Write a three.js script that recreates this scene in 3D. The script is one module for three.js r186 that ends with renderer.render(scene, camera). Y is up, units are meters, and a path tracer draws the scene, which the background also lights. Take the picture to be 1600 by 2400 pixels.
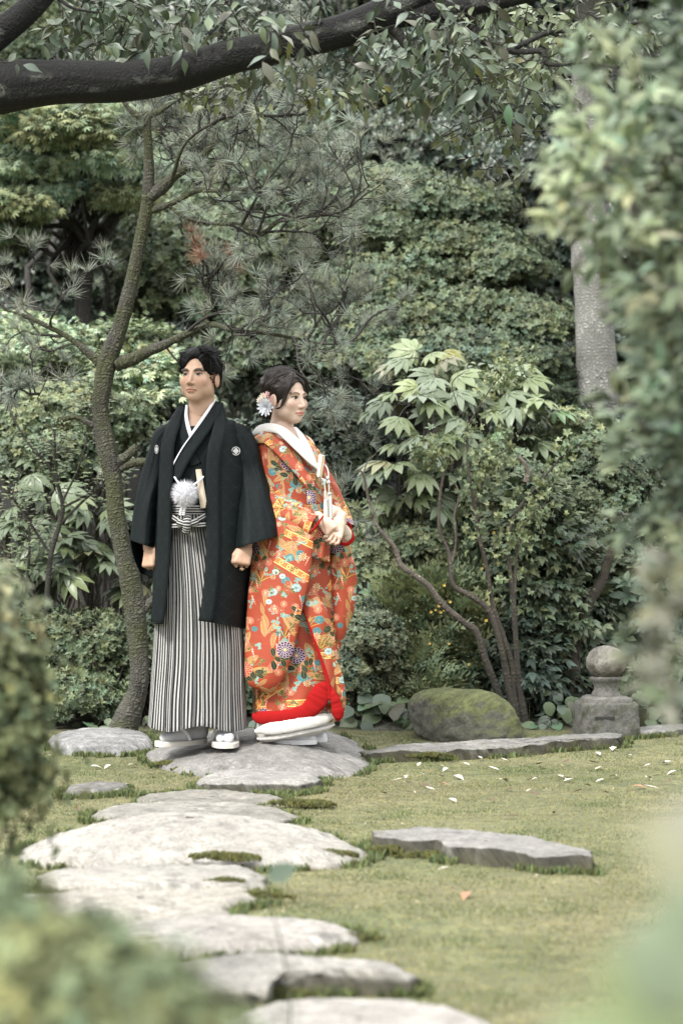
import * as THREE from 'three';
import { mergeGeometries, mergeVertices } from 'three/addons/utils/BufferGeometryUtils.js';
import { ImprovedNoise } from 'three/addons/math/ImprovedNoise.js';

// ------------------------------------------------------------------ camera, sky, sun, exposure
const scene = new THREE.Scene();
const CY = 1.14, CZ = 10.8, FOV = 24, F = 1200 / Math.tan(THREE.MathUtils.degToRad(FOV / 2));
const camera = new THREE.PerspectiveCamera(FOV, 682 / 1024, 0.1, 200);
camera.position.set(0, CY, CZ);
camera.lookAt(0, CY, 0);
camera.focus = 10.8;
camera.userData.fStop = 2.8;
const renderer = new THREE.WebGLRenderer({ antialias: true });
renderer.toneMapping = THREE.LinearToneMapping;
renderer.toneMappingExposure = 3.6;
renderer.shadowMap.enabled = true;
{ // an overcast sky, brightest overhead and a little warmer on the side of the veiled sun
  const W = 256, H = 128, data = new Float32Array(W * H * 4), sun = new THREE.Vector3(-0.55, 0.95, 0.75).normalize(), v = new THREE.Vector3();
  const nz = new ImprovedNoise();
  for (let r = 0; r < H; r++) for (let c = 0; c < W; c++) {
    const el = ((r + 0.5) / H - 0.5) * Math.PI, az = ((c + 0.5) / W - 0.5) * 2 * Math.PI;
    v.set(Math.cos(el) * Math.cos(az), Math.sin(el), Math.cos(el) * Math.sin(az));
    const up = Math.max(0, v.y);
    let L = 0.3 + 1.1 * up + 0.10 * nz.noise(v.x * 2.2, v.y * 2.2, v.z * 2.2) * up + 0.55 * Math.exp(6 * (v.dot(sun) - 1));
    if (v.y < 0) L = 0.16;
    L *= 0.74; data.set([L * 0.99, L * 1.0, L * 1.02, 1], (r * W + c) * 4);
  }
  const t = new THREE.DataTexture(data, W, H, THREE.RGBAFormat, THREE.FloatType);
  t.mapping = THREE.EquirectangularReflectionMapping; t.magFilter = THREE.LinearFilter; t.needsUpdate = true;
  scene.background = t; scene.environment = t;
}
const sunLight = new THREE.DirectionalLight(new THREE.Color(1, 0.965, 0.9), 1.5);
sunLight.position.set(-5.5, 9.5, 7.5); sunLight.target.position.set(0, 0, 0);
sunLight.castShadow = true; sunLight.shadow.radius = 20; sunLight.shadow.mapSize.set(2048, 2048);
Object.assign(sunLight.shadow.camera, { left: -12, right: 12, top: 12, bottom: -12, near: 0.5, far: 60 });
scene.add(sunLight, sunLight.target);

// ------------------------------------------------------------------ helpers
const V = (x, y, z) => new THREE.Vector3(x, y, z);
const P = (px, py, d) => V((px - 800) * d / F, CY + (1200 - py) * d / F, CZ - d);   // the point d metres in front of the lens plane that a pixel of the photograph looks at
function rng(seed) { let s = seed >>> 0; return () => { s = (s + 0x6d2b79f5) | 0; let t = Math.imul(s ^ (s >>> 15), 1 | s); t = (t + Math.imul(t ^ (t >>> 7), 61 | t)) ^ t; return ((t ^ (t >>> 14)) >>> 0) / 4294967296; }; }
const NZ = new ImprovedNoise();
const noise = (x, y, z) => NZ.noise(x, y, z);
const fbm = (x, y, z, o = 4) => { let a = 0, s = 0.5; for (let i = 0; i < o; i++) { a += s * noise(x, y, z); x = x * 2.03 + 11.3; y = y * 2.03 + 5.1; z = z * 2.03 + 7.7; s *= 0.5; } return a; };
const clamp = (x, a = 0, b = 1) => Math.min(b, Math.max(a, x));
const lerp = (a, b, t) => a + (b - a) * t;
const smooth = (a, b, x) => { const t = clamp((x - a) / (b - a)); return t * t * (3 - 2 * t); };
const rgb = (r, g, b) => new THREE.Color().setRGB(r, g, b);
const C8 = (r, g, b) => new THREE.Color().setRGB(r / 255, g / 255, b / 255, THREE.SRGBColorSpace);
const taken = {};
function numbered(n) { const k = taken[n] = (taken[n] ?? -1) + 1; return k ? n + '_' + String(k).padStart(3, '0') : n; }
function tag(o, label, category, group, kind) { if (label) o.userData.label = label; if (category) o.userData.category = category; if (group) o.userData.group = group; if (kind) o.userData.kind = kind; return o; }
function thing(name, label, category, pos = [0, 0, 0], group) { const o = new THREE.Group(); o.name = numbered(name); o.position.set(...pos); scene.add(o); return tag(o, label, category, group); }
function part(name, geo, mat, parent, kind, label) {
  const m = new THREE.Mesh(geo, mat); m.name = parent === scene ? numbered(name) : name; m.castShadow = m.receiveShadow = true; parent.add(m);
  if (kind) m.userData.kind = kind; if (label) m.userData.label = label; return m;
}
const std = (c, rough = 0.8, o = {}) => new THREE.MeshStandardMaterial({ color: c, roughness: rough, side: THREE.DoubleSide, ...o });
const phys = (c, rough = 0.8, o = {}) => new THREE.MeshPhysicalMaterial({ color: c, roughness: rough, side: THREE.DoubleSide, ...o });

function geoFrom(pos, idx, uv, col) {
  const g = new THREE.BufferGeometry();
  g.setAttribute('position', new THREE.Float32BufferAttribute(pos, 3));
  g.setAttribute('uv', new THREE.Float32BufferAttribute(uv ?? new Array(pos.length / 3 * 2).fill(0), 2));
  if (col) g.setAttribute('color', new THREE.Float32BufferAttribute(col, 3));
  g.setIndex(idx); g.computeVertexNormals(); return g;
}
// rows of points (all the same length) to a sheet; closed joins the ends of each row; uvf(i,j) gives uv
function sheet(rows, { closed = false, capA = false, capB = false, uvf, colf, flip = false } = {}) {
  const n = rows[0].length, m = rows.length, pos = [], uv = [], col = colf ? [] : null, idx = [], w = closed ? n + 1 : n;
  for (let i = 0; i < m; i++) for (let j = 0; j < w; j++) {
    const p = rows[i][j % n]; pos.push(p.x, p.y, p.z);
    const q = uvf ? uvf(i, j, p) : [j / (w - 1), i / (m - 1)]; uv.push(q[0], q[1]);
    if (col) { const c = colf(i, j, p); col.push(c.r, c.g, c.b); }
  }
  for (let i = 0; i < m - 1; i++) for (let j = 0; j < w - 1; j++) {
    const a = i * w + j, b = a + 1, c = a + w, d = c + 1;
    if (flip) idx.push(a, c, b, b, c, d); else idx.push(a, b, c, b, d, c);
  }
  for (const [on, i] of [[capA, 0], [capB, m - 1]]) if (on) {
    const k = pos.length / 3, cen = V(0, 0, 0); rows[i].forEach((p) => cen.add(p)); cen.multiplyScalar(1 / n);
    pos.push(cen.x, cen.y, cen.z); uv.push(0.5, 0.5); if (col) { const c = colf(i, 0, cen); col.push(c.r, c.g, c.b); }
    for (let j = 0; j < w - 1; j++) idx.push(k, i * w + j, i * w + j + 1);
  }
  const g = geoFrom(pos, idx, uv, col);
  if (closed) { // one normal across the seam
    const N = g.attributes.normal; for (let i = 0; i < m; i++) { const a = i * w, b = a + w - 1, v = V(N.getX(a) + N.getX(b), N.getY(a) + N.getY(b), N.getZ(a) + N.getZ(b)).normalize(); N.setXYZ(a, v.x, v.y, v.z); N.setXYZ(b, v.x, v.y, v.z); }
  }
  return g;
}
function spline(pts, n) { if (pts.length === 2) { const a = pts[0], b = pts[1]; return Array.from({ length: n }, (_, i) => a.clone().lerp(b, i / (n - 1))); } const c = new THREE.CatmullRomCurve3(pts, false, 'centripetal'); return Array.from({ length: n }, (_, i) => c.getPoint(i / (n - 1))); }
function spline1(ts, vs) { // monotone-ish cubic through (t, v)
  return (t) => { let i = 0; while (i < ts.length - 2 && t > ts[i + 1]) i++; const h = ts[i + 1] - ts[i], u = clamp((t - ts[i]) / h), m = (k) => k <= 0 || k >= ts.length - 1 ? (vs[Math.min(k + 1, vs.length - 1)] - vs[Math.max(k - 1, 0)]) / (ts[Math.min(k + 1, ts.length - 1)] - ts[Math.max(k - 1, 0)]) : (vs[k + 1] - vs[k - 1]) / (ts[k + 1] - ts[k - 1]);
    const u2 = u * u, u3 = u2 * u; return (2 * u3 - 3 * u2 + 1) * vs[i] + (u3 - 2 * u2 + u) * h * m(i) + (-2 * u3 + 3 * u2) * vs[i + 1] + (u3 - u2) * h * m(i + 1); };
}
// a tube along points with a radius at each; bump(dir angle, metres along) adds to the radius
function tube(pts, radii, { seg = 8, n, bump, cap = true, uvs = 1 } = {}) {
  n ??= Math.max(4, pts.length * 4);
  const P_ = spline(pts, n), R_ = spline1(pts.map((_, i) => i / (pts.length - 1)), typeof radii === 'number' ? pts.map(() => radii) : radii), rows = [];
  let up = V(0.31, 0.2, 0.93), len = 0; const along = [];
  for (let i = 0; i < n; i++) {
    const t = P_[Math.min(i + 1, n - 1)].clone().sub(P_[Math.max(i - 1, 0)]).normalize();
    const a = up.clone().sub(t.clone().multiplyScalar(up.dot(t))).normalize(), b = t.clone().cross(a); up = a;
    if (i) len += P_[i].distanceTo(P_[i - 1]); along.push(len);
    rows.push(Array.from({ length: seg }, (_, j) => { const an = j / seg * 2 * Math.PI; let r = Math.max(0.0004, R_(i / (n - 1))); if (bump) r += bump(an, len, r, i / (n - 1)); return P_[i].clone().addScaledVector(a, Math.cos(an) * r).addScaledVector(b, Math.sin(an) * r); }));
  }
  const rm = typeof radii === 'number' ? radii : radii.reduce((x, y) => x + y) / radii.length;
  return sheet(rows, { closed: true, capA: cap, capB: cap, uvf: (i, j) => [j / seg * 2 * Math.PI * rm * uvs, along[i] * uvs] });
}
const merge = (list) => mergeGeometries(list.map((g) => { const q = g.index ? g : g; for (const k of Object.keys(q.attributes)) if (!['position', 'normal', 'uv', 'color'].includes(k)) q.deleteAttribute(k); if (!q.attributes.uv) q.setAttribute('uv', new THREE.Float32BufferAttribute(new Float32Array(q.attributes.position.count * 2), 2)); return q.index ? q : mergeVertices(q); }));
function paint(g, c) { const n = g.attributes.position.count, a = new Float32Array(n * 3); for (let i = 0; i < n; i++) { const q = typeof c === 'function' ? c(g.attributes.position.getX(i), g.attributes.position.getY(i), g.attributes.position.getZ(i)) : c; a.set([q.r, q.g, q.b], i * 3); } g.setAttribute('color', new THREE.BufferAttribute(a, 3)); return g; }
function ball(c, rx, ry = rx, rz = rx, ws = 16, hs = 12) { const g = new THREE.SphereGeometry(1, ws, hs); g.scale(rx, ry, rz); g.translate(c.x, c.y, c.z); return g; }

// surface nets: the zero set of a signed distance in a box, as one smooth mesh
function nets(f, lo, hi, cell, colf) {
  const nx = Math.ceil((hi[0] - lo[0]) / cell) + 1, ny = Math.ceil((hi[1] - lo[1]) / cell) + 1, nz = Math.ceil((hi[2] - lo[2]) / cell) + 1;
  const val = new Float32Array(nx * ny * nz), id = (i, j, k) => i + nx * (j + ny * k), vert = new Int32Array(nx * ny * nz).fill(-1), pos = [], idx = [];
  for (let k = 0; k < nz; k++) for (let j = 0; j < ny; j++) for (let i = 0; i < nx; i++) val[id(i, j, k)] = f(lo[0] + i * cell, lo[1] + j * cell, lo[2] + k * cell);
  for (let k = 0; k < nz - 1; k++) for (let j = 0; j < ny - 1; j++) for (let i = 0; i < nx - 1; i++) {
    let sx = 0, sy = 0, sz = 0, n = 0;
    for (let e = 0; e < 12; e++) {
      const ax = e >> 2, u = e & 1, w = (e >> 1) & 1; let a = [0, 0, 0], b;
      a[(ax + 1) % 3] = u; a[(ax + 2) % 3] = w; b = a.slice(); b[ax] = 1;
      const va = val[id(i + a[0], j + a[1], k + a[2])], vb = val[id(i + b[0], j + b[1], k + b[2])];
      if (va < 0 === vb < 0) continue;
      const t = va / (va - vb); sx += a[0] + (b[0] - a[0]) * t; sy += a[1] + (b[1] - a[1]) * t; sz += a[2] + (b[2] - a[2]) * t; n++;
    }
    if (n) { vert[id(i, j, k)] = pos.length / 3; pos.push(lo[0] + (i + sx / n) * cell, lo[1] + (j + sy / n) * cell, lo[2] + (k + sz / n) * cell); }
  }
  const quad = (a, b, c, d, fl) => { if (a < 0 || b < 0 || c < 0 || d < 0) return; if (fl) idx.push(a, b, c, a, c, d); else idx.push(a, c, b, a, d, c); };
  for (let k = 1; k < nz - 1; k++) for (let j = 1; j < ny - 1; j++) for (let i = 1; i < nx - 1; i++) {
    const s = val[id(i, j, k)] < 0;
    if (s !== val[id(i + 1, j, k)] < 0) quad(vert[id(i, j - 1, k - 1)], vert[id(i, j, k - 1)], vert[id(i, j, k)], vert[id(i, j - 1, k)], s);
    if (s !== val[id(i, j + 1, k)] < 0) quad(vert[id(i - 1, j, k - 1)], vert[id(i - 1, j, k)], vert[id(i, j, k)], vert[id(i, j, k - 1)], s);
    if (s !== val[id(i, j, k + 1)] < 0) quad(vert[id(i - 1, j - 1, k)], vert[id(i, j - 1, k)], vert[id(i, j, k)], vert[id(i - 1, j, k)], s);
  }
  const col = colf ? [] : null; if (col) for (let i = 0; i < pos.length; i += 3) { const c = colf(pos[i], pos[i + 1], pos[i + 2]); col.push(c.r, c.g, c.b); }
  return geoFrom(pos, idx, null, col);
}
const smin = (a, b, k) => { const h = clamp(0.5 + 0.5 * (b - a) / k); return b + (a - b) * h - k * h * (1 - h); };
const smax = (a, b, k) => -smin(-a, -b, k);
const sdEll = (x, y, z, c, r) => { const a = (x - c[0]) / r[0], b = (y - c[1]) / r[1], d = (z - c[2]) / r[2], k0 = Math.hypot(a, b, d), k1 = Math.hypot(a / r[0], b / r[1], d / r[2]); return k1 < 1e-9 ? -Math.min(...r) : k0 * (k0 - 1) / k1; };
const sdCap = (x, y, z, a, b, ra, rb) => { const bx = b[0] - a[0], by = b[1] - a[1], bz = b[2] - a[2], px = x - a[0], py = y - a[1], pz = z - a[2], h = clamp((px * bx + py * by + pz * bz) / (bx * bx + by * by + bz * bz)); return Math.hypot(px - bx * h, py - by * h, pz - bz * h) - lerp(ra, rb, h); };

// ------------------------------------------------------------------ leaves
// a leaf blade along +y, face +z: fold down the midrib and a bend towards the tip
function blade(w = 0.4, fold = 0.18, bend = 0.25, prof = [0.0, 0.75, 1, 0.62, 0.0], wave = 0) {
  const n = prof.length, pos = [], idx = [], uv = [];
  for (let i = 0; i < n; i++) { const t = i / (n - 1), z = -bend * t * t, hw = w / 2 * prof[i], zz = z + fold * hw * 2 * 0.5 + (i % 2 ? wave : -wave) * hw; pos.push(-hw, t, zz, 0, t, z, hw, t, zz); uv.push(0, t, 0.5, t, 1, t); }
  for (let i = 0; i < n - 1; i++) { const a = i * 3; if (prof[i] > 0 && prof[i + 1] > 0) idx.push(a, a + 1, a + 3, a + 1, a + 4, a + 3, a + 1, a + 2, a + 4, a + 2, a + 5, a + 4); else if (prof[i] > 0) idx.push(a, a + 1, a + 4, a + 1, a + 2, a + 4); else idx.push(a + 1, a + 4, a + 3, a + 1, a + 5, a + 4); }
  return geoFrom(pos, idx, uv);
}
// lobes fanned from the stalk end
function palmate(lobes, spread, w, fold = 0.2, droop = 0.3, prof = [0.25, 0.8, 1, 0.6, 0], lens) {
  const gs = [];
  for (let i = 0; i < lobes; i++) {
    const u = lobes > 1 ? i / (lobes - 1) * 2 - 1 : 0, g = blade(w, fold, droop, prof), s = lens ? lens[i] : 1 - 0.3 * Math.abs(u) ** 1.5;
    g.scale(s, s, s); g.rotateX(-0.15); g.rotateZ(-u * spread); gs.push(g);
  }
  return merge(gs);
}
class Leaves { // collects copies of one leaf shape; build() makes one mesh of them all
  constructor() { this.m = []; this.c = []; }
  add(p, dir, nor, s, color) { this.m.push(basis(p, dir, nor, s)); this.c.push(color); }
  build(name, geo, mat, parent, kind = 'stuff') {
    if (!this.m.length) return null;
    const o = new THREE.InstancedMesh(geo, mat, this.m.length); o.name = name; o.castShadow = o.receiveShadow = true;
    this.m.forEach((q, i) => { o.setMatrixAt(i, q); o.setColorAt(i, this.c[i]); }); parent.add(o); if (kind) o.userData.kind = kind; return o;
  }
}
function basis(p, dir, nor, s) {
  const y = dir.clone().normalize(), x = y.clone().cross(nor); if (x.lengthSq() < 1e-6) x.set(1, 0, 0.01).cross(y); x.normalize(); const z = x.clone().cross(y);
  return new THREE.Matrix4().makeBasis(x, y, z).scale(typeof s === 'number' ? V(s, s, s) : s).setPosition(p);
}
const rdir = (r) => { const z = r() * 2 - 1, a = r() * 6.2832, q = Math.sqrt(1 - z * z); return V(q * Math.cos(a), z, q * Math.sin(a)); };
const gauss = (r) => (r() + r() + r() + r() - 2) * 1.22;
const jitter = (c, r, v = 0.25, hue = 0.1) => { const k = 1 + v * (r() * 2 - 1), h = hue * (r() * 2 - 1); return rgb(clamp(c.r * k * (1 + h)), clamp(c.g * k), clamp(c.b * k * (1 - h))); };
const leafMat = (o = {}) => phys(0xffffff, 0.5, { transmission: 0.22, specularIntensity: 0.7, ...o });
// ------------------------------------------------------------------ textures of surfaces
function noiseTex(n, fn, srgb = true) { // fn(u, v) tiles over 0..1 when it uses tn()
  const d = new Uint8Array(n * n * 4);
  for (let j = 0; j < n; j++) for (let i = 0; i < n; i++) { const c = fn(i / n, j / n); d.set([clamp(c[0]) * 255, clamp(c[1]) * 255, clamp(c[2]) * 255, 255], (j * n + i) * 4); }
  const t = new THREE.DataTexture(d, n, n); t.wrapS = t.wrapT = THREE.RepeatWrapping; t.magFilter = THREE.LinearFilter; t.minFilter = THREE.LinearMipmapLinearFilter; if (srgb) t.colorSpace = THREE.SRGBColorSpace; t.needsUpdate = true; return t;
}
const tn = (u, v, k, s = 0) => { // tiling noise: four corners blended
  const a = noise(u * k, v * k, s), b = noise((u - 1) * k, v * k, s), c = noise(u * k, (v - 1) * k, s), d = noise((u - 1) * k, (v - 1) * k, s);
  return (a * (1 - u) + b * u) * (1 - v) + (c * (1 - u) + d * u) * v;
};
const R0 = rng(71);
const speck = Array.from({ length: 512 * 512 }, () => R0());
const graniteTex = noiseTex(512, (u, v) => { const s = speck[Math.floor(u * 512) + 512 * Math.floor(v * 512)], s2 = speck[Math.floor(u * 256) + 512 * Math.floor(v * 256)], k = 0.8 + 0.2 * tn(u, v, 9) + 0.2 * tn(u, v, 30, 3) + 0.2 * (s - 0.5) + 0.18 * (s2 - 0.5) - (s2 > 0.9 ? 0.22 : 0); return [k, k * 0.992, k * 0.975]; });
const graniteBump = noiseTex(512, (u, v) => { const s = speck[Math.floor(u * 256) + 512 * Math.floor(v * 256)], k = 0.5 + 0.25 * tn(u, v, 14) + 0.2 * tn(u, v, 40, 2) + 0.2 * (s - 0.5); return [k, k, k]; }, false);
const mossTex = noiseTex(1024, (u, v) => { const s = speck[Math.floor(u * 512) + 512 * Math.floor(v * 512)], a = tn(u, v, 7), b = tn(u, v, 24, 4), c = tn(u, v, 80, 8), k = 0.8 + 0.16 * a + 0.2 * b + 0.25 * c + 0.14 * (s - 0.5); return [k * (1 + 0.07 * b), k, k * (0.95 - 0.1 * c)]; });
const mossBump = noiseTex(1024, (u, v) => { const k = 0.5 + 0.3 * tn(u, v, 60, 1) + 0.3 * tn(u, v, 130, 6) + 0.15 * tn(u, v, 18); return [k, k, k]; }, false);
const barkTex = noiseTex(512, (u, v) => { const w = tn(u, v, 6, 1) * 0.25, cr = Math.abs(tn(u + w * 0.3, v, 16, 2) + 0.5 * tn(u, v, 34, 5)), k = 0.62 + 0.5 * cr + 0.12 * tn(u, v, 60, 9); return [k, k * 0.99, k * 0.97]; });
const barkBump = noiseTex(512, (u, v) => { const w = tn(u, v, 6, 1) * 0.25, cr = Math.abs(tn(u + w * 0.3, v, 16, 2) + 0.5 * tn(u, v, 34, 5)), k = 0.25 + 1.3 * cr + 0.2 * tn(u, v, 60, 9); return [k, k, k]; }, false);
const reuse = (t, k) => { const c = t.clone(); c.repeat.set(k, k); c.needsUpdate = true; return c; };
graniteTex.repeat.set(2.2, 2.2); graniteBump.repeat.set(2.2, 2.2); barkTex.repeat.set(3, 3); barkBump.repeat.set(3, 3); mossTex.repeat.set(0.7, 0.7); mossBump.repeat.set(1.1, 1.1);
const stoneMat = std(0xffffff, 0.92, { map: graniteTex, bumpMap: graniteBump, bumpScale: 0.008, vertexColors: true });
const barkMat = std(0xffffff, 0.95, { map: barkTex, bumpMap: barkBump, bumpScale: 0.012, vertexColors: true });

// ------------------------------------------------------------------ the ground
const groundY = (x, z) => {
  let y = 0.012 * fbm(x * 0.9, 3.3, z * 0.9, 3) * smooth(9, 6, z) + 0.06 * smooth(0.0, -1.3, z);
  if (z < -5) y += 0.9 * smooth(-5, -11, z) + Math.max(0, -z - 11) * 0.36 * (1 + 0.25 * noise(x * 0.1, 0, z * 0.1));
  return y;
};
{
  const zs = [], xs = []; for (let z = 12; z > -3; z -= 0.1) zs.push(z); for (let z = -3; z > -75; z -= 0.5 + (-3 - z) * 0.04) zs.push(z);
  for (let x = -4; x <= 4.001; x += 0.1) xs.push(x); for (let k = 1, x = 4; x < 60; k++) { x += 0.25 * k; xs.push(x); xs.unshift(-x); }
  const rows = zs.map((z) => xs.map((x) => V(x, groundY(x, z), z)));
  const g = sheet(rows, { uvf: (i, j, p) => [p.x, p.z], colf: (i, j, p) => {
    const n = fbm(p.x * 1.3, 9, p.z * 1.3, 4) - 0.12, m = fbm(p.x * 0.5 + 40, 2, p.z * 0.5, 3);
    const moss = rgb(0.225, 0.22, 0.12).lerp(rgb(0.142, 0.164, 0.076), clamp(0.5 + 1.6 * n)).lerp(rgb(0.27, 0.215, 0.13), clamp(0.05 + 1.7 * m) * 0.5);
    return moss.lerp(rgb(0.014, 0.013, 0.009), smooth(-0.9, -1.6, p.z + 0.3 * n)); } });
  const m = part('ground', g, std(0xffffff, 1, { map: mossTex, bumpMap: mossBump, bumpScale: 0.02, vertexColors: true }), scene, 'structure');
}
// ------------------------------------------------------------------ stones laid in the moss
const stonesAt = [];
const G = (px, py, h) => { const d = (CY - h) * F / (py - 1200); return V((px - 800) * d / F, h, CZ - d); };
function stone(name, label, cat, outline, h, { dome = 0, flare = 0.015, rough = 0.012, edge = 0.03, tone = 0.42, tint = [1, 0.985, 0.95], moss = 0.25, base = -0.08, seed = 1, group = 'stones of the stepping path', streak = 0, tilt = 0, crisp = false } = {}) {
  const pts = outline.map(([x, y]) => G(x, y, h)), cen = V(0, 0, 0); pts.forEach((p) => cen.add(p)); cen.multiplyScalar(1 / pts.length); cen.y = 0;
  const curve = new THREE.CatmullRomCurve3(pts, true, crisp ? 'catmullrom' : 'centripetal', crisp ? 0.12 : 0.5), N = 200, rim = Array.from({ length: N }, (_, i) => { const p = curve.getPointAt(i / N); p.x += 0.02 * noise(p.x * 9, seed, p.z * 9) + 0.008 * noise(p.x * 31, seed, p.z * 31); p.z += 0.02 * noise(p.x * 9, seed + 5, p.z * 9) + 0.008 * noise(p.x * 31, seed + 5, p.z * 31); return p; }), rows = [], kinds = [];
  const at = (p, rho, y) => V(lerp(cen.x, p.x, rho), y, lerp(cen.z, p.z, rho));
  for (const rho of [0.02, 0.08, 0.15, 0.22, 0.29, 0.36, 0.42, 0.48, 0.54, 0.6, 0.65, 0.7, 0.75, 0.79, 0.83, 0.865, 0.895, 0.92, 0.945, 0.965, 0.985]) { rows.push(rim.map((p) => at(p, rho, h + dome * (1 - rho * rho) - edge * smooth(0.82, 1.05, rho) * 0.8))); kinds.push(rho); }
  for (const [t, out] of [[0.0, 0.3], [0.25, 0.7], [0.5, 0.95], [0.75, 1], [1, 0.9]]) { rows.push(rim.map((p) => { const o = at(p, 1, 0).sub(cen).setY(0).normalize().multiplyScalar(flare * out); return at(p, 1, lerp(h - edge, base, t)).add(o); })); kinds.push(1 + t); }
  for (let i = 0; i < rows.length; i++) for (const p of rows[i]) {
    const f = rough * (kinds[i] > 0.97 ? 1.7 : 1), a = fbm(p.x * 4 + seed * 13, p.y * 5, p.z * 4, 4), b = noise(p.x * 17 + seed, p.y * 17, p.z * 17), c = noise(p.x * 37 + seed, p.y * 37, p.z * 37);
    p.y += f * (1.3 * a + 0.25 * b + 0.18 * c) + tilt * (p.x - cen.x); const o = V(p.x - cen.x, 0, p.z - cen.z).normalize(); p.addScaledVector(o, f * (0.5 * fbm(p.x * 6, p.y * 9 + seed * 3, p.z * 6, 3) + 0.4 * c + (crisp && kinds[i] > 0.99 ? 0.9 * noise(p.x * 24, p.y * 50, p.z * 24) : 0)));
    p.y += groundY(p.x, p.z);
  }
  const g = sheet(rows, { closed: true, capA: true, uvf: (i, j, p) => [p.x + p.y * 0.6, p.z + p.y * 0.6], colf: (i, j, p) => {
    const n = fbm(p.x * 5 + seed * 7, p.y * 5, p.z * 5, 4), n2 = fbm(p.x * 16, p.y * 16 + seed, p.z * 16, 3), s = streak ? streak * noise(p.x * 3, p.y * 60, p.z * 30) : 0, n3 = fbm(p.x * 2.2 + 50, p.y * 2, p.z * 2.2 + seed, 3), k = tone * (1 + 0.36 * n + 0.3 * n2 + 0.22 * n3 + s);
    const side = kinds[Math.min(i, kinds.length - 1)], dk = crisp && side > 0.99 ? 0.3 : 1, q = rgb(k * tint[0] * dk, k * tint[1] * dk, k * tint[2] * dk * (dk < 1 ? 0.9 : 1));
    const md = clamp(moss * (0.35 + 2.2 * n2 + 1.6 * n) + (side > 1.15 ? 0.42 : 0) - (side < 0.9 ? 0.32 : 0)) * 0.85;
    const li = smooth(0.22, 0.34, noise(p.x * 26 + seed, p.y * 9, p.z * 26) + 0.35 * noise(p.x * 70, seed, p.z * 70)) * smooth(-0.15, 0.2, n3), st = smooth(0.2, 0.42, noise(p.x * 11 + 9, seed * 2, p.z * 11) + 0.4 * noise(p.x * 33, 3, p.z * 33)); q.lerp(rgb(0.1, 0.097, 0.085), 0.26 * st).lerp(rgb(0.5, 0.49, 0.44), 0.35 * li);
    return q.lerp(rgb(0.115, 0.11, 0.045), md); } });
  const m = part(name, g, stoneMat, scene); tag(m, label, cat, group);
  stonesAt.push({ rim, cen });
  return m;
}
stone('standing_stone', 'broad domed grey stone that the couple stand on', 'stone', [[345, 1772], [400, 1752], [520, 1741], [650, 1738], [770, 1741], [840, 1757], [868, 1782], [830, 1812], [740, 1826], [620, 1824], [480, 1816], [385, 1797]], 0.012, { dome: 0.095, tone: 0.31, tint: [1, 0.98, 0.96], edge: 0.012, rough: 0.02, seed: 3, moss: 0.12 });
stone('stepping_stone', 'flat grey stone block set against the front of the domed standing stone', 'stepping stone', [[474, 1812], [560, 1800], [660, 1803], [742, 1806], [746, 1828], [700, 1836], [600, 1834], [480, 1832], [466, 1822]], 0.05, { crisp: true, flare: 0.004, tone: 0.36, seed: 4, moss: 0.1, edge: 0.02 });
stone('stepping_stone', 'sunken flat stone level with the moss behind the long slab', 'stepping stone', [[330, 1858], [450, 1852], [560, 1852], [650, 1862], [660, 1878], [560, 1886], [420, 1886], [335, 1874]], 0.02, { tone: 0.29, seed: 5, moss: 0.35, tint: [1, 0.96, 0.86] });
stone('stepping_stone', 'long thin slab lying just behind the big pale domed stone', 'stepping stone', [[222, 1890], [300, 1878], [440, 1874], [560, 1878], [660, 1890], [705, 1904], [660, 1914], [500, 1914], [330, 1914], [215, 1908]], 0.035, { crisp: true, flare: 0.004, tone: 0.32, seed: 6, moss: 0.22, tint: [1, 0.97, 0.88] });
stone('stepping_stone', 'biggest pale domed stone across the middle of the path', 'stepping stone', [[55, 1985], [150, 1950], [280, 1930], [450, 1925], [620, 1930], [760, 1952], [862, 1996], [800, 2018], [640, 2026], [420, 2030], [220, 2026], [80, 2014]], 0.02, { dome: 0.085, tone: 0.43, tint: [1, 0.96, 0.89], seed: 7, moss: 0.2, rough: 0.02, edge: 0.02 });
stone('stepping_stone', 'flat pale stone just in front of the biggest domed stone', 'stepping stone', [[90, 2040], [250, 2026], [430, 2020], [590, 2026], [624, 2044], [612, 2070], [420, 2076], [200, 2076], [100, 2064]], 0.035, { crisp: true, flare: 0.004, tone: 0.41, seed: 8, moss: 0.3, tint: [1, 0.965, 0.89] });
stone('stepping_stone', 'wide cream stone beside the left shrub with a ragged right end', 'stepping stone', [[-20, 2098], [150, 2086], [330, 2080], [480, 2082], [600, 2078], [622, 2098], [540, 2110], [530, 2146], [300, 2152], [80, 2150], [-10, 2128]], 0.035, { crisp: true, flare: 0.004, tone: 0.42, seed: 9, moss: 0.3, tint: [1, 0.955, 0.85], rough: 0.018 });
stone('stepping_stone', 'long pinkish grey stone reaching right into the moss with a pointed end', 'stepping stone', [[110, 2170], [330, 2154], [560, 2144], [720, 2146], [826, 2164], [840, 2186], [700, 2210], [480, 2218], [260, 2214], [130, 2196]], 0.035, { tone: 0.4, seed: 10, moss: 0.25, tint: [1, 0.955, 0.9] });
stone('stepping_stone', 'thick squared stone with a dark broken front face at right', 'stepping stone', [[390, 2246], [560, 2228], [760, 2226], [930, 2240], [968, 2258], [962, 2276], [800, 2274], [630, 2278], [620, 2312], [450, 2310], [385, 2280]], 0.06, { crisp: true, flare: 0, tone: 0.42, seed: 11, moss: 0.3, tint: [1, 0.965, 0.9], rough: 0.018 });
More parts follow.
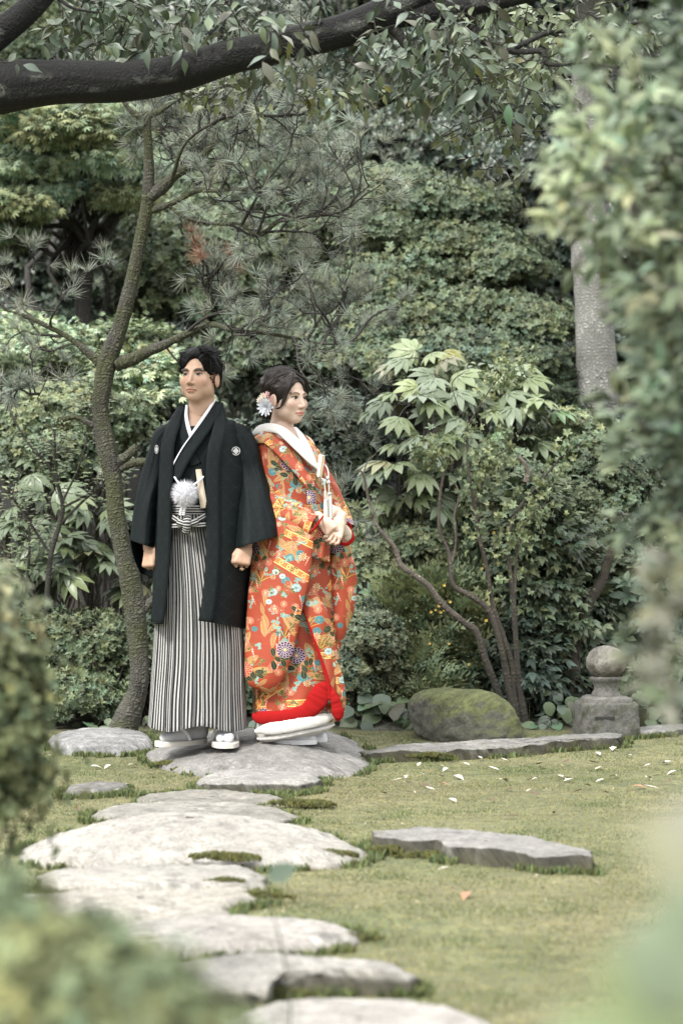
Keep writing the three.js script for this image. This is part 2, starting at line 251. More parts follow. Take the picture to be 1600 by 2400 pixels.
stone('stepping_stone', 'nearest pale stone cut by the lower edge of the picture', 'stepping stone', [[520, 2380], [640, 2340], [800, 2326], [960, 2334], [1080, 2362], [1200, 2412], [1150, 2470], [900, 2500], [640, 2490], [530, 2440]], 0.045, { dome: 0.015, tone: 0.46, seed: 12, moss: 0.1, tint: [1, 0.96, 0.91] });
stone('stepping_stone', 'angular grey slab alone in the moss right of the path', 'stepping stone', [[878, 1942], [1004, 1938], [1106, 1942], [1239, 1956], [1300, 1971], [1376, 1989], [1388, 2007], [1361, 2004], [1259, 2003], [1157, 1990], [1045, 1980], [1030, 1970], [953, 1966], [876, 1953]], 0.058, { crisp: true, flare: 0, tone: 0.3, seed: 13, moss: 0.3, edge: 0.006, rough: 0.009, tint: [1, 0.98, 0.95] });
stone('edging_stone', 'long low edging stone running right from the standing stone', 'edging stone', [[840, 1758], [900, 1752], [1000, 1749], [1150, 1744], [1300, 1738], [1455, 1731], [1450, 1741], [1300, 1746], [1250, 1750], [1100, 1757], [960, 1762], [860, 1764]], 0.05, { crisp: true, flare: 0, tone: 0.27, seed: 14, moss: 0.5, edge: 0.012, rough: 0.016, group: 'edging stones along the shrub bed' });
stone('edging_stone', 'thin flat edging stone leaving the picture at right', 'edging stone', [[1462, 1731], [1560, 1724], [1700, 1716], [1700, 1724], [1580, 1734], [1470, 1739]], 0.03, { crisp: true, tone: 0.33, seed: 15, moss: 0.3, edge: 0.01, group: 'edging stones along the shrub bed' });
stone('long_stone', 'smooth streaked grey stone lying left of the pine foot', 'stone', [[120, 1738], [200, 1731], [290, 1731], [345, 1738], [360, 1752], [330, 1760], [230, 1762], [140, 1758]], 0.03, { dome: 0.025, tone: 0.36, tint: [0.97, 0.98, 1], seed: 16, moss: 0.0, edge: 0.05, streak: 0.5, group: null });
stone('low_stone', 'dark mossy stone sunk in the moss left of the path', 'stone', [[158, 1842], [220, 1834], [290, 1832], [296, 1842], [240, 1850], [165, 1854]], 0.03, { dome: 0.01, tone: 0.2, seed: 17, moss: 0.5, group: null });

// the mossy boulder, the small rocks beside it
function boulder(name, label, c, r, { pow = 3, tone = 0.2, moss = 1, seed = 1, shear = 0, n = 0.02 } = {}) {
  const f = (x, y, z) => { const X = (x - c.x - shear * (y - c.y)) / r[0], Y = (y - c.y) / r[1], Z = (z - c.z) / r[2], k = (Math.abs(X) ** pow + Math.abs(Y) ** pow + Math.abs(Z) ** pow) ** (1 / pow); return (k - 1) * Math.min(...r) + n * fbm(x * 7 + seed, y * 7, z * 7, 3) + n * 0.5 * noise(x * 22, y * 22 + seed, z * 22); };
  const g = nets(f, [c.x - r[0] * 1.4, c.y - r[1] * 1.2, c.z - r[2] * 1.3], [c.x + r[0] * 1.4, c.y + r[1] * 1.25, c.z + r[2] * 1.3], Math.max(0.008, r[0] / 34));
  const p = g.attributes.position, nn = g.attributes.normal, uv = []; const col = [];
  for (let i = 0; i < p.count; i++) {
    const x = p.getX(i), y = p.getY(i), z = p.getZ(i); uv.push(x + z * 0.7, y + z * 0.3);
    const up = nn.getY(i), nq = fbm(x * 9 + seed, y * 9, z * 9, 4), k = tone * (1 + 0.7 * nq + 0.3 * noise(x * 40, y * 40, z * 40)), q = rgb(k, k * 0.99, k * 0.93).lerp(rgb(0.14, 0.158, 0.06), clamp(moss * (smooth(-0.3, 0.75, up + 0.9 * nq + 0.6 * (x - c.x)) + 0.12)));
    col.push(q.r, q.g, q.b);
  }
  g.setAttribute('uv', new THREE.Float32BufferAttribute(uv, 2)); g.setAttribute('color', new THREE.Float32BufferAttribute(col, 3));
  const m = part(name, g, stoneMat, scene); tag(m, label, 'boulder'); return m;
}
boulder('mossy_boulder', 'large rounded boulder with a cap of green moss', P(1088, 1688, 11.72), [0.262, 0.152, 0.2], { pow: 2.9, seed: 2, shear: -0.35, tone: 0.2, n: 0.016 });
boulder('small_rock', 'low bare rock left of the mossy boulder', P(905, 1722, 12.0), [0.11, 0.055, 0.08], { pow: 2.3, tone: 0.17, moss: 0.25, seed: 5 });
boulder('small_rock', 'flat brownish rock in front of the low bare rock', P(880, 1740, 11.75), [0.07, 0.03, 0.05], { pow: 2.2, tone: 0.15, moss: 0.2, seed: 8, n: 0.012 });

// the stone post with a ball on it
{
  const c = P(1419, 1732, 11.75), s = 11.75 / F, t = thing('stone_post', 'carved granite post with a round ball on a square block', 'stone post', c.toArray());
  t.rotation.y = 0.16;
  const sq = (w, y, d = w, n = 9, pw = 7) => { const o = []; for (let i = 0; i < 64; i++) { const a = i / 64 * 6.2832, ca = Math.cos(a), sa = Math.sin(a), k = (Math.abs(ca) ** pw + Math.abs(sa) ** pw) ** (-1 / pw); o.push(V(w * k * ca, y, d * k * sa)); } return o; };
  const wear = (rows, f, sd) => { rows.forEach((r) => r.forEach((p) => { const q = f * (fbm(p.x * 14 + sd, p.y * 14, p.z * 14, 3) + 0.5 * noise(p.x * 60, p.y * 60 + sd, p.z * 60)); p.x += q * Math.sign(p.x) * 0.8; p.z += q * Math.sign(p.z); p.y += q * 0.5; })); return rows; };
  const colf = (tone, ml) => (i, j, p) => { const n = fbm(p.x * 16, p.y * 16, p.z * 16 + 4, 4), k = tone * (1 + 0.9 * n); return rgb(k, k * 0.985, k * 0.94).lerp(rgb(0.07, 0.075, 0.045), clamp(ml * (0.4 + 2.4 * n))); };
  const uvf = (i, j, p) => [p.x + p.z, p.y + p.z * 0.4];
  const B = [[0.147, -0.05], [0.146, 0.02], [0.141, 0.1], [0.138, 0.15], [0.136, 0.172], [0.128, 0.182], [0.116, 0.184]];
  const brow = []; B.forEach(([w, y], i) => { brow.push(sq(w, y)); if (i < 3) { const n = B[i + 1]; for (let k = 1; k < 5; k++) brow.push(sq(lerp(w, n[0], k / 5), lerp(y, n[1], k / 5))); } });
  const block = part('base_block', sheet(wear(brow, 0.013, 3), { closed: true, capB: true, uvf, colf: colf(0.23, 0.9) }), stoneMat, t);
  part('groove', new THREE.BoxGeometry(0.095, 0.013, 0.02).translate(-0.045, 0.115, 0.1335), std(rgb(0.03, 0.03, 0.025), 1), block);
  const rim = []; for (const [w, y] of [[0.112, 0.180], [0.113, 0.2], [0.104, 0.207], [0.08, 0.212]]) rim.push(sq(w, y, w, 9, 5));
  part('rim', sheet(wear(rim, 0.01, 9), { closed: true, capB: true, uvf, colf: colf(0.3, 0.4) }), stoneMat, t);
  const neck = []; for (const [w, y] of [[0.07, 0.208], [0.066, 0.225], [0.058, 0.24], [0.057, 0.262], [0.064, 0.282], [0.076, 0.296], [0.06, 0.306]]) neck.push(sq(w, y, w, 9, 2.6));
  part('neck', sheet(wear(neck, 0.01, 6), { closed: true, uvf, colf: colf(0.27, 0.5) }), stoneMat, t);
  const R = 0.0965, bl = []; for (let i = 0; i <= 26; i++) { const a = -1.45 + i / 26 * 3.02; bl.push(Array.from({ length: 44 }, (_, j) => { const b = j / 44 * 6.2832; return V(R * Math.cos(a) * Math.cos(b), 0.372 + R * 0.87 * Math.sin(a), R * Math.cos(a) * Math.sin(b)); })); }
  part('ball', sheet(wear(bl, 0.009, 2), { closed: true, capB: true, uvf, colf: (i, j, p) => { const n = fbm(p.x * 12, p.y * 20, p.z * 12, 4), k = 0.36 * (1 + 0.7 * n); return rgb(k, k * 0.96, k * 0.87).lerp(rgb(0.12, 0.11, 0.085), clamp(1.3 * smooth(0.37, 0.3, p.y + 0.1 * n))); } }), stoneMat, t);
}
// ------------------------------------------------------------------ moss and short grass: far too many to count
const overStone = (x, z) => stonesAt.some(({ rim, cen }) => { let inside = false; for (let i = 0, j = rim.length - 1; i < rim.length; j = i++) { const a = rim[i], b = rim[j]; if ((a.z > z) !== (b.z > z) && x < (b.x - a.x) * (z - a.z) / (b.z - a.z) + a.x) inside = !inside; } return inside; });
{
  const r = rng(5), L = new Leaves(), tuft = merge([0, 1, 2, 3, 4].map((i) => { const g = blade(0.3, 0.1, 0.35, [0.8, 0.9, 0.4, 0]); g.rotateX(0.15 + 0.35 * (i % 3)); g.rotateY(i * 1.3); return g; }));
  for (let i = 0; i < 130000; i++) {
    const z = 6.3 - 7.4 * r() ** 0.8, d = CZ - z, x = (r() * 2 - 1) * 850 * d / F; if (overStone(x, z)) continue;
    const n = fbm(x * 3.2, 5, z * 3.2, 3), m = fbm(x * 0.5 + 40, 2, z * 0.5, 3);
    if (r() < 0.35 - 0.9 * n) continue;
    const c = rgb(0.26, 0.25, 0.122).lerp(rgb(0.145, 0.175, 0.07), clamp(0.35 + 2.2 * n)).lerp(rgb(0.29, 0.235, 0.15), clamp(0.05 + 1.7 * m) * 0.5);
    L.add(V(x, groundY(x, z) - 0.002, z), V(0.5 * (r() - 0.5), 1, 0.5 * (r() - 0.5)), V(r() - 0.5, 0.1, r() - 0.5), 0.0045 + 0.0065 * r() * (1 + n), jitter(c, r, 0.35, 0.1));
  }
  // thicker fringes against the stones
  for (const { rim, cen } of stonesAt) for (let i = 0; i < 900; i++) {
    const p = rim[Math.floor(r() * rim.length)].clone(), o = p.clone().sub(cen).setY(0).normalize(); if (noise(p.x * 5, 1, p.z * 5) < -0.05) continue; p.addScaledVector(o, 0.012 + 0.05 * r() * r()); p.y = groundY(p.x, p.z) - 0.004;
    L.add(p, V(r() - 0.5, 1.2, r() - 0.5), V(r() - 0.5, 0.1, r() - 0.5), 0.014 + 0.022 * r(), jitter(rgb(0.11, 0.135, 0.05), r, 0.45, 0.15));
  }
  // cushions of moss on and against the stones
  for (const [x, y, h, rx, rz] of [[505, 2006, 0.05, 0.09, 0.035], [560, 2010, 0.045, 0.07, 0.04], [765, 2000, 0.03, 0.07, 0.05], [800, 2004, 0.02, 0.06, 0.04], [525, 2070, 0.03, 0.05, 0.02], [690, 1884, 0.02, 0.12, 0.05], [740, 1886, 0.015, 0.09, 0.05], [930, 1990, 0.02, 0.1, 0.03], [1020, 2004, 0.01, 0.12, 0.03], [400, 1790, 0.02, 0.07, 0.04], [440, 1802, 0.01, 0.06, 0.03], [350, 2212, 0.02, 0.08, 0.03], [640, 2330, 0.01, 0.08, 0.02], [900, 1772, 0.03, 0.1, 0.02], [1010, 1772, 0.03, 0.09, 0.02], [600, 2105, 0.02, 0.09, 0.03], [780, 2200, 0.01, 0.1, 0.03], [700, 2215, 0.01, 0.09, 0.03]]) { const c = G(x, y, h); for (let i = 0; i < 520; i++) { const a = r() * 6.283, q = Math.sqrt(r()), px = c.x + Math.cos(a) * q * rx * (1 + 0.9 * noise(Math.cos(a) * 1.7, Math.sin(a) * 1.7, x)), pz = c.z + Math.sin(a) * q * rz * (1 + 0.9 * noise(Math.cos(a) * 2.1, Math.sin(a) * 2.1, y)); L.add(V(px, h + groundY(px, pz) + 0.012 * (1 - q * q) - 0.008, pz), V(r() - 0.5, 1.2, r() - 0.5), V(r() - 0.5, 0.1, r() - 0.5), 0.008 + 0.01 * r(), jitter(rgb(0.12, 0.125, 0.04), r, 0.45, 0.18)); } }
  const o = L.build('moss', tuft, std(0xffffff, 0.9), scene); tag(o, 'short green and straw coloured moss covering the ground round the stones', 'moss');
}
// ------------------------------------------------------------------ plants: helpers
const G1 = rgb(0.083, 0.112, 0.064), G2 = rgb(0.103, 0.134, 0.07), G3 = rgb(0.16, 0.2, 0.104), G4 = rgb(0.23, 0.27, 0.142), DARK = rgb(0.052, 0.073, 0.048), GREY = rgb(0.122, 0.148, 0.105);
const OVAL = blade(0.46, 0.2, 0.3, [0, 0.7, 1, 0.75, 0]), LANCE = blade(0.32, 0.25, 0.3, [0, 0.8, 1, 0.6, 0]), TINY = blade(0.5, 0.15, 0.15, [0, 1, 0]);
const rosette = (n, open, leaf) => merge(Array.from({ length: n }, (_, i) => { const g = leaf.clone(), s = 0.8 + 0.35 * ((i * 7) % 5) / 5; g.scale(s, s, s); g.rotateX(-(open + 0.35 * ((i * 3) % 4) / 4 - 0.15)); g.rotateX(0); g.rotateY(i * 2.4); return g; }));
const ROS = rosette(6, 0.95, OVAL), ROSL = rosette(7, 0.9, LANCE), ROST = rosette(6, 0.9, blade(0.42, 0.15, 0.2, [0.1, 1, 0]));
function spray(n, leaf, s = 0.4, sag = 0.25) { // leaves in two rows on a twig along +y
  const gs = []; for (let i = 0; i < n; i++) { const t = (i + 1) / n, g = leaf.clone(), k = s * (0.75 + 0.4 * ((i * 5) % 3) / 2); g.scale(k, k, k); g.rotateX(0.25); g.rotateZ((i % 2 ? 1 : -1) * (i === n - 1 ? 0.1 : 0.85)); g.translate(0, t, -sag * t * t); gs.push(g); }
  return merge(gs);
}
const matLeaf = leafMat(), matGloss = leafMat({ roughness: 0.36, specularIntensity: 1 }), matSoft = leafMat({ roughness: 0.7, specularIntensity: 0.5, transmission: 0.3 });
// leaves of one mass: clumps sit in the outer part of an ellipsoid and leaves sit round each clump
function mass(L, r, c, R, { n, clumps = 40, cr = 0.12, flat = 0.7, size = 0.05, color = G2, up = 0.5, inner = 0.45, vary = 0.35, tips = null, sv = 0.35, shelf = 0, low = -0.75, nz = 0.15 }, ends) {
  const cl = [];
  for (let k = 0; k < clumps; k++) {
    let d = rdir(r); if (d.y < low) d.y = -d.y; if (d.z < -0.5) d.z *= -0.6; d.normalize();
    const rho = inner + (1 - inner) * Math.sqrt(r()), q = V(c.x + d.x * R[0] * rho, c.y + d.y * R[1] * rho, c.z + d.z * R[2] * rho); if (shelf) q.y = lerp(q.y, Math.round(q.y / shelf) * shelf + 0.15 * shelf * (d.x + d.z), 0.8);
    cl.push({ q, d, col: jitter(color, r, vary, 0.12), s: cr * (0.6 + 0.8 * r()) }); ends?.push(q);
  }
  for (let i = 0; i < n; i++) {
    const k = cl[Math.floor(r() * clumps)], e = V(gauss(r), gauss(r) * flat, gauss(r)), p = k.q.clone().addScaledVector(e, k.s * 0.62);
    const dir = e.clone().normalize().addScaledVector(k.d, 0.55).addScaledVector(V(0, 1, 0), up).addScaledVector(rdir(r), 0.35), nor = V(0, 1, nz).addScaledVector(k.d, 0.4).addScaledVector(rdir(r), 0.7);
    let c2 = k.col; if (tips && e.y > 0.25 && r() < 0.65) c2 = tips;
    L.add(p, dir, nor, size * (1 - sv + 2 * sv * r()), jitter(c2, r, 0.28, 0.1));
  }
}
// a crooked stick of points between two ends
function crook(r, a, b, k = 0.08, n = 5) { const l = a.distanceTo(b), o = []; for (let i = 0; i <= n; i++) { const t = i / n, p = a.clone().lerp(b, t); if (i && i < n) p.addScaledVector(rdir(r), l * k); o.push(p); } return o; }
const finer = (l) => { if (l.at[2] > 13 && !l.fine) { l.fine = 1; l.size *= 0.62; l.n = Math.round(l.n * 2.1); } };
const px2m = (px, d) => px * d / F;
function shrub(name, label, category, group, lumps, geo, mat, seed, { stems = 0, base, stemR = 0.012, stemC = rgb(0.07, 0.06, 0.045) } = {}) {
  const r = rng(seed), L = new Leaves(), ends = [], first = lumps[0], t = thing(name, label, category, (base ?? P(first.at[0], first.at[1], first.at[2])).toArray(), group), O = t.position.clone();
  for (const l of lumps) { const d = l.at[2], c = P(l.at[0], l.at[1], d).sub(O); finer(l); mass(L, r, c, [px2m(l.r[0], d), px2m(l.r[1], d), l.r[2]], l, ends); }
  L.build('foliage', geo, mat, t);
  if (stems) { const gs = []; for (let i = 0; i < stems; i++) { const e = ends[Math.floor(r() * ends.length)], b = V(0.3 * (r() - 0.5) * (base ? 0.3 : 1), base ? 0 : groundY(O.x, O.z) - O.y, 0.1 * (r() - 0.5)); gs.push(tube(crook(r, b, e, 0.07), [stemR, stemR * 0.75, stemR * 0.6, stemR * 0.5, stemR * 0.4, stemR * 0.25], { seg: 5, n: 14 })); } part('stems', paint(merge(gs), stemC), std(0xffffff, 0.95, { vertexColors: true }), t, 'stuff'); }
  return t;
}
const onGround = (px, d, lift = 0) => { const x = (px - 800) * d / F, z = CZ - d; return V(x, groundY(x, z) - 0.03 + lift, z); };
// large leaves: the ones that show largest become single parts, the rest one mass
const palette = {};
function leafParts(list, name, geos, mat, parent, most = 300) {
  const score = list.map((l) => { const w = l.p.clone().add(parent.position), d = CZ - w.z, x = 800 + w.x * F / d, y = 1200 - (w.y - CY) * F / d; return { l, k: (x > -40 && x < 1640 && y > -40 && y < 2440 ? 1 : 0.05) * l.s / d }; }).sort((a, b) => b.k - a.k);
  const rest = geos.map(() => new Leaves());
  score.forEach(({ l }, i) => {
    const v = i % geos.length;
    if (i >= most) { rest[v].add(l.p, l.d, l.n, l.s, l.c); return; }
    const q = [l.c.r, l.c.g, l.c.b].map((x) => Math.round(Math.sqrt(x) * 20) / 20), key = mat.uuid + q.join(); palette[key] ??= (() => { const m = mat.clone(); m.color = rgb(q[0] ** 2, q[1] ** 2, q[2] ** 2); return m; })();
    const m = new THREE.Mesh(geos[v], palette[key]); m.name = name; m.castShadow = m.receiveShadow = true; basis(l.p, l.d, l.n, l.s).decompose(m.position, m.quaternion, m.scale); parent.add(m);
  });
  rest.forEach((L) => L.build('foliage', geos[0], mat, parent));
}
const woodMat = std(0xffffff, 0.95, { vertexColors: true, map: barkTex, bumpMap: barkBump, bumpScale: 0.006 });
const wood = (tone = 0.07, tint = [1, 0.93, 0.82], lich = 0, lc = rgb(0.12, 0.125, 0.06), f = 7) => (x, y, z) => { const n = fbm(x * f, y * f * 0.6, z * f, 4), k = tone * (1 + 0.9 * n); return rgb(k * tint[0], k * tint[1], k * tint[2]).lerp(lc, clamp(lich * (0.4 + 2.6 * fbm(x * 5 + 9, y * 4, z * 5, 4)))); };
const pxTube = (list, d, o, from) => tube(list.map((q) => P(q[0], q[1], q[3] ?? d).sub(from)), list.map((q) => px2m(q[2], q[3] ?? d) / 2), o);

// ------------------------------------------------------------------ the pine behind the couple
{
  const d = 11.75, base = onGround(285, d), t = thing('pine_tree', 'slender leaning pine with mossy bark rising behind the man', 'pine tree', base.toArray()), r = rng(11);
  const tr0 = [[283, 1745, 98], [284, 1728, 86], [305, 1669, 72], [325, 1608, 56], [326, 1527, 58], [319, 1446, 63], [306, 1366, 62], [287, 1285, 56], [273, 1204, 55], [267, 1123, 52], [249, 1042, 58], [236, 962, 48], [244, 890, 56], [254, 840, 58], [282, 765, 48], [308, 663, 41], [329, 561, 36], [344, 485, 36], [349, 408, 31], [346, 306, 24], [342, 262, 25]];
  const tr = tr0.map((q) => [q[0], q[1], q[2] * 0.81]);
  const bump = (a, l, rr) => { const w = 0.6 * noise(a, l * 6, 2), X = Math.cos(a + w) * 3.2, Z = Math.sin(a + w) * 3.2, rg = 1 - Math.abs(noise(X, l * 11, Z)) * 2.2 - Math.abs(noise(X * 2.1, l * 19 + 5, Z * 2.1)); return rr * (0.14 * noise(Math.cos(a) * 1.5 + l * 2.3, Math.sin(a) * 1.5, l * 2.4) - 0.07 * Math.max(0, rg) + 0.05 * noise(X * 2, l * 34, Z * 2)); };
  const bark = (x, y, z) => { const n = fbm(x * 11, y * 8, z * 11, 4), m = fbm(x * 6 + 4, y * 5, z * 6, 4), k = 0.14 * (1 + 1.0 * n); return rgb(k * 1.0, k * 0.97, k * 0.85).lerp(rgb(0.12, 0.135, 0.055), clamp(0.5 + 0.16 * y + 2.3 * m - 0.2) * 0.8).lerp(rgb(0.2, 0.19, 0.165), clamp(2.5 * fbm(x * 19, y * 16, z * 19 + 5, 3) - 0.35) * 0.6); };
  part('trunk', paint(pxTube(tr, d, { seg: 64, n: 460, bump }, base), bark), barkMat, t);
  // flakes of bark that stand off the trunk
  const limb = (list, name = 'limb', seg = 12) => { const l2 = list.map((q) => [q[0], q[1], q[2] * 0.82, q[3] ?? d]); const m = part(name, paint(pxTube(l2, d, { seg, n: list.length * 9, bump: (a, l, rr) => rr * (0.2 * noise(a, l * 12, 7) + 0.12 * noise(a * 3, l * 40, 2)) }, base), bark), barkMat, t); return l2.map((q) => P(q[0], q[1], q[3]).sub(base)); };
  const A = [];
  A.push(limb([[340, 470, 40], [385, 435, 36], [412, 410, 28], [462, 375, 22], [492, 345, 13], [505, 300, 8]]));
  A.push(limb([[335, 500, 22], [372, 488, 19], [408, 474, 16], [459, 449, 14], [510, 447, 11], [560, 443, 10], [612, 452, 8], [704, 459, 5]]));
  A.push(limb([[395, 482, 11], [434, 510, 10], [510, 525, 9], [561, 525, 9, 11.6], [602, 548, 8, 11.55], [663, 515, 6, 11.5], [765, 500, 4, 11.4]]));
  A.push(limb([[270, 855, 44], [310, 842, 38], [345, 825, 32], [388, 806, 26], [440, 782, 20], [490, 760, 17], [550, 775, 13, 11.6], [612, 780, 11, 11.6], [690, 792, 9, 11.6], [765, 806, 6, 11.5], [830, 800, 4, 11.4]]));
  A.push(limb([[488, 762, 13], [478, 728, 12], [492, 700, 10], [480, 672, 8], [500, 645, 6]]));
  A.push(limb([[240, 856, 34], [218, 835, 26], [185, 808, 18], [153, 786, 15], [102, 760, 14], [55, 738, 10], [10, 726, 5]]));
  A.push(limb([[335, 275, 22], [318, 268, 18], [300, 252, 14], [286, 230, 10], [262, 205, 7]]));
  A.push(limb([[350, 270, 22], [372, 262, 18], [395, 245, 14], [440, 222, 10], [520, 212, 6]]));
  A.push(limb([[400, 430, 12], [440, 330, 9, 11.5], [520, 280, 7, 11.4], [640, 255, 5, 11.3]], 'twig', 8));
  A.push(limb([[200, 815, 7], [170, 806, 7], [121, 828, 5], [117, 857, 5], [105, 900, 4], [88, 935, 3]], 'twig', 6));
  A.push(limb([[121, 815, 5], [150, 880, 4], [210, 895, 3]], 'twig', 6));
  A.push(limb([[118, 855, 5], [60, 905, 4], [5, 900, 3]], 'twig', 6));
  A.push(limb([[385, 808, 7], [420, 850, 6], [450, 870, 5], [460, 850, 4], [490, 820, 3]], 'twig', 6));
  limb([[230, 1000, 22], [205, 990, 16], [180, 978, 13], [158, 980, 15], [147, 986, 12]], 'stub', 14); limb([[275, 1085, 34], [296, 1070, 26], [312, 1056, 24], [322, 1047, 22]], 'stub', 14); limb([[270, 1105, 30], [300, 1090, 22], [335, 1082, 20, 11.7], [385, 1078, 16, 11.7]], 'stub', 14);
  limb([[330, 1440, 30], [352, 1412, 24], [368, 1400, 20]], 'stub', 12);
  // twigs and needle tufts
  const twigs = [], tufts = new Leaves(), need = merge(Array.from({ length: 38 }, (_, i) => { const g = new THREE.BufferGeometry(), w = 0.0145, q = rng(i + 3); g.setAttribute('position', new THREE.Float32BufferAttribute([-w, 0, 0, w, 0, 0, 0.5 * w, 0.75, -0.05, -0.5 * w, 0.75, -0.05, 0, 1, -0.1], 3)); g.setIndex([0, 1, 2, 0, 2, 3, 3, 2, 4]); g.computeVertexNormals(); g.rotateY(q() * 6.28); const s = 0.6 + 0.6 * q(); g.scale(1, s, 1); g.rotateX(0.15 + 1.35 * q() ** 0.75); g.rotateY(i * 2.4); g.translate(0, -0.12 * q(), 0); return g; }));
  const green = rgb(0.23, 0.255, 0.205), brown = rgb(0.25, 0.13, 0.085);
  function tuft(p, dir, dead) { tufts.add(p, dir.clone().addScaledVector(V(0, 1, 0), 0.25), V(r() - 0.5, 0.2, 1), 0.075 * (0.75 + 0.5 * r()), jitter(dead ? brown : green, r, 0.3, 0.08)); }
  function grow(p, dir, len, rad, depth, dead) {
    const n = 5, pts = [p.clone()], q = p.clone(), v = dir.clone().normalize(); let ends = [];
    for (let i = 0; i < n; i++) { v.addScaledVector(rdir(r), 0.55).addScaledVector(V(0, 0.12, 0), 1).normalize(); q.addScaledVector(v, len / n); pts.push(q.clone()); if (depth && r() < 0.6) ends.push([q.clone(), v.clone()]); if (!depth && i > 0 && r() < 0.22) tuft(q, v.clone().addScaledVector(rdir(r), 0.8).normalize(), dead); }
    twigs.push(tube(pts, pts.map((_, i) => rad * (1 - 0.5 * i / n)), { seg: 4, n: 8, cap: false }));
    if (r() < 0.62) tuft(q, v, dead); if (r() < 0.25) tuft(q, v.clone().addScaledVector(rdir(r), 0.7), dead);
    for (const [e, w] of ends) grow(e, w.addScaledVector(rdir(r), 1.1).setZ(w.z * 0.8), len * (0.5 + 0.3 * r()), rad * 0.55, depth - 1, dead);
  }
  const plan = [[0, 4, 0.26, 2], [1, 9, 0.3, 2], [2, 9, 0.3, 2], [3, 11, 0.3, 2], [4, 5, 0.16, 1], [5, 5, 0.22, 1], [6, 4, 0.2, 1], [7, 5, 0.26, 2], [8, 6, 0.3, 2], [9, 4, 0.12, 1], [11, 3, 0.12, 1]];
  for (const [k, n, len, dep] of plan) { const c = new THREE.CatmullRomCurve3(A[k]); for (let i = 0; i < n; i++) { const u = Math.pow((i + 0.6 + 0.5 * r()) / n, 0.7) * 0.999, uu = k === 9 || k === 11 ? u : 0.25 + 0.75 * u, p = c.getPoint(Math.min(1, uu)), tg = c.getTangent(Math.min(1, uu)); const w = tg.multiplyScalar(0.6).addScaledVector(rdir(r), 1); w.y = Math.abs(w.y) * 0.5 + (k === 9 || k === 11 ? -0.9 : 0.1); grow(p, w, len * (0.8 + 0.6 * r()), 0.0085, dep, k === 4 && i > 1); } }
  // the loose skirts of foliage right of the trunk that the photo shows
  for (const [x, y] of [[560, 640], [700, 640], [760, 720], [850, 690], [900, 720], [690, 880], [760, 900], [840, 880], [610, 600], [800, 1000], [830, 1010], [740, 960], [660, 300], [600, 360], [640, 470], [800, 1200], [430, 560], [470, 610], [70, 620], [200, 640], [160, 700], [790, 1170], [720, 560], [780, 600], [850, 960]]) grow(P(x + 30 * (r() - 0.5), y + 30 * (r() - 0.5), 11.9 + 0.5 * r()).sub(base), V(r() - 0.5, 0.3 * r(), 0.3), 0.16, 0.0055, 1, false);
  part('twigs', paint(merge(twigs), wood(0.085, [1, 0.95, 0.88])), woodMat, t, 'stuff');
  tufts.build('needles', need, std(0xffffff, 0.6), t);
}
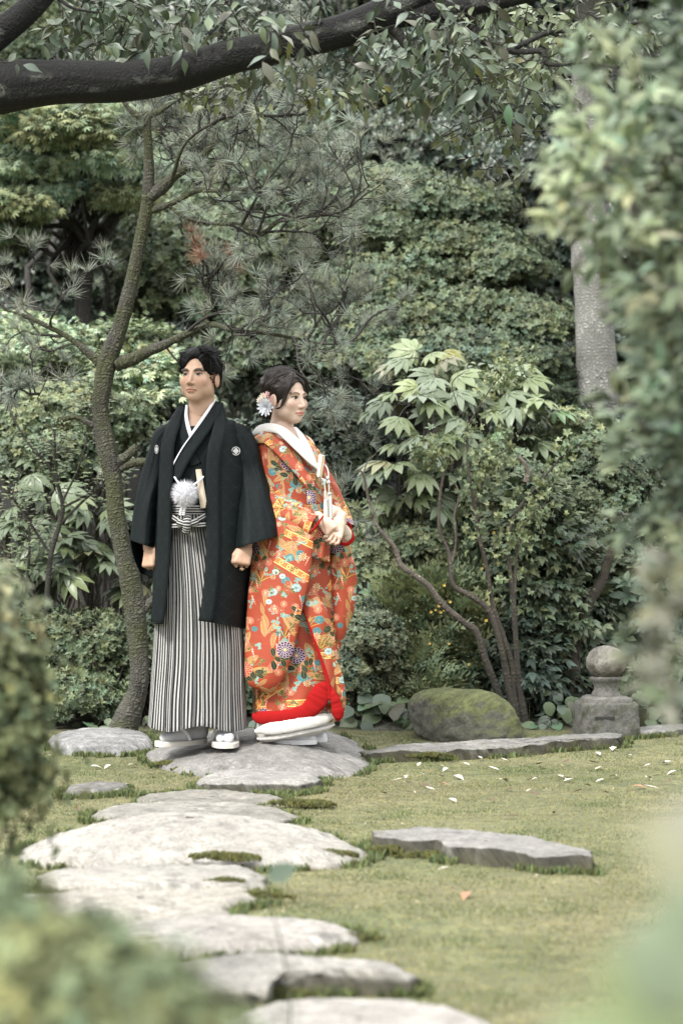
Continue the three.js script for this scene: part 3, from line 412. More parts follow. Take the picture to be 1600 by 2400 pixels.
// ------------------------------------------------------------------ the great bough across the top, its twigs and leaves
{
  const d = 9.7, base = P(-500, 260, d), t = thing('overhanging_tree', 'dark bough of a broadleaved evergreen stretching across the top', 'tree', base.toArray()), r = rng(23);
  const bb = (a, l, rr) => rr * (0.07 * noise(Math.cos(a) * 1.5, Math.sin(a) * 1.5, l * 2.2) + 0.025 * noise(Math.cos(a) * 7, l * 5, Math.sin(a) * 7));
  const dark = (x, y, z) => { const n = fbm(x * 3, y * 12, z * 9, 4), k = 0.008 * (1 + 0.8 * n), X = x + base.x; return rgb(k, k * 0.98, k * 0.95); };
  const band = (list) => { const g = pxTube(list, d, { seg: 64, n: 620, bump: bb }, base), N = g.attributes.normal, p = g.attributes.position, col = []; for (let i = 0; i < p.count; i++) { const x = p.getX(i), y = p.getY(i), z = p.getZ(i), q = dark(x, y, z), b = smooth(-0.75, -0.25, N.getY(i)) * smooth(0.45, 0.05, N.getY(i)), li = clamp((fbm(x * 7, y * 18, z * 7, 4) * 5.5 - 0.45 + 0.8 * noise(x * 40, y * 60, z * 50)) * b); q.lerp(rgb(0.11, 0.115, 0.105), li); col.push(q.r, q.g, q.b); } g.setAttribute('color', new THREE.Float32BufferAttribute(col, 3)); return g; };
  part('bough', band([[-420, 250, 150], [-200, 235, 140], [0, 205, 124], [128, 193, 104], [281, 190, 98], [408, 173, 86], [536, 134, 80], [640, 112, 78], [800, 72, 76], [880, 40, 76], [950, 5, 70], [1050, -50, 60]]), woodMat, t);
  part('bough', band([[860, 60, 40], [960, 38, 46], [1050, 22, 50], [1150, 4, 44], [1260, -18, 36], [1400, -50, 30]]), woodMat, t);
  part('bough', band([[-160, 190, 80], [-60, 120, 74], [20, 62, 66], [80, 10, 60], [130, -50, 56]]), woodMat, t);
  const br = (list, seg = 8) => part('branch', paint(pxTube(list, d, { seg, n: list.length * 7, bump: (a, l, rr) => rr * 0.15 * noise(a, l * 20, 4) }, base), wood(0.035, [1, 0.97, 0.92], 0.2, rgb(0.12, 0.12, 0.1))), woodMat, t);
  br([[915, 60, 30], [935, 82, 26], [952, 104, 24], [972, 118, 24], [1005, 113, 26], [1050, 112, 20]], 12); br([[1095, 20, 24], [1110, 60, 14], [1106, 133, 10], [1120, 185, 9], [1140, 240, 8], [1160, 285, 6], [1172, 327, 5]]);
  br([[1100, 60, 30], [1130, 90, 26], [1160, 105, 20], [1208, 122, 15], [1270, 122, 14], [1280, 148, 12], [1300, 152, 9], [1361, 148, 7], [1450, 160, 5]]); br([[1205, 112, 14], [1230, 100, 13], [1285, 77, 12], [1350, 72, 10], [1412, 66, 10], [1514, 50, 7], [1600, 40, 5]]);
  br([[1278, 140, 8], [1250, 190, 6], [1225, 250, 5], [1218, 330, 4]]); br([[1282, 148, 8], [1300, 190, 6], [1320, 240, 4]]); br([[1140, 240, 6], [1200, 300, 5], [1235, 330, 4]]); br([[1155, 270, 5], [1080, 300, 4], [990, 345, 3]]); br([[1172, 320, 5], [1240, 310, 4], [1330, 300, 3]]); br([[800, 40, 10], [790, 0, 9], [780, -40, 8]]); br([[515, 90, 12], [522, 60, 10], [535, 20, 8], [545, -20, 8]]); br([[130, -10, 12], [170, 18, 8], [230, 30, 5]]);
  br([[1380, 100, 6], [1450, 130, 5], [1520, 160, 4]]); br([[1290, 80, 7], [1390, 110, 5], [1440, 150, 4]]); br([[900, 100, 6], [880, 150, 5], [860, 220, 4]]); br([[1000, 110, 7], [980, 170, 5], [960, 195, 3]]);
  const list = [], twig = [];
  const oval = blade(0.42, 0.22, 0.3, [0, 0.55, 0.95, 1, 0.6, 0.18, 0]), oval2 = blade(0.38, 0.3, 0.55, [0, 0.55, 0.95, 1, 0.6, 0.18, 0]);
  function shoot(p, dir, n, size, col) { // a leafy twig
    const q = p.clone(), v = dir.clone().normalize(), pts = [q.clone()];
    for (let i = 0; i < n; i++) { v.addScaledVector(rdir(r), 0.28).addScaledVector(V(0, -0.1, 0), 1).normalize(); q.addScaledVector(v, size * 0.42); pts.push(q.clone()); const side = V(v.y, -v.x, 0.3 * (r() - 0.5)).multiplyScalar(i % 2 ? 1 : -1), dd = v.clone().multiplyScalar(0.75).add(side.multiplyScalar(0.75)).addScaledVector(V(0, -0.35, 0), 1).addScaledVector(rdir(r), 0.45); list.push({ p: q.clone(), d: dd, n: V(0.5 * (r() - 0.5), 0.75, 0.55).addScaledVector(rdir(r), 0.75), s: size * (0.7 + 0.5 * r()), c: jitter(r() < 0.015 ? rgb(0.2, 0.19, 0.06) : col, r, 0.35, 0.05) }); }
    twig.push(tube(pts, pts.map((_, i) => 0.0028 * (1 - 0.6 * i / pts.length)), { seg: 4, n: pts.length * 2, cap: false }));
  }
  const zone = (x0, x1, y0, y1, n, len, size, col, dd, spreadD = 0.6) => { for (let i = 0; i < n; i++) shoot(P(lerp(x0, x1, r()), lerp(y0, y1, r()), d + dd + spreadD * (r() - 0.5)).sub(base), V(r() - 0.5, 0.2 - 0.6 * r(), 0.4 * (r() - 0.5)), len, size, col); };
  const lf = rgb(0.082, 0.108, 0.068), ly = rgb(0.14, 0.165, 0.075);
  zone(60, 330, -30, 110, 42, 5, 0.07, lf, 0.25); zone(260, 760, -40, 130, 85, 5, 0.075, lf, 0.2); zone(560, 730, 10, 110, 12, 5, 0.085, rgb(0.11, 0.125, 0.085), -0.45, 0.3); zone(-20, 30, 130, 170, 3, 3, 0.075, lf, -0.4, 0.2);
  zone(400, 860, 180, 235, 34, 4, 0.06, ly, 0.5); zone(800, 1120, 60, 190, 52, 5, 0.075, lf, 0.1); zone(1060, 1520, 0, 170, 120, 5, 0.062, rgb(0.135, 0.165, 0.09), 0.35, 1); zone(980, 1320, 150, 300, 55, 5, 0.06, rgb(0.105, 0.14, 0.075), 0.3, 0.8); zone(1040, 1280, 280, 400, 20, 4, 0.055, rgb(0.1, 0.115, 0.055), 0.2, 0.5);
  zone(900, 1180, -20, 60, 18, 4, 0.075, lf, -0.35, 0.3); zone(1040, 1180, 80, 210, 14, 5, 0.085, lf, -0.4, 0.3);
  // the crown goes on above the picture
  for (let i = 0; i < 420; i++) shoot(V(-3.2 + 6.6 * r(), 3.95 + 1.6 * r(), -0.8 + 3.2 * r()).sub(base), rdir(r).setY(0), 6, 0.1, lf);
  leafParts(list, 'leaf', [oval, oval2], leafMat({ roughness: 0.42, specularIntensity: 0.9, transmission: 0.18 }), t);
  part('twigs', paint(merge(twig), rgb(0.05, 0.045, 0.035)), woodMat, t, 'stuff');
}
// ------------------------------------------------------------------ the planting behind
// far trees, each with trunk and crown
function tree(name, label, base, trunkPts, lumps, geo, mat, seed, { tone = 0.05, branches = 14, br = 0.025, group, lich = 0.25, tint = [1, 0.95, 0.87] } = {}) {
  const r = rng(seed), t = thing(name, label, 'tree', base.toArray(), group), L = new Leaves(), ends = [];
  for (const l of lumps) { const d = l.at[2]; finer(l); mass(L, r, P(l.at[0], l.at[1], d).sub(base), [px2m(l.r[0], d), px2m(l.r[1], d), l.r[2]], l, ends); }
  if (trunkPts) { const tp = trunkPts.map((q) => P(q[0], q[1], q[3]).sub(base)); tp.unshift(V(0, -0.1, 0)); part('trunk', paint(tube(tp, [px2m(trunkPts[0][2], trunkPts[0][3]) * 0.62, ...trunkPts.map((q) => px2m(q[2], q[3]) / 2)], { seg: 14, n: tp.length * 8, bump: (a, l, rr) => rr * (0.12 * noise(a, l * 3, 1) + 0.05 * noise(a * 4, l * 16, 2)) }), wood(tone, tint, lich)), woodMat, t);
    const gs = []; for (let i = 0; i < branches; i++) { const a = tp[Math.max(1, Math.floor(tp.length * (0.4 + 0.6 * r())) - 1)], e = ends[Math.floor(r() * ends.length)]; gs.push(tube(crook(r, a, e, 0.09), [br, br * 0.8, br * 0.6, br * 0.45, br * 0.35, br * 0.2], { seg: 5, n: 14 })); } part('branches', paint(merge(gs), wood(tone * 0.9)), woodMat, t, 'stuff'); }
  L.build('crown', geo, mat, t); return t;
}
const M = (x, y, d, rx, ry, rz, o) => ({ at: [x, y, d], r: [rx, ry, rz], ...o });
// the dark evergreen wall of trees, far behind
tree('evergreen_tree', 'tall dark glossy evergreen behind the middle of the garden', onGround(960, 21), [[960, 900, 60, 21], [950, 500, 45, 21], [940, 150, 30, 21]], [M(1000, 260, 21, 330, 200, 1.6, { n: 9000, clumps: 90, cr: 0.32, size: 0.1, color: DARK, vary: 0.5 }), M(1050, 560, 21, 320, 200, 1.4, { n: 7000, clumps: 80, cr: 0.3, size: 0.1, color: DARK }), M(880, -60, 21, 420, 200, 1.8, { n: 8000, clumps: 70, cr: 0.35, size: 0.1, color: GREY })], ROS, matGloss, 31, { group: 'evergreen trees at the back' });
tree('evergreen_tree', 'dark evergreen behind the pine, left of the middle', onGround(520, 20), [[520, 900, 60, 20], [510, 500, 45, 20], [500, 100, 30, 20]], [M(520, 180, 20, 330, 230, 1.5, { n: 8000, clumps: 80, cr: 0.33, size: 0.1, color: DARK, vary: 0.5 }), M(540, 520, 20, 300, 240, 1.4, { n: 8000, clumps: 80, cr: 0.3, size: 0.1, color: G1 }), M(560, 850, 19.5, 300, 200, 1.2, { n: 5500, clumps: 60, cr: 0.28, size: 0.09, color: DARK })], ROS, matGloss, 32, { group: 'evergreen trees at the back' });
tree('evergreen_tree', 'dark evergreen at the far left edge behind the maple', onGround(60, 21), [[60, 900, 60, 21], [70, 500, 45, 21], [70, 150, 30, 21]], [M(60, 120, 21, 340, 220, 1.5, { n: 7000, clumps: 70, cr: 0.35, size: 0.1, color: G1, vary: 0.5 }), M(100, 560, 21.5, 330, 260, 1.2, { n: 5000, clumps: 60, cr: 0.3, size: 0.1, color: DARK }), M(120, 950, 19.5, 300, 200, 1.2, { n: 5000, clumps: 60, cr: 0.28, size: 0.09, color: DARK })], ROS, matGloss, 33, { group: 'evergreen trees at the back' });
tree('evergreen_tree', 'dark evergreen at the far right behind the grey trunk', onGround(1480, 21), [[1490, 900, 60, 21], [1480, 500, 45, 21], [1480, 100, 30, 21]], [M(1480, 180, 21, 330, 250, 1.6, { n: 7000, clumps: 70, cr: 0.35, size: 0.1, color: DARK }), M(1480, 620, 21, 330, 260, 1.4, { n: 6500, clumps: 70, cr: 0.3, size: 0.1, color: DARK }), M(1380, 1000, 19.5, 330, 220, 1.2, { n: 6000, clumps: 60, cr: 0.28, size: 0.09, color: DARK })], ROS, matGloss, 34, { group: 'evergreen trees at the back' });
for (const [x, s] of [[-250, 35], [300, 36], [780, 37], [1240, 38], [1850, 39]]) tree('woodland_tree', ['dim woodland tree on the bank beyond the left picture edge', 'dim woodland tree on the bank behind the maple', 'dim woodland tree on the bank behind the middle evergreens', 'dim woodland tree on the bank behind the azalea mound', 'dim woodland tree on the bank beyond the right picture edge'][s - 35], onGround(x, 27), [[x, 700, 50, 27], [x + 20, 300, 40, 27], [x, 0, 30, 27]], [M(x, 150, 27, 360, 300, 1.8, { n: 3500, clumps: 60, cr: 0.6, size: 0.2, color: DARK }), M(x + 60, 650, 26.5, 340, 300, 1.8, { n: 3500, clumps: 60, cr: 0.6, size: 0.2, color: DARK })], ROS, matLeaf, s, { group: 'woodland trees on the bank' });
// bare pale stems in front of the dark trees
{
  const d = 18.5, b = onGround(900, d), t = thing('bare_shrub', 'tall bare grey stems standing before the dark evergreens', 'shrub', b.toArray()), c = wood(0.17, [1, 0.94, 0.86], 0.2);
  for (const l of [[[905, 900, 26], [900, 560, 24], [898, 420, 22], [888, 330, 18], [884, 230, 14], [876, 150, 9]], [[890, 400, 14], [872, 320, 12], [880, 260, 10], [905, 200, 7]], [[960, 800, 22], [965, 420, 18], [966, 330, 16], [962, 250, 12], [970, 180, 8]], [[966, 320, 9], [985, 285, 8], [1005, 270, 5]], [[895, 560, 12], [850, 410, 10], [800, 350, 8], [740, 320, 5]], [[898, 450, 10], [860, 360, 9], [800, 260, 6]], [[900, 500, 10], [860, 395, 8], [760, 340, 5]], [[965, 430, 9], [1010, 410, 8], [1060, 400, 5]]]) part('stem', paint(pxTube(l, d, { seg: 7, n: 26 }, b), c), woodMat, t);
}
// maple on the left, in flat pale layers
const MP = rgb(0.37, 0.47, 0.32);
tree('maple_tree', 'pale green maple in flat layers behind the pine at left', onGround(200, 16), [[190, 900, 44, 16], [200, 640, 34, 16], [215, 590, 28, 16], [250, 520, 22, 16], [285, 440, 16, 16], [310, 380, 10, 16]], [
  ...[[60, 300, 120, 34, MP], [190, 330, 130, 30, G4], [40, 400, 110, 30, MP], [255, 385, 110, 28, MP], [110, 445, 150, 30, MP], [30, 490, 90, 28, G4], [210, 300, 160, 40, G4], [120, 260, 200, 46, G4], [300, 470, 60, 20, G4], [20, 560, 60, 26, G3]].map(([x, y, rx, ry, c]) => M(x, y, 15.2 + (x % 7) * 0.08, rx, ry, 0.5, { n: 900, clumps: 30, cr: 0.13, flat: 0.32, size: 0.075, color: c, up: -0.15, inner: 0.3, vary: 0.25, nz: 1 })),
  M(150, 190, 18.2, 290, 160, 0.6, { n: 3600, clumps: 60, cr: 0.2, size: 0.07, color: G2 })], palmate(5, 1.25, 0.3, 0.15, 0.25, [0.3, 0.9, 0.7, 0]), matSoft, 41, { tone: 0.07, branches: 26, br: 0.028 });
{ // its bare lower limbs against the dark
  const d = 15.9, b = onGround(190, d), t = thing('bare_maple', 'crooked dark maple limbs fanning over the dark hollow at left', 'tree', b.toArray());
  for (const l of [[[200, 1000, 36], [205, 640, 30], [225, 580, 26], [262, 525, 22], [280, 470, 22], [300, 420, 16], [320, 370, 10]], [[195, 640, 22], [165, 590, 16], [140, 555, 13], [110, 540, 10], [80, 530, 6]], [[175, 600, 14], [180, 545, 13], [192, 490, 11], [205, 440, 8], [212, 390, 5]], [[182, 545, 10], [150, 520, 9], [120, 500, 7]], [[190, 620, 12], [110, 590, 10], [60, 555, 8], [30, 520, 5]], [[190, 525, 8], [250, 480, 8], [290, 440, 5]], [[165, 590, 9], [162, 540, 8], [158, 500, 6]], [[190, 640, 14], [150, 612, 12], [130, 580, 9], [90, 545, 7], [40, 500, 5]]]) part('limb', paint(pxTube(l, d, { seg: 9, n: 30, bump: (a, q, rr) => rr * 0.12 * noise(a, q * 9, 3) }, b), wood(0.085, [1, 0.92, 0.84], 0.1)), woodMat, t);
}
shrub('maple_shrub', 'bright pale maple sprays just behind the man at left', 'shrub', null, [M(330, 880, 14.2, 110, 60, 0.4, { n: 1200, clumps: 40, cr: 0.14, flat: 0.35, size: 0.06, color: MP, up: -0.1, tips: rgb(0.3, 0.3, 0.17) }), M(380, 930, 14, 90, 30, 0.3, { n: 500, clumps: 20, cr: 0.12, flat: 0.3, size: 0.06, color: MP, up: -0.1 }), M(300, 800, 14.4, 120, 46, 0.4, { n: 800, clumps: 30, cr: 0.13, flat: 0.35, size: 0.055, color: G3, up: 0 }), M(90, 810, 14.4, 160, 60, 0.5, { n: 1700, clumps: 50, cr: 0.14, flat: 0.4, size: 0.055, color: MP, up: 0 }), M(70, 900, 14.1, 160, 70, 0.5, { n: 1800, clumps: 50, cr: 0.14, flat: 0.5, size: 0.055, color: G3, up: 0 })], palmate(5, 1.2, 0.34, 0.15, 0.25, [0.3, 0.9, 0.7, 0]), matSoft, 43, { stems: 24, base: onGround(250, 14.2) });
shrub('leafy_shrub', 'small leaved bright shrub below the maple at the left edge', 'shrub', null, [M(140, 980, 13.6, 190, 70, 0.4, { n: 3000, clumps: 70, cr: 0.12, size: 0.045, color: G3 }), M(90, 1080, 13.4, 160, 60, 0.35, { n: 2200, clumps: 50, cr: 0.11, size: 0.045, color: G2 }), M(300, 1020, 13.7, 70, 40, 0.25, { n: 700, clumps: 20, cr: 0.1, size: 0.045, color: G3 })], ROS, matLeaf, 44, { stems: 20, base: onGround(130, 13.5) });
shrub('evergreen_shrub', 'dark mid green shrub seen through the pine behind the couple', 'shrub', null, [M(470, 640, 16.5, 200, 130, 0.7, { n: 3600, clumps: 70, cr: 0.2, size: 0.075, color: G2, tips: G3 }), M(640, 600, 16.8, 170, 140, 0.7, { n: 3200, clumps: 60, cr: 0.2, size: 0.075, color: G2 }), M(500, 450, 17.4, 200, 120, 0.7, { n: 2800, clumps: 50, cr: 0.22, size: 0.075, color: G2 }), M(620, 820, 16, 190, 90, 0.6, { n: 2600, clumps: 50, cr: 0.18, size: 0.07, color: G1 })], ROS, matLeaf, 45, { stems: 16, base: onGround(560, 16.6) });
// the layered azalea mound right of centre
shrub('azalea_mound', 'great rounded mound of small leaved azalea right of centre', 'shrub', null, [[900, 470, 190, 64, G2], [1010, 500, 190, 56, G2], [870, 560, 190, 60, G2], [1080, 590, 190, 54, G2], [980, 660, 230, 56, G2], [1180, 640, 90, 40, G2], [880, 690, 150, 54, G2], [1100, 740, 190, 54, G2], [950, 770, 190, 50, G2], [1240, 770, 110, 46, G2], [820, 800, 120, 50, G2], [1080, 830, 200, 46, G1], [880, 860, 130, 50, G2], [1180, 860, 160, 40, G1]].map(([x, y, rx, ry, c], i) => M(x, y, 15.9 - 0.07 * i, rx, ry, 0.45, { n: 1700, clumps: 110, cr: 0.13, flat: 0.5, size: 0.05, color: c, tips: null, inner: 0.6, vary: 0.3, low: -0.3 })), ROS, matLeaf, 46, { stems: 30, base: onGround(1030, 15.8), stemR: 0.025 });
shrub('camellia_shrub', 'glossy dark camellia above the azalea mound', 'shrub', null, [M(1190, 420, 18, 150, 70, 0.5, { n: 1400, clumps: 40, cr: 0.2, size: 0.09, color: DARK }), M(1000, 360, 18.2, 190, 70, 0.5, { n: 1700, clumps: 40, cr: 0.2, size: 0.09, color: DARK }), M(750, 330, 18.4, 160, 90, 0.5, { n: 1500, clumps: 40, cr: 0.2, size: 0.09, color: G1 }), M(720, 470, 17.6, 120, 80, 0.5, { n: 1000, clumps: 30, cr: 0.18, size: 0.08, color: G2 }), M(1000, 200, 18.6, 260, 90, 0.5, { n: 2400, clumps: 50, cr: 0.2, size: 0.085, color: GREY })], ROSL, matGloss, 47, { stems: 12, base: onGround(1000, 18) });
// the tree with the pale grey trunk at right
tree('grey_trunk_tree', 'thick pale grey trunk half hidden by leaves at right', onGround(1400, 14.6), [[1405, 1240, 120, 14.6], [1400, 980, 100, 14.6], [1392, 780, 92, 14.6], [1385, 600, 92, 14.6], [1378, 400, 84, 14.6], [1380, 100, 74, 14.6], [1390, -300, 60, 14.6]], [M(1450, -200, 14.6, 380, 160, 1.1, { n: 4000, clumps: 60, cr: 0.22, size: 0.08, color: G1 }), M(1520, 300, 15.5, 130, 200, 0.6, { n: 2500, clumps: 40, cr: 0.2, size: 0.08, color: G1 })], ROS, matLeaf, 48, { tone: 0.4, branches: 3, br: 0.012, lich: 0.1, tint: [0.97, 0.985, 0.95] });
// hand-leaved shrubs: every leaf a part
function fatsia(label, base, heads, seed, size, colors, stemsAt, most = 300) {
  const r = rng(seed), t = thing('palmate_shrub', label, 'shrub', base.toArray()), list = [], stems = [];
  const ln = [0.62, 0.85, 1, 1.05, 1.05, 1, 0.85, 0.62], gs = [palmate(8, 2.0, 0.36, 0.22, 0.28, [0.35, 0.75, 1, 0.7, 0], ln), palmate(7, 1.8, 0.38, 0.26, 0.42, [0.35, 0.75, 1, 0.7, 0], ln.slice(0, 7))];
  for (const [x, y, d, n, sp] of heads) {
    const top = P(x, y, d).sub(base); const s0 = stemsAt.map(([sx, sd]) => onGround(sx, sd).sub(base)).sort((a, b) => Math.abs(a.x - top.x) - Math.abs(b.x - top.x))[0];
    stems.push(tube(crook(r, s0, top.clone().add(V(0, -0.03, 0)), 0.05), [0.018, 0.016, 0.014, 0.012, 0.011, 0.008], { seg: 7, n: 18 }));
    for (let i = 0; i < n; i++) {
      const a = i * 2.4 + r(), k = (0.35 + 0.65 * i / n) * sp, dr = V(Math.cos(a), 0.55 - 1.0 * i / n + 0.25 * r(), Math.sin(a) * 0.8 + 0.2), e = top.clone().addScaledVector(dr, k); stems.push(tube([top.clone(), top.clone().addScaledVector(dr, k * 0.5).add(V(0, 0.015, 0)), e], [0.0045, 0.0035, 0.003], { seg: 4, n: 6, cap: false }));
      list.push({ p: e, d: dr.clone().setY(dr.y * 0.5 - 0.12).addScaledVector(rdir(r), 0.3), n: V(dr.x * 0.4, 1, dr.z * 0.35 + 0.6).addScaledVector(rdir(r), 0.5), s: size * (0.65 + 0.45 * r()), c: jitter(r() < 0.012 ? rgb(0.27, 0.25, 0.09) : colors[Math.floor(r() * colors.length)], r, 0.25, 0.03) });
    }
  }
  part('stems', paint(merge(stems), wood(0.1, [1, 0.97, 0.8])), woodMat, t, 'stuff');
  leafParts(list, 'leaf', gs, leafMat({ roughness: 0.4, specularIntensity: 0.9, transmission: 0.2 }), t, most); return t;
}
fatsia('broad hand shaped leaves of a tall shrub right of the woman', onGround(1050, 13.9), [[1050, 900, 13.3, 12, 0.22], [1180, 880, 13.5, 10, 0.2], [1010, 850, 13.55, 11, 0.24], [1100, 880, 13.55, 10, 0.24], [960, 950, 13.15, 12, 0.24], [1080, 960, 13.25, 12, 0.25], [1170, 950, 13.45, 11, 0.24], [1240, 960, 13.35, 8, 0.2], [1010, 1040, 13.05, 12, 0.24], [1120, 1050, 13.15, 10, 0.22], [1200, 1040, 13.35, 8, 0.2], [940, 1110, 12.95, 11, 0.23], [1040, 1130, 13.05, 11, 0.23], [960, 1180, 12.95, 10, 0.22], [1090, 1180, 13.25, 8, 0.22]], 51, 0.148, [G4, rgb(0.18, 0.22, 0.12), G3, rgb(0.2, 0.25, 0.135)], [[1000, 13.9], [1080, 14], [1150, 14.1]]);
fatsia('hand shaped glossy leaves of a shrub left of the pine trunk', onGround(150, 12.9), [[60, 1090, 13.2, 9, 0.2], [200, 1100, 13.3, 10, 0.2], [110, 1170, 13, 10, 0.2], [230, 1210, 13, 11, 0.2], [60, 1240, 12.9, 10, 0.19], [140, 1280, 12.8, 11, 0.2], [215, 1310, 12.8, 12, 0.2], [110, 1350, 12.7, 8, 0.18], [330, 1230, 13.4, 9, 0.2], [10, 1330, 12.8, 8, 0.18], [340, 1380, 13, 8, 0.18]], 52, 0.145, [G2, G2, G3, rgb(0.13, 0.165, 0.09)], [[80, 12.9], [150, 12.9], [210, 12.95]]);
shrub('fern_shrub', 'dim ferny shrub before the dark gap at right', 'shrub', null, [M(1310, 920, 14.9, 110, 50, 0.4, { n: 1300, clumps: 40, cr: 0.13, flat: 0.35, size: 0.09, color: G1, up: -0.2 }), M(1330, 1000, 14.8, 130, 60, 0.4, { n: 1200, clumps: 40, cr: 0.13, flat: 0.35, size: 0.09, color: DARK, up: -0.2 })], spray(9, LANCE, 0.4), matLeaf, 53, { stems: 8, base: onGround(1310, 14.9) });
// tall thin twigs at the left edge
{
  const r = rng(61), d = 12.5, b = onGround(105, d), t = thing('twiggy_shrub', 'thin grey stems branching upward at the left edge', 'shrub', b.toArray()), L = new Leaves(), gs = [];
  for (const l of [[[105, 1500, 14], [120, 1300, 13], [140, 1230, 12], [148, 1190, 11], [120, 1100, 8], [60, 1030, 6], [5, 920, 4]], [[148, 1190, 8], [135, 1130, 7], [130, 1060, 6], [128, 1000, 4]], [[140, 1230, 8], [200, 1170, 7], [260, 1120, 5], [285, 1060, 3]], [[148, 1190, 7], [220, 1150, 6], [300, 1080, 4]], [[146, 1180, 6], [190, 1080, 5], [210, 1000, 4], [215, 930, 3]], [[120, 1300, 7], [40, 1180, 6], [0, 1120, 4]], [[105, 1450, 8], [40, 1330, 7], [0, 1290, 5]], [[60, 1400, 7], [70, 1280, 6], [65, 1200, 4]]]) { gs.push(pxTube(l, d, { seg: 6, n: 24 }, b)); const c = new THREE.CatmullRomCurve3(l.map((q) => P(q[0], q[1], d).sub(b))); for (let i = 0; i < 16; i++) { const p = c.getPoint(0.45 + 0.55 * r()); gs.push(tube(crook(r, p, p.clone().add(V(0.22 * (r() - 0.5), 0.16 * r(), 0.16 * (r() - 0.5))), 0.12), [0.0028, 0.0025, 0.002, 0.002, 0.0016, 0.001], { seg: 4, n: 8 })); for (let k = 0; k < 7; k++) L.add(p.clone().add(rdir(r).multiplyScalar(0.1)), rdir(r).setY(0.3), V(0, 1, 0.4), 0.032 * (0.7 + 0.6 * r()), jitter(G3, r)); } }
  part('stems', paint(merge(gs), wood(0.075, [1, 0.96, 0.88], 0.2)), woodMat, t); L.build('foliage', OVAL, matLeaf, t);
}
// low azaleas either side of the couple
const az = { flat: 0.6, inner: 0.7, low: -0.2 };
shrub('azalea_bush', 'low clipped bush of tiny leaves right beside the woman', 'shrub', null, [M(850, 1560, 12.35, 100, 150, 0.28, { n: 4200, clumps: 130, cr: 0.06, size: 0.024, color: rgb(0.14, 0.165, 0.1), ...az }), M(820, 1640, 12.2, 70, 70, 0.2, { n: 1300, clumps: 50, cr: 0.05, size: 0.024, color: G1, ...az })], ROST, matLeaf, 62, { stems: 40, base: onGround(850, 12.3), stemR: 0.006, stemC: rgb(0.13, 0.115, 0.09) });
shrub('azalea_bush', 'pale green clipped azalea behind the bare curved branch', 'shrub', null, [M(900, 1330, 13.2, 150, 110, 0.35, { n: 4200, clumps: 110, cr: 0.08, size: 0.036, color: rgb(0.24, 0.275, 0.155), tips: rgb(0.31, 0.34, 0.2), nz: 0.6, ...az }), M(1010, 1290, 13.1, 130, 80, 0.3, { n: 2600, clumps: 70, cr: 0.08, size: 0.036, color: rgb(0.23, 0.265, 0.15), nz: 0.6, ...az }), M(1090, 1260, 13.2, 120, 80, 0.3, { n: 1900, clumps: 50, cr: 0.08, size: 0.036, color: rgb(0.28, 0.265, 0.16), nz: 0.6, ...az })], ROST, matLeaf, 63, { stems: 30, base: onGround(950, 13.3), stemR: 0.008 });
shrub('azalea_bush', 'low azalea with bare pale twigs left of the pine foot', 'shrub', null, [M(210, 1530, 12.5, 130, 90, 0.3, { n: 2600, clumps: 80, cr: 0.07, size: 0.028, color: G2, ...az }), M(170, 1650, 12.3, 140, 80, 0.3, { n: 2600, clumps: 80, cr: 0.07, size: 0.028, color: G2, tips: G3, ...az }), M(60, 1560, 12.6, 120, 160, 0.3, { n: 2400, clumps: 70, cr: 0.07, size: 0.03, color: G2, ...az })], ROST, matLeaf, 64, { stems: 90, base: onGround(190, 12.4), stemR: 0.009, stemC: rgb(0.2, 0.175, 0.145) });
shrub('azalea_bush', 'dark low bush between the pine trunk and the striped trousers', 'shrub', null, [M(350, 1560, 12.6, 100, 130, 0.3, { n: 2600, clumps: 70, cr: 0.08, size: 0.032, color: G1, ...az })], ROST, matLeaf, 65, { stems: 30, base: onGround(350, 12.6) });
shrub('dark_shrub', 'shaded leafy shrub behind the couple', 'shrub', null, [M(560, 1200, 13.4, 260, 220, 0.4, { n: 3400, clumps: 70, cr: 0.14, size: 0.06, color: DARK }), M(560, 1560, 13, 240, 150, 0.35, { n: 2600, clumps: 60, cr: 0.12, size: 0.055, color: G1 }), M(780, 1060, 13.8, 130, 130, 0.35, { n: 1700, clumps: 40, cr: 0.14, size: 0.06, color: DARK })], ROS, matLeaf, 66, { stems: 14, base: onGround(560, 13.2) });
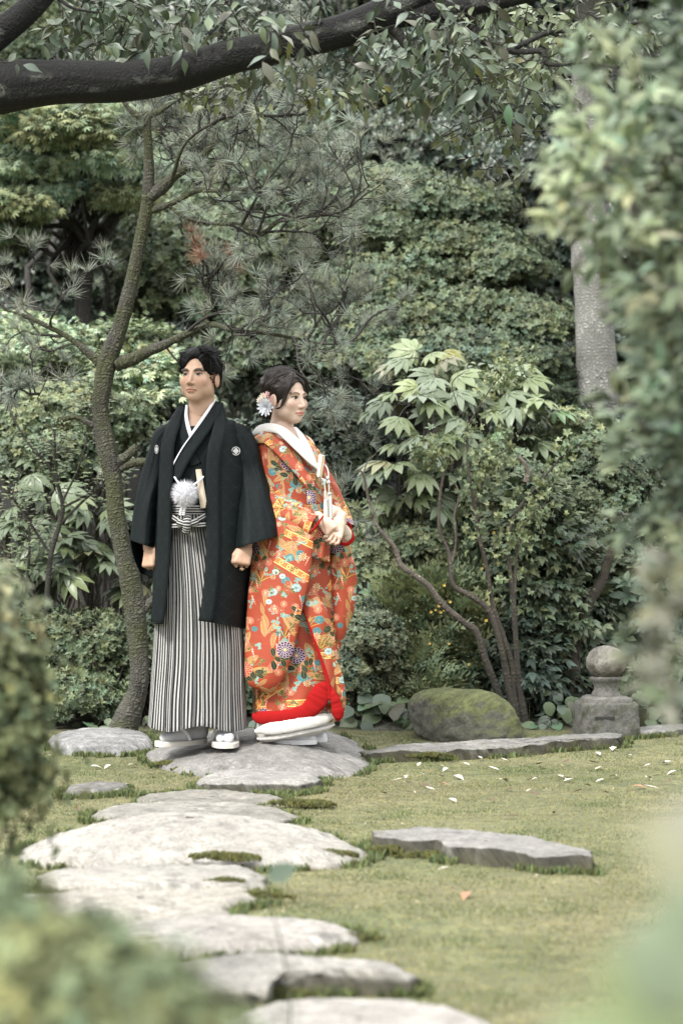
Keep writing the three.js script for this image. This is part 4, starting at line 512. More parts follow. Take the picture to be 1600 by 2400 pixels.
// yellow flowered shrub behind the boulder
{
  const s = shrub('flowering_shrub', 'loose light green shrub with small yellow flowers behind the boulder', 'shrub', null, [M(1000, 1500, 12.7, 150, 130, 0.3, { n: 1700, clumps: 60, cr: 0.1, size: 0.1, color: rgb(0.25, 0.295, 0.16), flat: 0.5, nz: 0.6 }), M(1100, 1430, 12.9, 130, 110, 0.3, { n: 1100, clumps: 40, cr: 0.1, size: 0.1, color: rgb(0.21, 0.25, 0.14), nz: 0.6 }), M(950, 1600, 12.4, 110, 70, 0.2, { n: 900, clumps: 40, cr: 0.08, size: 0.085, color: rgb(0.19, 0.225, 0.12), nz: 0.5 }), M(1150, 1560, 12.6, 130, 90, 0.25, { n: 900, clumps: 40, cr: 0.09, size: 0.09, color: rgb(0.18, 0.215, 0.12), nz: 0.5 })], spray(7, blade(0.5, 0.2, 0.3, [0.1, 1, 0.6, 0]), 0.42), matLeaf, 67, { stems: 40, base: onGround(1040, 12.6), stemR: 0.006, stemC: rgb(0.1, 0.1, 0.06) });
  const r = rng(3), pet = merge([0, 1, 2, 3, 4].map((i) => { const g = blade(0.85, 0.1, -0.2, [0.2, 1, 0.9, 0.3]); g.rotateX(-0.9); g.rotateY(i * 1.2566); return g; })), fm = std(rgb(0.55, 0.42, 0.12), 0.7);
  for (const [x, y] of [[1005, 1436], [1018, 1430], [1026, 1434], [1038, 1428], [1020, 1420], [1052, 1410], [1034, 1370], [1128, 1332], [1162, 1318], [1134, 1452], [948, 1490], [1000, 1508], [1046, 1508], [1095, 1554], [1150, 1246]]) { const m = part('flower', pet, fm, s); basis(P(x + 6 * r(), y + 6 * r(), 12.3).sub(s.position), V(r() - 0.5, 0.5, 0.8), rdir(r), 0.010 + 0.005 * r()).decompose(m.position, m.quaternion, m.scale); }
}
// the many stemmed bare shrub with curved pale branches
{
  const r = rng(71), d = 12.15, b = onGround(1210, d), t = thing('crooked_shrub', 'crooked many stemmed shrub with a long bare branch reaching left', 'shrub', b.toArray()), gsL = new Leaves();
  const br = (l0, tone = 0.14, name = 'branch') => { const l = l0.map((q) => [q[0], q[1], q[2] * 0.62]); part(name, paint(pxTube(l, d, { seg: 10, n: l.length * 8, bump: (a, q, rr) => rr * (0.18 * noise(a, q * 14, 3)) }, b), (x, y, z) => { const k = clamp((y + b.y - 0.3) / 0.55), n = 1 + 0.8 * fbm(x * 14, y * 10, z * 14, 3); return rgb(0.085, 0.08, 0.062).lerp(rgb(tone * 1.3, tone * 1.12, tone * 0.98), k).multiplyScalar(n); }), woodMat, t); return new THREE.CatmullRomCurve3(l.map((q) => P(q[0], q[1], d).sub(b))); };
  const B = [];
  B.push(br([[1205, 1740, 46], [1165, 1620, 30], [1135, 1540, 27], [1115, 1480, 26], [1090, 1460, 25], [1040, 1420, 24], [1000, 1370, 23], [965, 1345, 21], [940, 1325, 20], [925, 1285, 17], [905, 1260, 15], [880, 1228, 14], [874, 1205, 12], [862, 1165, 11], [850, 1110, 9], [838, 1100, 5]], 0.24));
  B.push(br([[850, 1115, 6], [862, 1080, 5], [880, 1064, 4]], 0.24, 'twig')); B.push(br([[874, 1208, 7], [848, 1222, 6], [832, 1240, 5], [815, 1255, 4]], 0.26, 'twig')); B.push(br([[890, 1252, 8], [866, 1262, 7], [846, 1268, 6], [828, 1262, 4]], 0.26, 'twig')); B.push(br([[842, 1236, 5], [832, 1215, 4], [820, 1205, 3]], 0.26, 'twig'));
  B.push(br([[1215, 1745, 44], [1190, 1600, 28], [1170, 1500, 26], [1145, 1430, 24], [1100, 1395, 20], [1062, 1372, 18], [1055, 1310, 14], [1048, 1285, 13], [1030, 1245, 12], [1030, 1170, 11], [1040, 1105, 10], [1048, 1065, 7]], 0.16));
  B.push(br([[1058, 1320, 10], [1068, 1270, 9], [1064, 1210, 8], [1075, 1160, 8], [1065, 1130, 6]], 0.2)); B.push(br([[1045, 1100, 6], [1020, 1065, 5], [996, 1060, 4]], 0.18, 'twig'));
  B.push(br([[1225, 1745, 40], [1205, 1640, 26], [1200, 1560, 22], [1155, 1420, 18], [1140, 1330, 16], [1120, 1250, 14], [1108, 1170, 13], [1098, 1110, 11], [1094, 1030, 9], [1096, 980, 7]], 0.12));
  B.push(br([[1240, 1745, 36], [1215, 1600, 24], [1205, 1450, 20], [1200, 1380, 18], [1190, 1290, 15], [1205, 1210, 13], [1240, 1160, 10], [1290, 1100, 7], [1330, 1050, 4]], 0.1)); B.push(br([[1205, 1390, 12], [1212, 1290, 10], [1235, 1220, 8], [1300, 1170, 6]], 0.14));
  B.push(br([[1112, 1190, 8], [1135, 1120, 7], [1150, 1080, 6], [1195, 1050, 4]], 0.1, 'twig')); B.push(br([[1094, 1000, 6], [1130, 940, 5], [1165, 890, 5], [1190, 870, 4], [1230, 850, 3]], 0.14, 'twig')); B.push(br([[1080, 970, 5], [1065, 930, 4], [1060, 895, 4], [1090, 870, 3]], 0.14, 'twig'));
  B.push(br([[1232, 1130, 22], [1236, 1110, 18], [1228, 1085, 16], [1214, 1072, 12]], 0.24, 'stub'));
  for (const k of [4, 7, 8, 9, 10, 11, 12]) for (let i = 0; i < 115; i++) { const p = B[k].getPoint(0.35 + 0.65 * r()).add(V(gauss(r) * 0.07, gauss(r) * 0.07, gauss(r) * 0.07)); gsL.add(p, rdir(r).setY(r() - 0.3), V(0.3 * (r() - 0.5), 1, 0.5), 0.027 * (0.6 + 0.7 * r()), jitter(r() < 0.5 ? G3 : G4, r, 0.3)); }
  gsL.build('foliage', ROS, matLeaf, t);
}
// ivy and climbers on the old stump behind the post
shrub('ivy_clump', 'tall column of dark ivy climbing behind the crooked shrub', 'ivy', null, [M(1255, 1330, 12.6, 90, 230, 0.25, { n: 2300, clumps: 90, cr: 0.09, size: 0.055, color: G1, tips: G2, up: -0.3 }), M(1330, 1430, 12.7, 80, 170, 0.25, { n: 1500, clumps: 60, cr: 0.09, size: 0.055, color: G1, up: -0.3 }), M(1220, 1560, 12.4, 100, 130, 0.2, { n: 1200, clumps: 60, cr: 0.08, size: 0.05, color: DARK, up: -0.3 }), M(1300, 1640, 12.6, 130, 90, 0.2, { n: 800, clumps: 40, cr: 0.09, size: 0.05, color: DARK, up: -0.3 })], palmate(3, 0.9, 0.55, 0.15, 0.2, [0.5, 0.9, 0.6, 0]), matLeaf, 72, { stems: 20, base: onGround(1270, 12.6), stemR: 0.02 });
shrub('leafy_shrub', 'small leaved shrub rising left of the ivy column', 'shrub', null, [M(1200, 1210, 13, 130, 130, 0.3, { n: 2000, clumps: 70, cr: 0.1, size: 0.04, color: G2, tips: G3 }), M(1350, 1060, 13.6, 90, 90, 0.3, { n: 1900, clumps: 60, cr: 0.1, size: 0.042, color: G3, tips: G4 }), M(1390, 1160, 13.4, 130, 130, 0.3, { n: 2000, clumps: 60, cr: 0.1, size: 0.042, color: G2 }), M(1420, 1340, 13.1, 150, 130, 0.3, { n: 2200, clumps: 60, cr: 0.1, size: 0.05, color: G1 })], ROS, matLeaf, 73, { stems: 30, base: onGround(1290, 13.1), stemR: 0.014 });
shrub('shade_shrub', 'dim shrub of larger leaves behind the stone post at right', 'shrub', null, [M(1500, 1480, 13, 160, 150, 0.35, { n: 1500, clumps: 50, cr: 0.13, size: 0.07, color: G1 }), M(1560, 1640, 12.6, 120, 90, 0.3, { n: 900, clumps: 40, cr: 0.11, size: 0.07, color: G2 }), M(1480, 1600, 12.9, 120, 100, 0.2, { n: 700, clumps: 30, cr: 0.11, size: 0.06, color: DARK })], ROS, matLeaf, 74, { stems: 12, base: onGround(1500, 12.9) });
{ // a slanting brown stem right of the ivy, as in front of the dark
  const d = 12.5, b = onGround(1330, d), t = thing('slanting_stem', 'brown slanting stem leaning right above the stone post', 'shrub', b.toArray());
  part('stem', paint(pxTube([[1330, 1730, 52], [1338, 1640, 40], [1350, 1500, 32], [1375, 1420, 26], [1410, 1360, 24], [1425, 1310, 22], [1450, 1270, 22], [1510, 1240, 12]], d, { seg: 10, n: 60, bump: (a, q, rr) => rr * 0.15 * noise(a, q * 12, 6) }, b), wood(0.1, [1, 0.85, 0.7], 0.2)), woodMat, t);
}
// round leaved ground cover: each leaf a part
function pads(label, seed, list, size, col) {
  const r = rng(seed), b = onGround(list[0][0], 11.95), t = thing('ground_cover', label, 'plant', b.toArray()), L = [], gs = [], geo = []; for (const dp of [0.25, 0.5]) { const g = blade(0.95, 0.12, dp, [0.35, 0.85, 1, 0.95, 0.7, 0.25]); geo.push(g); }
  for (const [x, y, n, sx, sy] of list) for (let i = 0; i < n; i++) { const d = 11.95 + 0.35 * r(), e = P(x + sx * gauss(r), y + sy * gauss(r), d); e.y = Math.max(e.y, groundY(e.x, e.z) + 0.02); e.sub(b); const f = V(e.x + 0.06 * gauss(r), groundY(e.x + b.x, e.z + b.z) - b.y, e.z - 0.03); gs.push(tube([f, f.clone().lerp(e, 0.6).add(V(0, 0.02, 0)), e], [0.002, 0.002, 0.0015], { seg: 4, n: 6, cap: false })); L.push({ p: e, d: V(r() - 0.5, -0.25, 0.7).addScaledVector(rdir(r), 0.6), n: V(0.4 * (r() - 0.5), 1, 0.45).addScaledVector(rdir(r), 0.3), s: size * (0.6 + 0.6 * r()), c: jitter(col, r, 0.35) }); }
  part('stalks', paint(merge(gs), rgb(0.07, 0.075, 0.04)), woodMat, t, 'stuff'); leafParts(L, 'leaf', geo, leafMat({ roughness: 0.5 }), t, 160);
}
pads('round dark leaves on the ground between the woman and the boulder', 81, [[850, 1690, 26, 40, 26], [900, 1650, 24, 40, 24], [640, 1700, 10, 60, 12], [930, 1680, 10, 20, 20]], 0.085, G1);
pads('round pale green leaves on the ground right of the stone post', 82, [[1540, 1690, 40, 50, 30], [1570, 1650, 20, 40, 30], [1500, 1640, 12, 20, 20]], 0.075, G2);
pads('low leaves on the dark soil left of the stone post', 83, [[1300, 1660, 20, 50, 30], [1250, 1700, 14, 40, 14], [1330, 1712, 10, 30, 10]], 0.065, G1);
pads('small leaves round the pine foot behind the man', 84, [[370, 1690, 22, 30, 22], [450, 1710, 14, 60, 10], [230, 1700, 14, 40, 14]], 0.06, G1);
// ------------------------------------------------------------------ the blurred plants near the camera
{ // leafy branches hanging in from the right
  const r = rng(91), b = V(2.2, groundY(2.2, 5.3), 5.3), t = thing('leafy_tree', 'pale leaved tree hanging in from the right, out of focus', 'tree', b.toArray()), list = [], gs = [];
  const pale = rgb(0.235, 0.28, 0.172), mid = rgb(0.15, 0.186, 0.113), dk = rgb(0.095, 0.125, 0.078);
  part('trunk', paint(tube([V(0, -0.1, 0), V(-0.03, 0.8, 0), V(0.02, 1.6, -0.02), V(-0.1, 2.4, 0.02), V(-0.15, 3.4, 0)], [0.1, 0.08, 0.07, 0.055, 0.03], { seg: 12, n: 40 }), wood(0.1)), woodMat, t);
  const spray_ = (x, y, d, n, sx, sy, col, size = 0.062) => { const hub = P(x, y, d).sub(b), root = V(-0.05, hub.y * 0.75 + 0.2, hub.z * 0.3); gs.push(tube(crook(r, root, hub, 0.06), [0.014, 0.011, 0.009, 0.007, 0.005, 0.003], { seg: 6, n: 20 }));
    for (let i = 0; i < n; i++) { const e = P(x + sx * gauss(r), y + sy * gauss(r), d + 0.28 * gauss(r)).sub(b), out = e.clone().sub(hub).normalize().addScaledVector(V(-0.4, 0.35, 0.2), 1); if (i % 3 === 0) gs.push(tube([hub.clone().lerp(e, 0.2), hub.clone().lerp(e, 0.7).add(V(0, 0.01, 0)), e], [0.003, 0.0025, 0.002], { seg: 4, n: 6, cap: false })); const c = jitter(col, r, 0.2), m = 4 + Math.floor(r() * 3); for (let k = 0; k < m; k++) list.push({ p: e, d: out.clone().addScaledVector(rdir(r), 1.1), n: V(0, 0.8, 0.5).addScaledVector(rdir(r), 0.6), s: size * (0.65 + 0.5 * r()), c: jitter(c, r, 0.25, 0.04) }); } };
  for (const [x, y, n, sx, sy, c] of [[1560, 40, 18, 60, 50, dk], [1580, 150, 24, 60, 60, mid], [1440, 230, 14, 70, 40, pale], [1560, 300, 22, 60, 60, mid], [1360, 370, 20, 60, 50, pale], [1480, 400, 26, 60, 50, pale], [1290, 470, 10, 30, 40, pale], [1420, 500, 24, 60, 50, pale], [1570, 480, 20, 50, 60, mid], [1500, 600, 26, 70, 60, mid], [1370, 590, 12, 40, 40, pale], [1580, 650, 20, 50, 60, pale], [1460, 700, 22, 60, 50, mid], [1570, 800, 24, 50, 60, mid], [1480, 860, 22, 60, 50, mid], [1420, 960, 10, 40, 40, mid], [1560, 960, 26, 60, 60, dk], [1470, 1060, 20, 60, 50, mid], [1580, 1120, 20, 50, 60, dk], [1470, 1220, 12, 50, 40, dk], [1560, 1280, 14, 50, 40, mid], [1660, 400, 20, 60, 200, mid], [1680, 900, 20, 60, 200, dk]]) spray_(x + 45, y, 4.7 + 0.6 * r(), n, sx, sy, c);
  for (const [x, y, n, c] of [[1355, 150, 7, mid], [1310, 250, 6, pale], [1340, 330, 8, pale], [1290, 400, 5, pale], [1330, 450, 8, pale], [1310, 530, 6, mid], [1355, 560, 8, mid], [1400, 90, 7, mid]]) spray_(x + 45, y, 4.9 + 0.5 * r(), n, 45, 40, c);
  for (const [x, y, n] of [[1570, 1420, 9], [1540, 1530, 9], [1590, 1600, 8], [1600, 1340, 6]]) spray_(x, y, 3.4 + 0.3 * r(), n, 40, 40, rgb(0.17, 0.18, 0.12), 0.05);
  part('branches', paint(merge(gs), wood(0.14, [1, 0.95, 0.85])), woodMat, t, 'stuff');
  leafParts(list, 'leaf', [blade(0.42, 0.2, 0.3, [0, 0.6, 1, 0.8, 0.4, 0]), blade(0.36, 0.25, 0.45, [0, 0.6, 1, 0.8, 0.4, 0])], leafMat({ roughness: 0.62, specularIntensity: 0.4, transmission: 0.28 }), t);
}
const matNear = leafMat({ roughness: 0.85, specularIntensity: 0.2, transmission: 0.3 });
function nearBush(name, label, base, lumps, seed, geo = ROS, stems = 40) { return shrub(name, label, 'shrub', null, lumps, geo, matNear, seed, { stems, base, stemR: 0.008, stemC: rgb(0.13, 0.12, 0.09) }); }
const NB = rgb(0.165, 0.19, 0.098), NG = rgb(0.135, 0.16, 0.084);
nearBush('rounded_bush', 'pale rounded bush at the left edge, out of focus', onGround(-100, 5.2), [M(-118, 1480, 5.2, 120, 120, 0.22, { n: 2600, clumps: 90, cr: 0.11, inner: 0.3, size: 0.022, color: rgb(0.25, 0.265, 0.165), tips: rgb(0.29, 0.3, 0.19) }), M(-48, 1620, 5.2, 103, 130, 0.22, { n: 3000, clumps: 100, cr: 0.11, inner: 0.3, size: 0.022, color: NB }), M(-58, 1790, 5.2, 111, 150, 0.25, { n: 3200, clumps: 110, cr: 0.11, inner: 0.3, size: 0.022, color: NG }), M(42, 1640, 5.2, 34, 60, 0.1, { n: 260, clumps: 24, cr: 0.05, size: 0.028, color: NB }), M(-208, 1750, 5.2, 137, 350, 0.3, { n: 2200, clumps: 90, cr: 0.08, size: 0.034, color: NG })], 95);
nearBush('rounded_bush', 'grey green bush in the lower left corner, out of focus', V(-0.36, 0.0, 8.25), [M(90, 2355, 2.60, 200, 160, 0.16, { n: 1500, clumps: 100, cr: 0.06, inner: 0.3, size: 0.024, color: NB }), M(300, 2415, 2.50, 150, 120, 0.14, { n: 1000, clumps: 70, cr: 0.06, inner: 0.3, size: 0.024, color: NB }), M(-60, 2215, 2.70, 150, 150, 0.14, { n: 1000, clumps: 70, cr: 0.06, inner: 0.3, size: 0.024, color: NG }), M(420, 2495, 2.50, 120, 70, 0.12, { n: 420, clumps: 36, cr: 0.06, inner: 0.3, size: 0.024, color: NB }), M(150, 2575, 2.55, 340, 140, 0.2, { n: 1500, clumps: 90, cr: 0.05, size: 0.028, color: NG })], 96);
{ // broad leaves very near the lens in the lower right corner
  const r = rng(97), b = V(0.30, groundY(0.3, 9.45), 9.45), t = thing('broad_leaf_plant', 'very near pale green leaves blurring the lower right corner', 'plant', b.toArray()), list = [], gs = [];
  for (const [x, y, d, s, dx, dy, c] of [[1660, 2250, 1.35, 0.06, -0.35, 0.9, rgb(0.222, 0.255, 0.163)], [1650, 2420, 1.3, 0.07, -0.75, 0.6, rgb(0.192, 0.228, 0.137)], [1570, 2520, 1.35, 0.075, -0.8, 0.5, rgb(0.200, 0.236, 0.118)], [1700, 2300, 1.4, 0.06, -0.6, 0.5, rgb(0.222, 0.258, 0.148)], [1740, 2010, 1.2, 0.045, -0.7, 0.6, rgb(0.266, 0.274, 0.192)], [1700, 2480, 1.45, 0.07, -0.5, 0.7, rgb(0.185, 0.220, 0.111)], [1480, 2580, 1.35, 0.07, -0.6, 0.65, rgb(0.185, 0.213, 0.118)], [1720, 2090, 1.25, 0.065, -0.75, 0.6, rgb(0.229, 0.255, 0.170)], [1610, 2380, 1.3, 0.06, -0.5, 0.8, rgb(0.207, 0.243, 0.148)]]) { const e = P(x, y, d).sub(b); list.push({ p: e, d: V(dx, dy, 0.2 * r()), n: V(0.1, 0.5, 0.85).addScaledVector(rdir(r), 0.15), s, c }); gs.push(tube([V(0.03 * gauss(r), 0, 0), V(e.x * 0.6, e.y * 0.6, e.z * 0.5), e], [0.004, 0.0035, 0.0025], { seg: 6, n: 14 })); }
  part('stems', paint(merge(gs), rgb(0.12, 0.12, 0.07)), woodMat, t, 'stuff'); leafParts(list, 'leaf', [blade(0.62, 0.12, 0.2, [0, 0.6, 0.95, 1, 0.85, 0.5, 0])], leafMat({ transmission: 0.3 }), t);
}
{ // one grey green leaf on a stem standing in front of the big pale stone
  const b = onGround(655, 4.6), t = thing('leaf_sprig', 'single blurred grey green leaf in front of the pale stones', 'plant', b.toArray()), e = P(622, 2062, 4.6).sub(b);
  part('stem', paint(tube([V(0, 0, 0), V(0.02, e.y * 0.5, 0), e], [0.002, 0.002, 0.0015], { seg: 5, n: 12 }), rgb(0.14, 0.15, 0.1)), woodMat, t);
  leafParts([{ p: e, d: V(0.85, 0.4, 0), n: V(-0.2, 0.1, 0.95), s: 0.066, c: rgb(0.125, 0.155, 0.11) }], 'leaf', [blade(0.62, 0.15, 0.1, [0, 0.6, 1, 0.9, 0.55, 0])], matNear, t);
}
{ // crumbs of leaf and twig scattered over the moss
  const r = rng(131), L = new Leaves(), g = blade(0.4, 0.4, 0.4, [0.2, 1, 0.6, 0]); for (let i = 0; i < 1700; i++) { const d = 6.5 + 5.3 * r(), x = (r() * 2 - 1) * 800 * d / F, z = CZ - d, a = r() * 6.28; if (fbm(x * 0.9, 8, z * 0.9, 3) < -0.12 || overStone(x, z)) continue; L.add(V(x, groundY(x, z) + 0.009, z), V(Math.cos(a), 0.1 * r(), Math.sin(a)), V(0.4 * (r() - 0.5), 1, 0.4 * (r() - 0.5)), 0.006 + 0.016 * r() * r(), jitter([rgb(0.12, 0.07, 0.045), rgb(0.2, 0.15, 0.1), rgb(0.35, 0.3, 0.23), rgb(0.06, 0.045, 0.035)][Math.floor(r() * 4)], r, 0.3)); }
  tag(L.build('leaf_litter', g, std(0xffffff, 0.85), scene), 'small brown crumbs of leaf and twig strewn over the moss', 'leaf litter');
}
// ------------------------------------------------------------------ fallen leaves on the moss
{
  const r = rng(101), shapes = [blade(0.42, 0.25, 0.2, [0, 0.7, 1, 0.7, 0]), blade(0.36, 0.4, -0.2, [0, 0.7, 1, 0.7, 0]), blade(0.5, 0.3, 0.3, [0, 0.8, 1, 0.6, 0])];
  const kinds = [['pale curled fallen leaf lying underside up on the moss', 'pale fallen leaves on the moss', std(rgb(0.45, 0.41, 0.35), 0.75)], ['orange brown fallen leaf lying on the moss', 'orange fallen leaves on the moss', std(rgb(0.27, 0.14, 0.08), 0.7)], ['dark brown fallen leaf lying on the moss', 'dark fallen leaves on the moss', std(rgb(0.1, 0.06, 0.04), 0.8)]];
  const spots = [[888, 1805, 1], [938, 1802, 0], [978, 1803, 0], [975, 1820, 0], [952, 1826, 0], [918, 1838, 0], [945, 1841, 0], [1018, 1815, 1], [1025, 1802, 0], [1050, 1807, 0], [1062, 1826, 0], [1045, 1829, 0], [1020, 1860, 0], [1050, 1880, 0], [1025, 1842, 1], [1170, 1812, 0], [1172, 1836, 0], [1190, 1790, 0], [1254, 1798, 2], [1262, 1812, 0], [1260, 1832, 0], [1300, 1827, 0], [1335, 1833, 0], [1345, 1835, 0], [1330, 1834, 0], [1395, 1775, 0], [1430, 1769, 0], [1440, 1768, 0], [1366, 1762, 0], [1402, 1795, 2], [1424, 1793, 0], [1418, 1805, 0], [1440, 1829, 0], [1445, 1828, 0], [1418, 1836, 0], [1480, 1780, 0], [1508, 1803, 0], [1512, 1831, 0], [1528, 1828, 0], [1566, 1793, 0], [1572, 1790, 0], [1545, 1857, 0], [1425, 1866, 2], [1340, 1864, 2], [1205, 1857, 2], [1262, 1872, 2], [874, 1916, 0], [1218, 1921, 2], [1292, 1914, 2], [1055, 2045, 0], [1098, 2104, 1], [1250, 1858, 0], [1100, 1800, 0], [1130, 1786, 0], [1320, 1795, 2], [262, 1800, 0], [300, 1800, 0], [212, 1803, 0], [260, 1855, 0], [276, 1850, 0], [252, 1865, 0], [363, 1824, 2], [262, 1813, 2], [189, 1912, 2], [472, 1840, 0], [1555, 1746, 1], [1452, 1744, 0], [1505, 1752, 2], [1230, 1838, 2], [985, 1846, 2], [1385, 1850, 2], [1152, 1880, 2], [1480, 1850, 1], [905, 1870, 2], [1590, 1815, 0], [1580, 1840, 2]];
  const proto = kinds.map(([label, group, mat]) => shapes.map((s) => tag(new THREE.Mesh(s, mat), label, 'leaf', group)));
  for (const [x, y, k] of spots) { const d = CY * F / (y - 1200), p = V((x - 800) * d / F, 0, CZ - d), o = proto[k][Math.floor(r() * 3)].clone(), a = r() * 6.28; o.name = numbered('fallen_leaf'); o.castShadow = o.receiveShadow = true; p.y = groundY(p.x, p.z) + 0.016; basis(p, V(Math.cos(a), 0.04, Math.sin(a)), V(0.3 * (r() - 0.5), 1, 0.3 * (r() - 0.5)), 0.054 * (0.65 + 0.6 * r())).decompose(o.position, o.quaternion, o.scale); scene.add(o); }
}
// ------------------------------------------------------------------ people: helpers
const CLOTH = { weave: noiseTex(256, (u, v) => { const k = 0.5 + 0.25 * Math.sin(u * 256 * 0.785) + 0.25 * Math.sin(v * 256 * 0.785); return [k, k, k]; }, false) };
CLOTH.weave.repeat.set(14, 14);
function canvasTex(w, h, draw) { const c = document.createElement('canvas'); c.width = w; c.height = h; draw(c.getContext('2d'), w, h); const t = new THREE.CanvasTexture(c); t.colorSpace = THREE.SRGBColorSpace; t.wrapS = t.wrapT = THREE.RepeatWrapping; t.needsUpdate = true; return t; }
const skinMat = phys(0xffffff, 0.52, { vertexColors: true, specularIntensity: 0.45, sheen: 0.15, sheenRoughness: 0.6, sheenColor: rgb(1, 0.8, 0.7) });
// ring of an upright loft: half widths a (across) and b (deep), turned by yaw
const ring = (c, a, b, { pow = 2.4, n = 64, yaw = 0, f } = {}) => Array.from({ length: n }, (_, i) => { const t = i / n * 6.28319, ct = Math.cos(t), st = Math.sin(t), k = (Math.abs(ct) ** pow + Math.abs(st) ** pow) ** (-1 / pow); let x = a * k * ct, z = b * k * st; if (f) [x, z] = f(x, z, t); const p = V(x * Math.cos(yaw) + z * Math.sin(yaw), 0, -x * Math.sin(yaw) + z * Math.cos(yaw)).add(c); return p; });
// a flat band along a path with its face turned to nor(t); thick > 0 gives it two faces and edges
function ribbon(path, width, nor, { n = 40, thick = 0.004, bow = 0, m = 5, off = 0, uvs = 1, shift = 0 } = {}) {
  const P_ = spline(path, n), W_ = typeof width === 'number' ? () => width : spline1(width.map((_, i) => i / (width.length - 1)), width), rows = []; let len = 0; const al = [], ws = [];
  for (let i = 0; i < n; i++) {
    const u = i / (n - 1), t = P_[Math.min(i + 1, n - 1)].clone().sub(P_[Math.max(i - 1, 0)]).normalize(), N0 = nor(u, P_[i]).clone(), side = t.clone().cross(N0).normalize(), N = side.clone().cross(t).normalize(), w = W_(u), row = []; if (i) len += P_[i].distanceTo(P_[i - 1]); al.push(len); ws.push(w);
    for (let k = 0; k < m; k++) { const s = k / (m - 1) - 0.5; row.push(P_[i].clone().addScaledVector(side, (s + shift) * w).addScaledVector(N, off + bow * (1 - 4 * s * s))); }
    for (let k = m - 1; k >= 0; k--) { const s = k / (m - 1) - 0.5; row.push(P_[i].clone().addScaledVector(side, (s + shift) * w).addScaledVector(N, off - thick + bow * (1 - 4 * s * s))); }
    rows.push(row);
  }
  return sheet(rows, { closed: true, capA: true, capB: true, uvf: (i, j) => { const k = j % (2 * m), s = k < m ? k / (m - 1) : (2 * m - 1 - k) / (m - 1); return [s * ws[i] * uvs, al[i] * uvs]; } });
}
const rough = (g, f, k = 1) => { const p = g.attributes.position, n = g.attributes.normal; for (let i = 0; i < p.count; i++) { const d = f(p.getX(i), p.getY(i), p.getZ(i)) * k; p.setXYZ(i, p.getX(i) + n.getX(i) * d, p.getY(i) + n.getY(i) * d, p.getZ(i) + n.getZ(i) * d); } g.computeVertexNormals(); return g; };
// ---- a head: x to the person's left, y up, z forward; origin between the eyes inside the skull
function headSdf(fem) {
  const J = fem ? 0.93 : 1;
  return (x, y, z) => {
    const ax = Math.abs(x);
    let d = sdEll(x, y, z, [0, 0.038, -0.012], [0.074, 0.082, 0.092]);
    d = smin(d, sdEll(x, y, z, [0, -0.03, 0.03], [0.0605 * J, 0.078, 0.062]), 0.03);
    d = smin(d, sdEll(ax, y, z, [(fem ? 0.042 : 0.046) * J, -0.058, 0.018], [0.022, 0.03, 0.042]), 0.025);
    d = smin(d, sdEll(x, y, z, [0, -0.093, 0.062], [0.022, 0.016, 0.02]), 0.03);
    d = smin(d, sdEll(ax, y, z, [0.04, -0.024, 0.066], [0.022, 0.02, 0.017]), 0.022);
    d = smin(d, sdEll(ax, y, z, [0.026, 0.021, 0.079], [0.026, 0.008, 0.011]), 0.014);
    d = smax(d, -sdEll(ax, y, z, [0.031, 0.002, 0.107], [0.019, 0.011, 0.018]), 0.012);
    d = smin(d, Math.hypot(ax - 0.031, y - 0.001, z - 0.0755) - 0.0128, 0.004);
    d = smin(d, sdCap(x, y, z, [0, 0.008, 0.086], [0, -0.034, fem ? 0.105 : 0.108], 0.006, 0.0088), 0.012);
    d = smin(d, sdEll(ax, y, z, [0.0115, -0.038, 0.096], [0.0075, 0.0065, 0.009]), 0.007);
    d = smax(d, -sdEll(ax, y, z, [0.0065, -0.047, 0.104], [0.0038, 0.003, 0.006]), 0.003);
    d = smin(d, sdEll(x, y, z, [0, -0.062, 0.088], [0.022, 0.0055, 0.0095]), 0.006);
    d = smin(d, sdEll(x, y, z, [0, -0.0715, 0.087], [0.018, 0.0065, 0.0095]), 0.006);
    d = smax(d, -sdEll(x, y, z, [0, -0.0665, 0.1], [0.023, 0.0016, 0.007]), 0.003);
    let e = sdEll(ax - 0.014 * 0 , y, z, [0.081, -0.014, -0.006], [0.0075, 0.031, 0.02]);
    e = smax(e, -sdEll(ax, y, z, [0.0905, -0.01, -0.002], [0.006, 0.02, 0.011]), 0.005);
    d = smin(d, e, 0.007);
    d = smin(d, sdCap(x, y, z, [0, -0.05, -0.022], [0, -0.2, -0.045], fem ? 0.044 : 0.054, fem ? 0.05 : 0.062), 0.022);
    return d;
  };
}
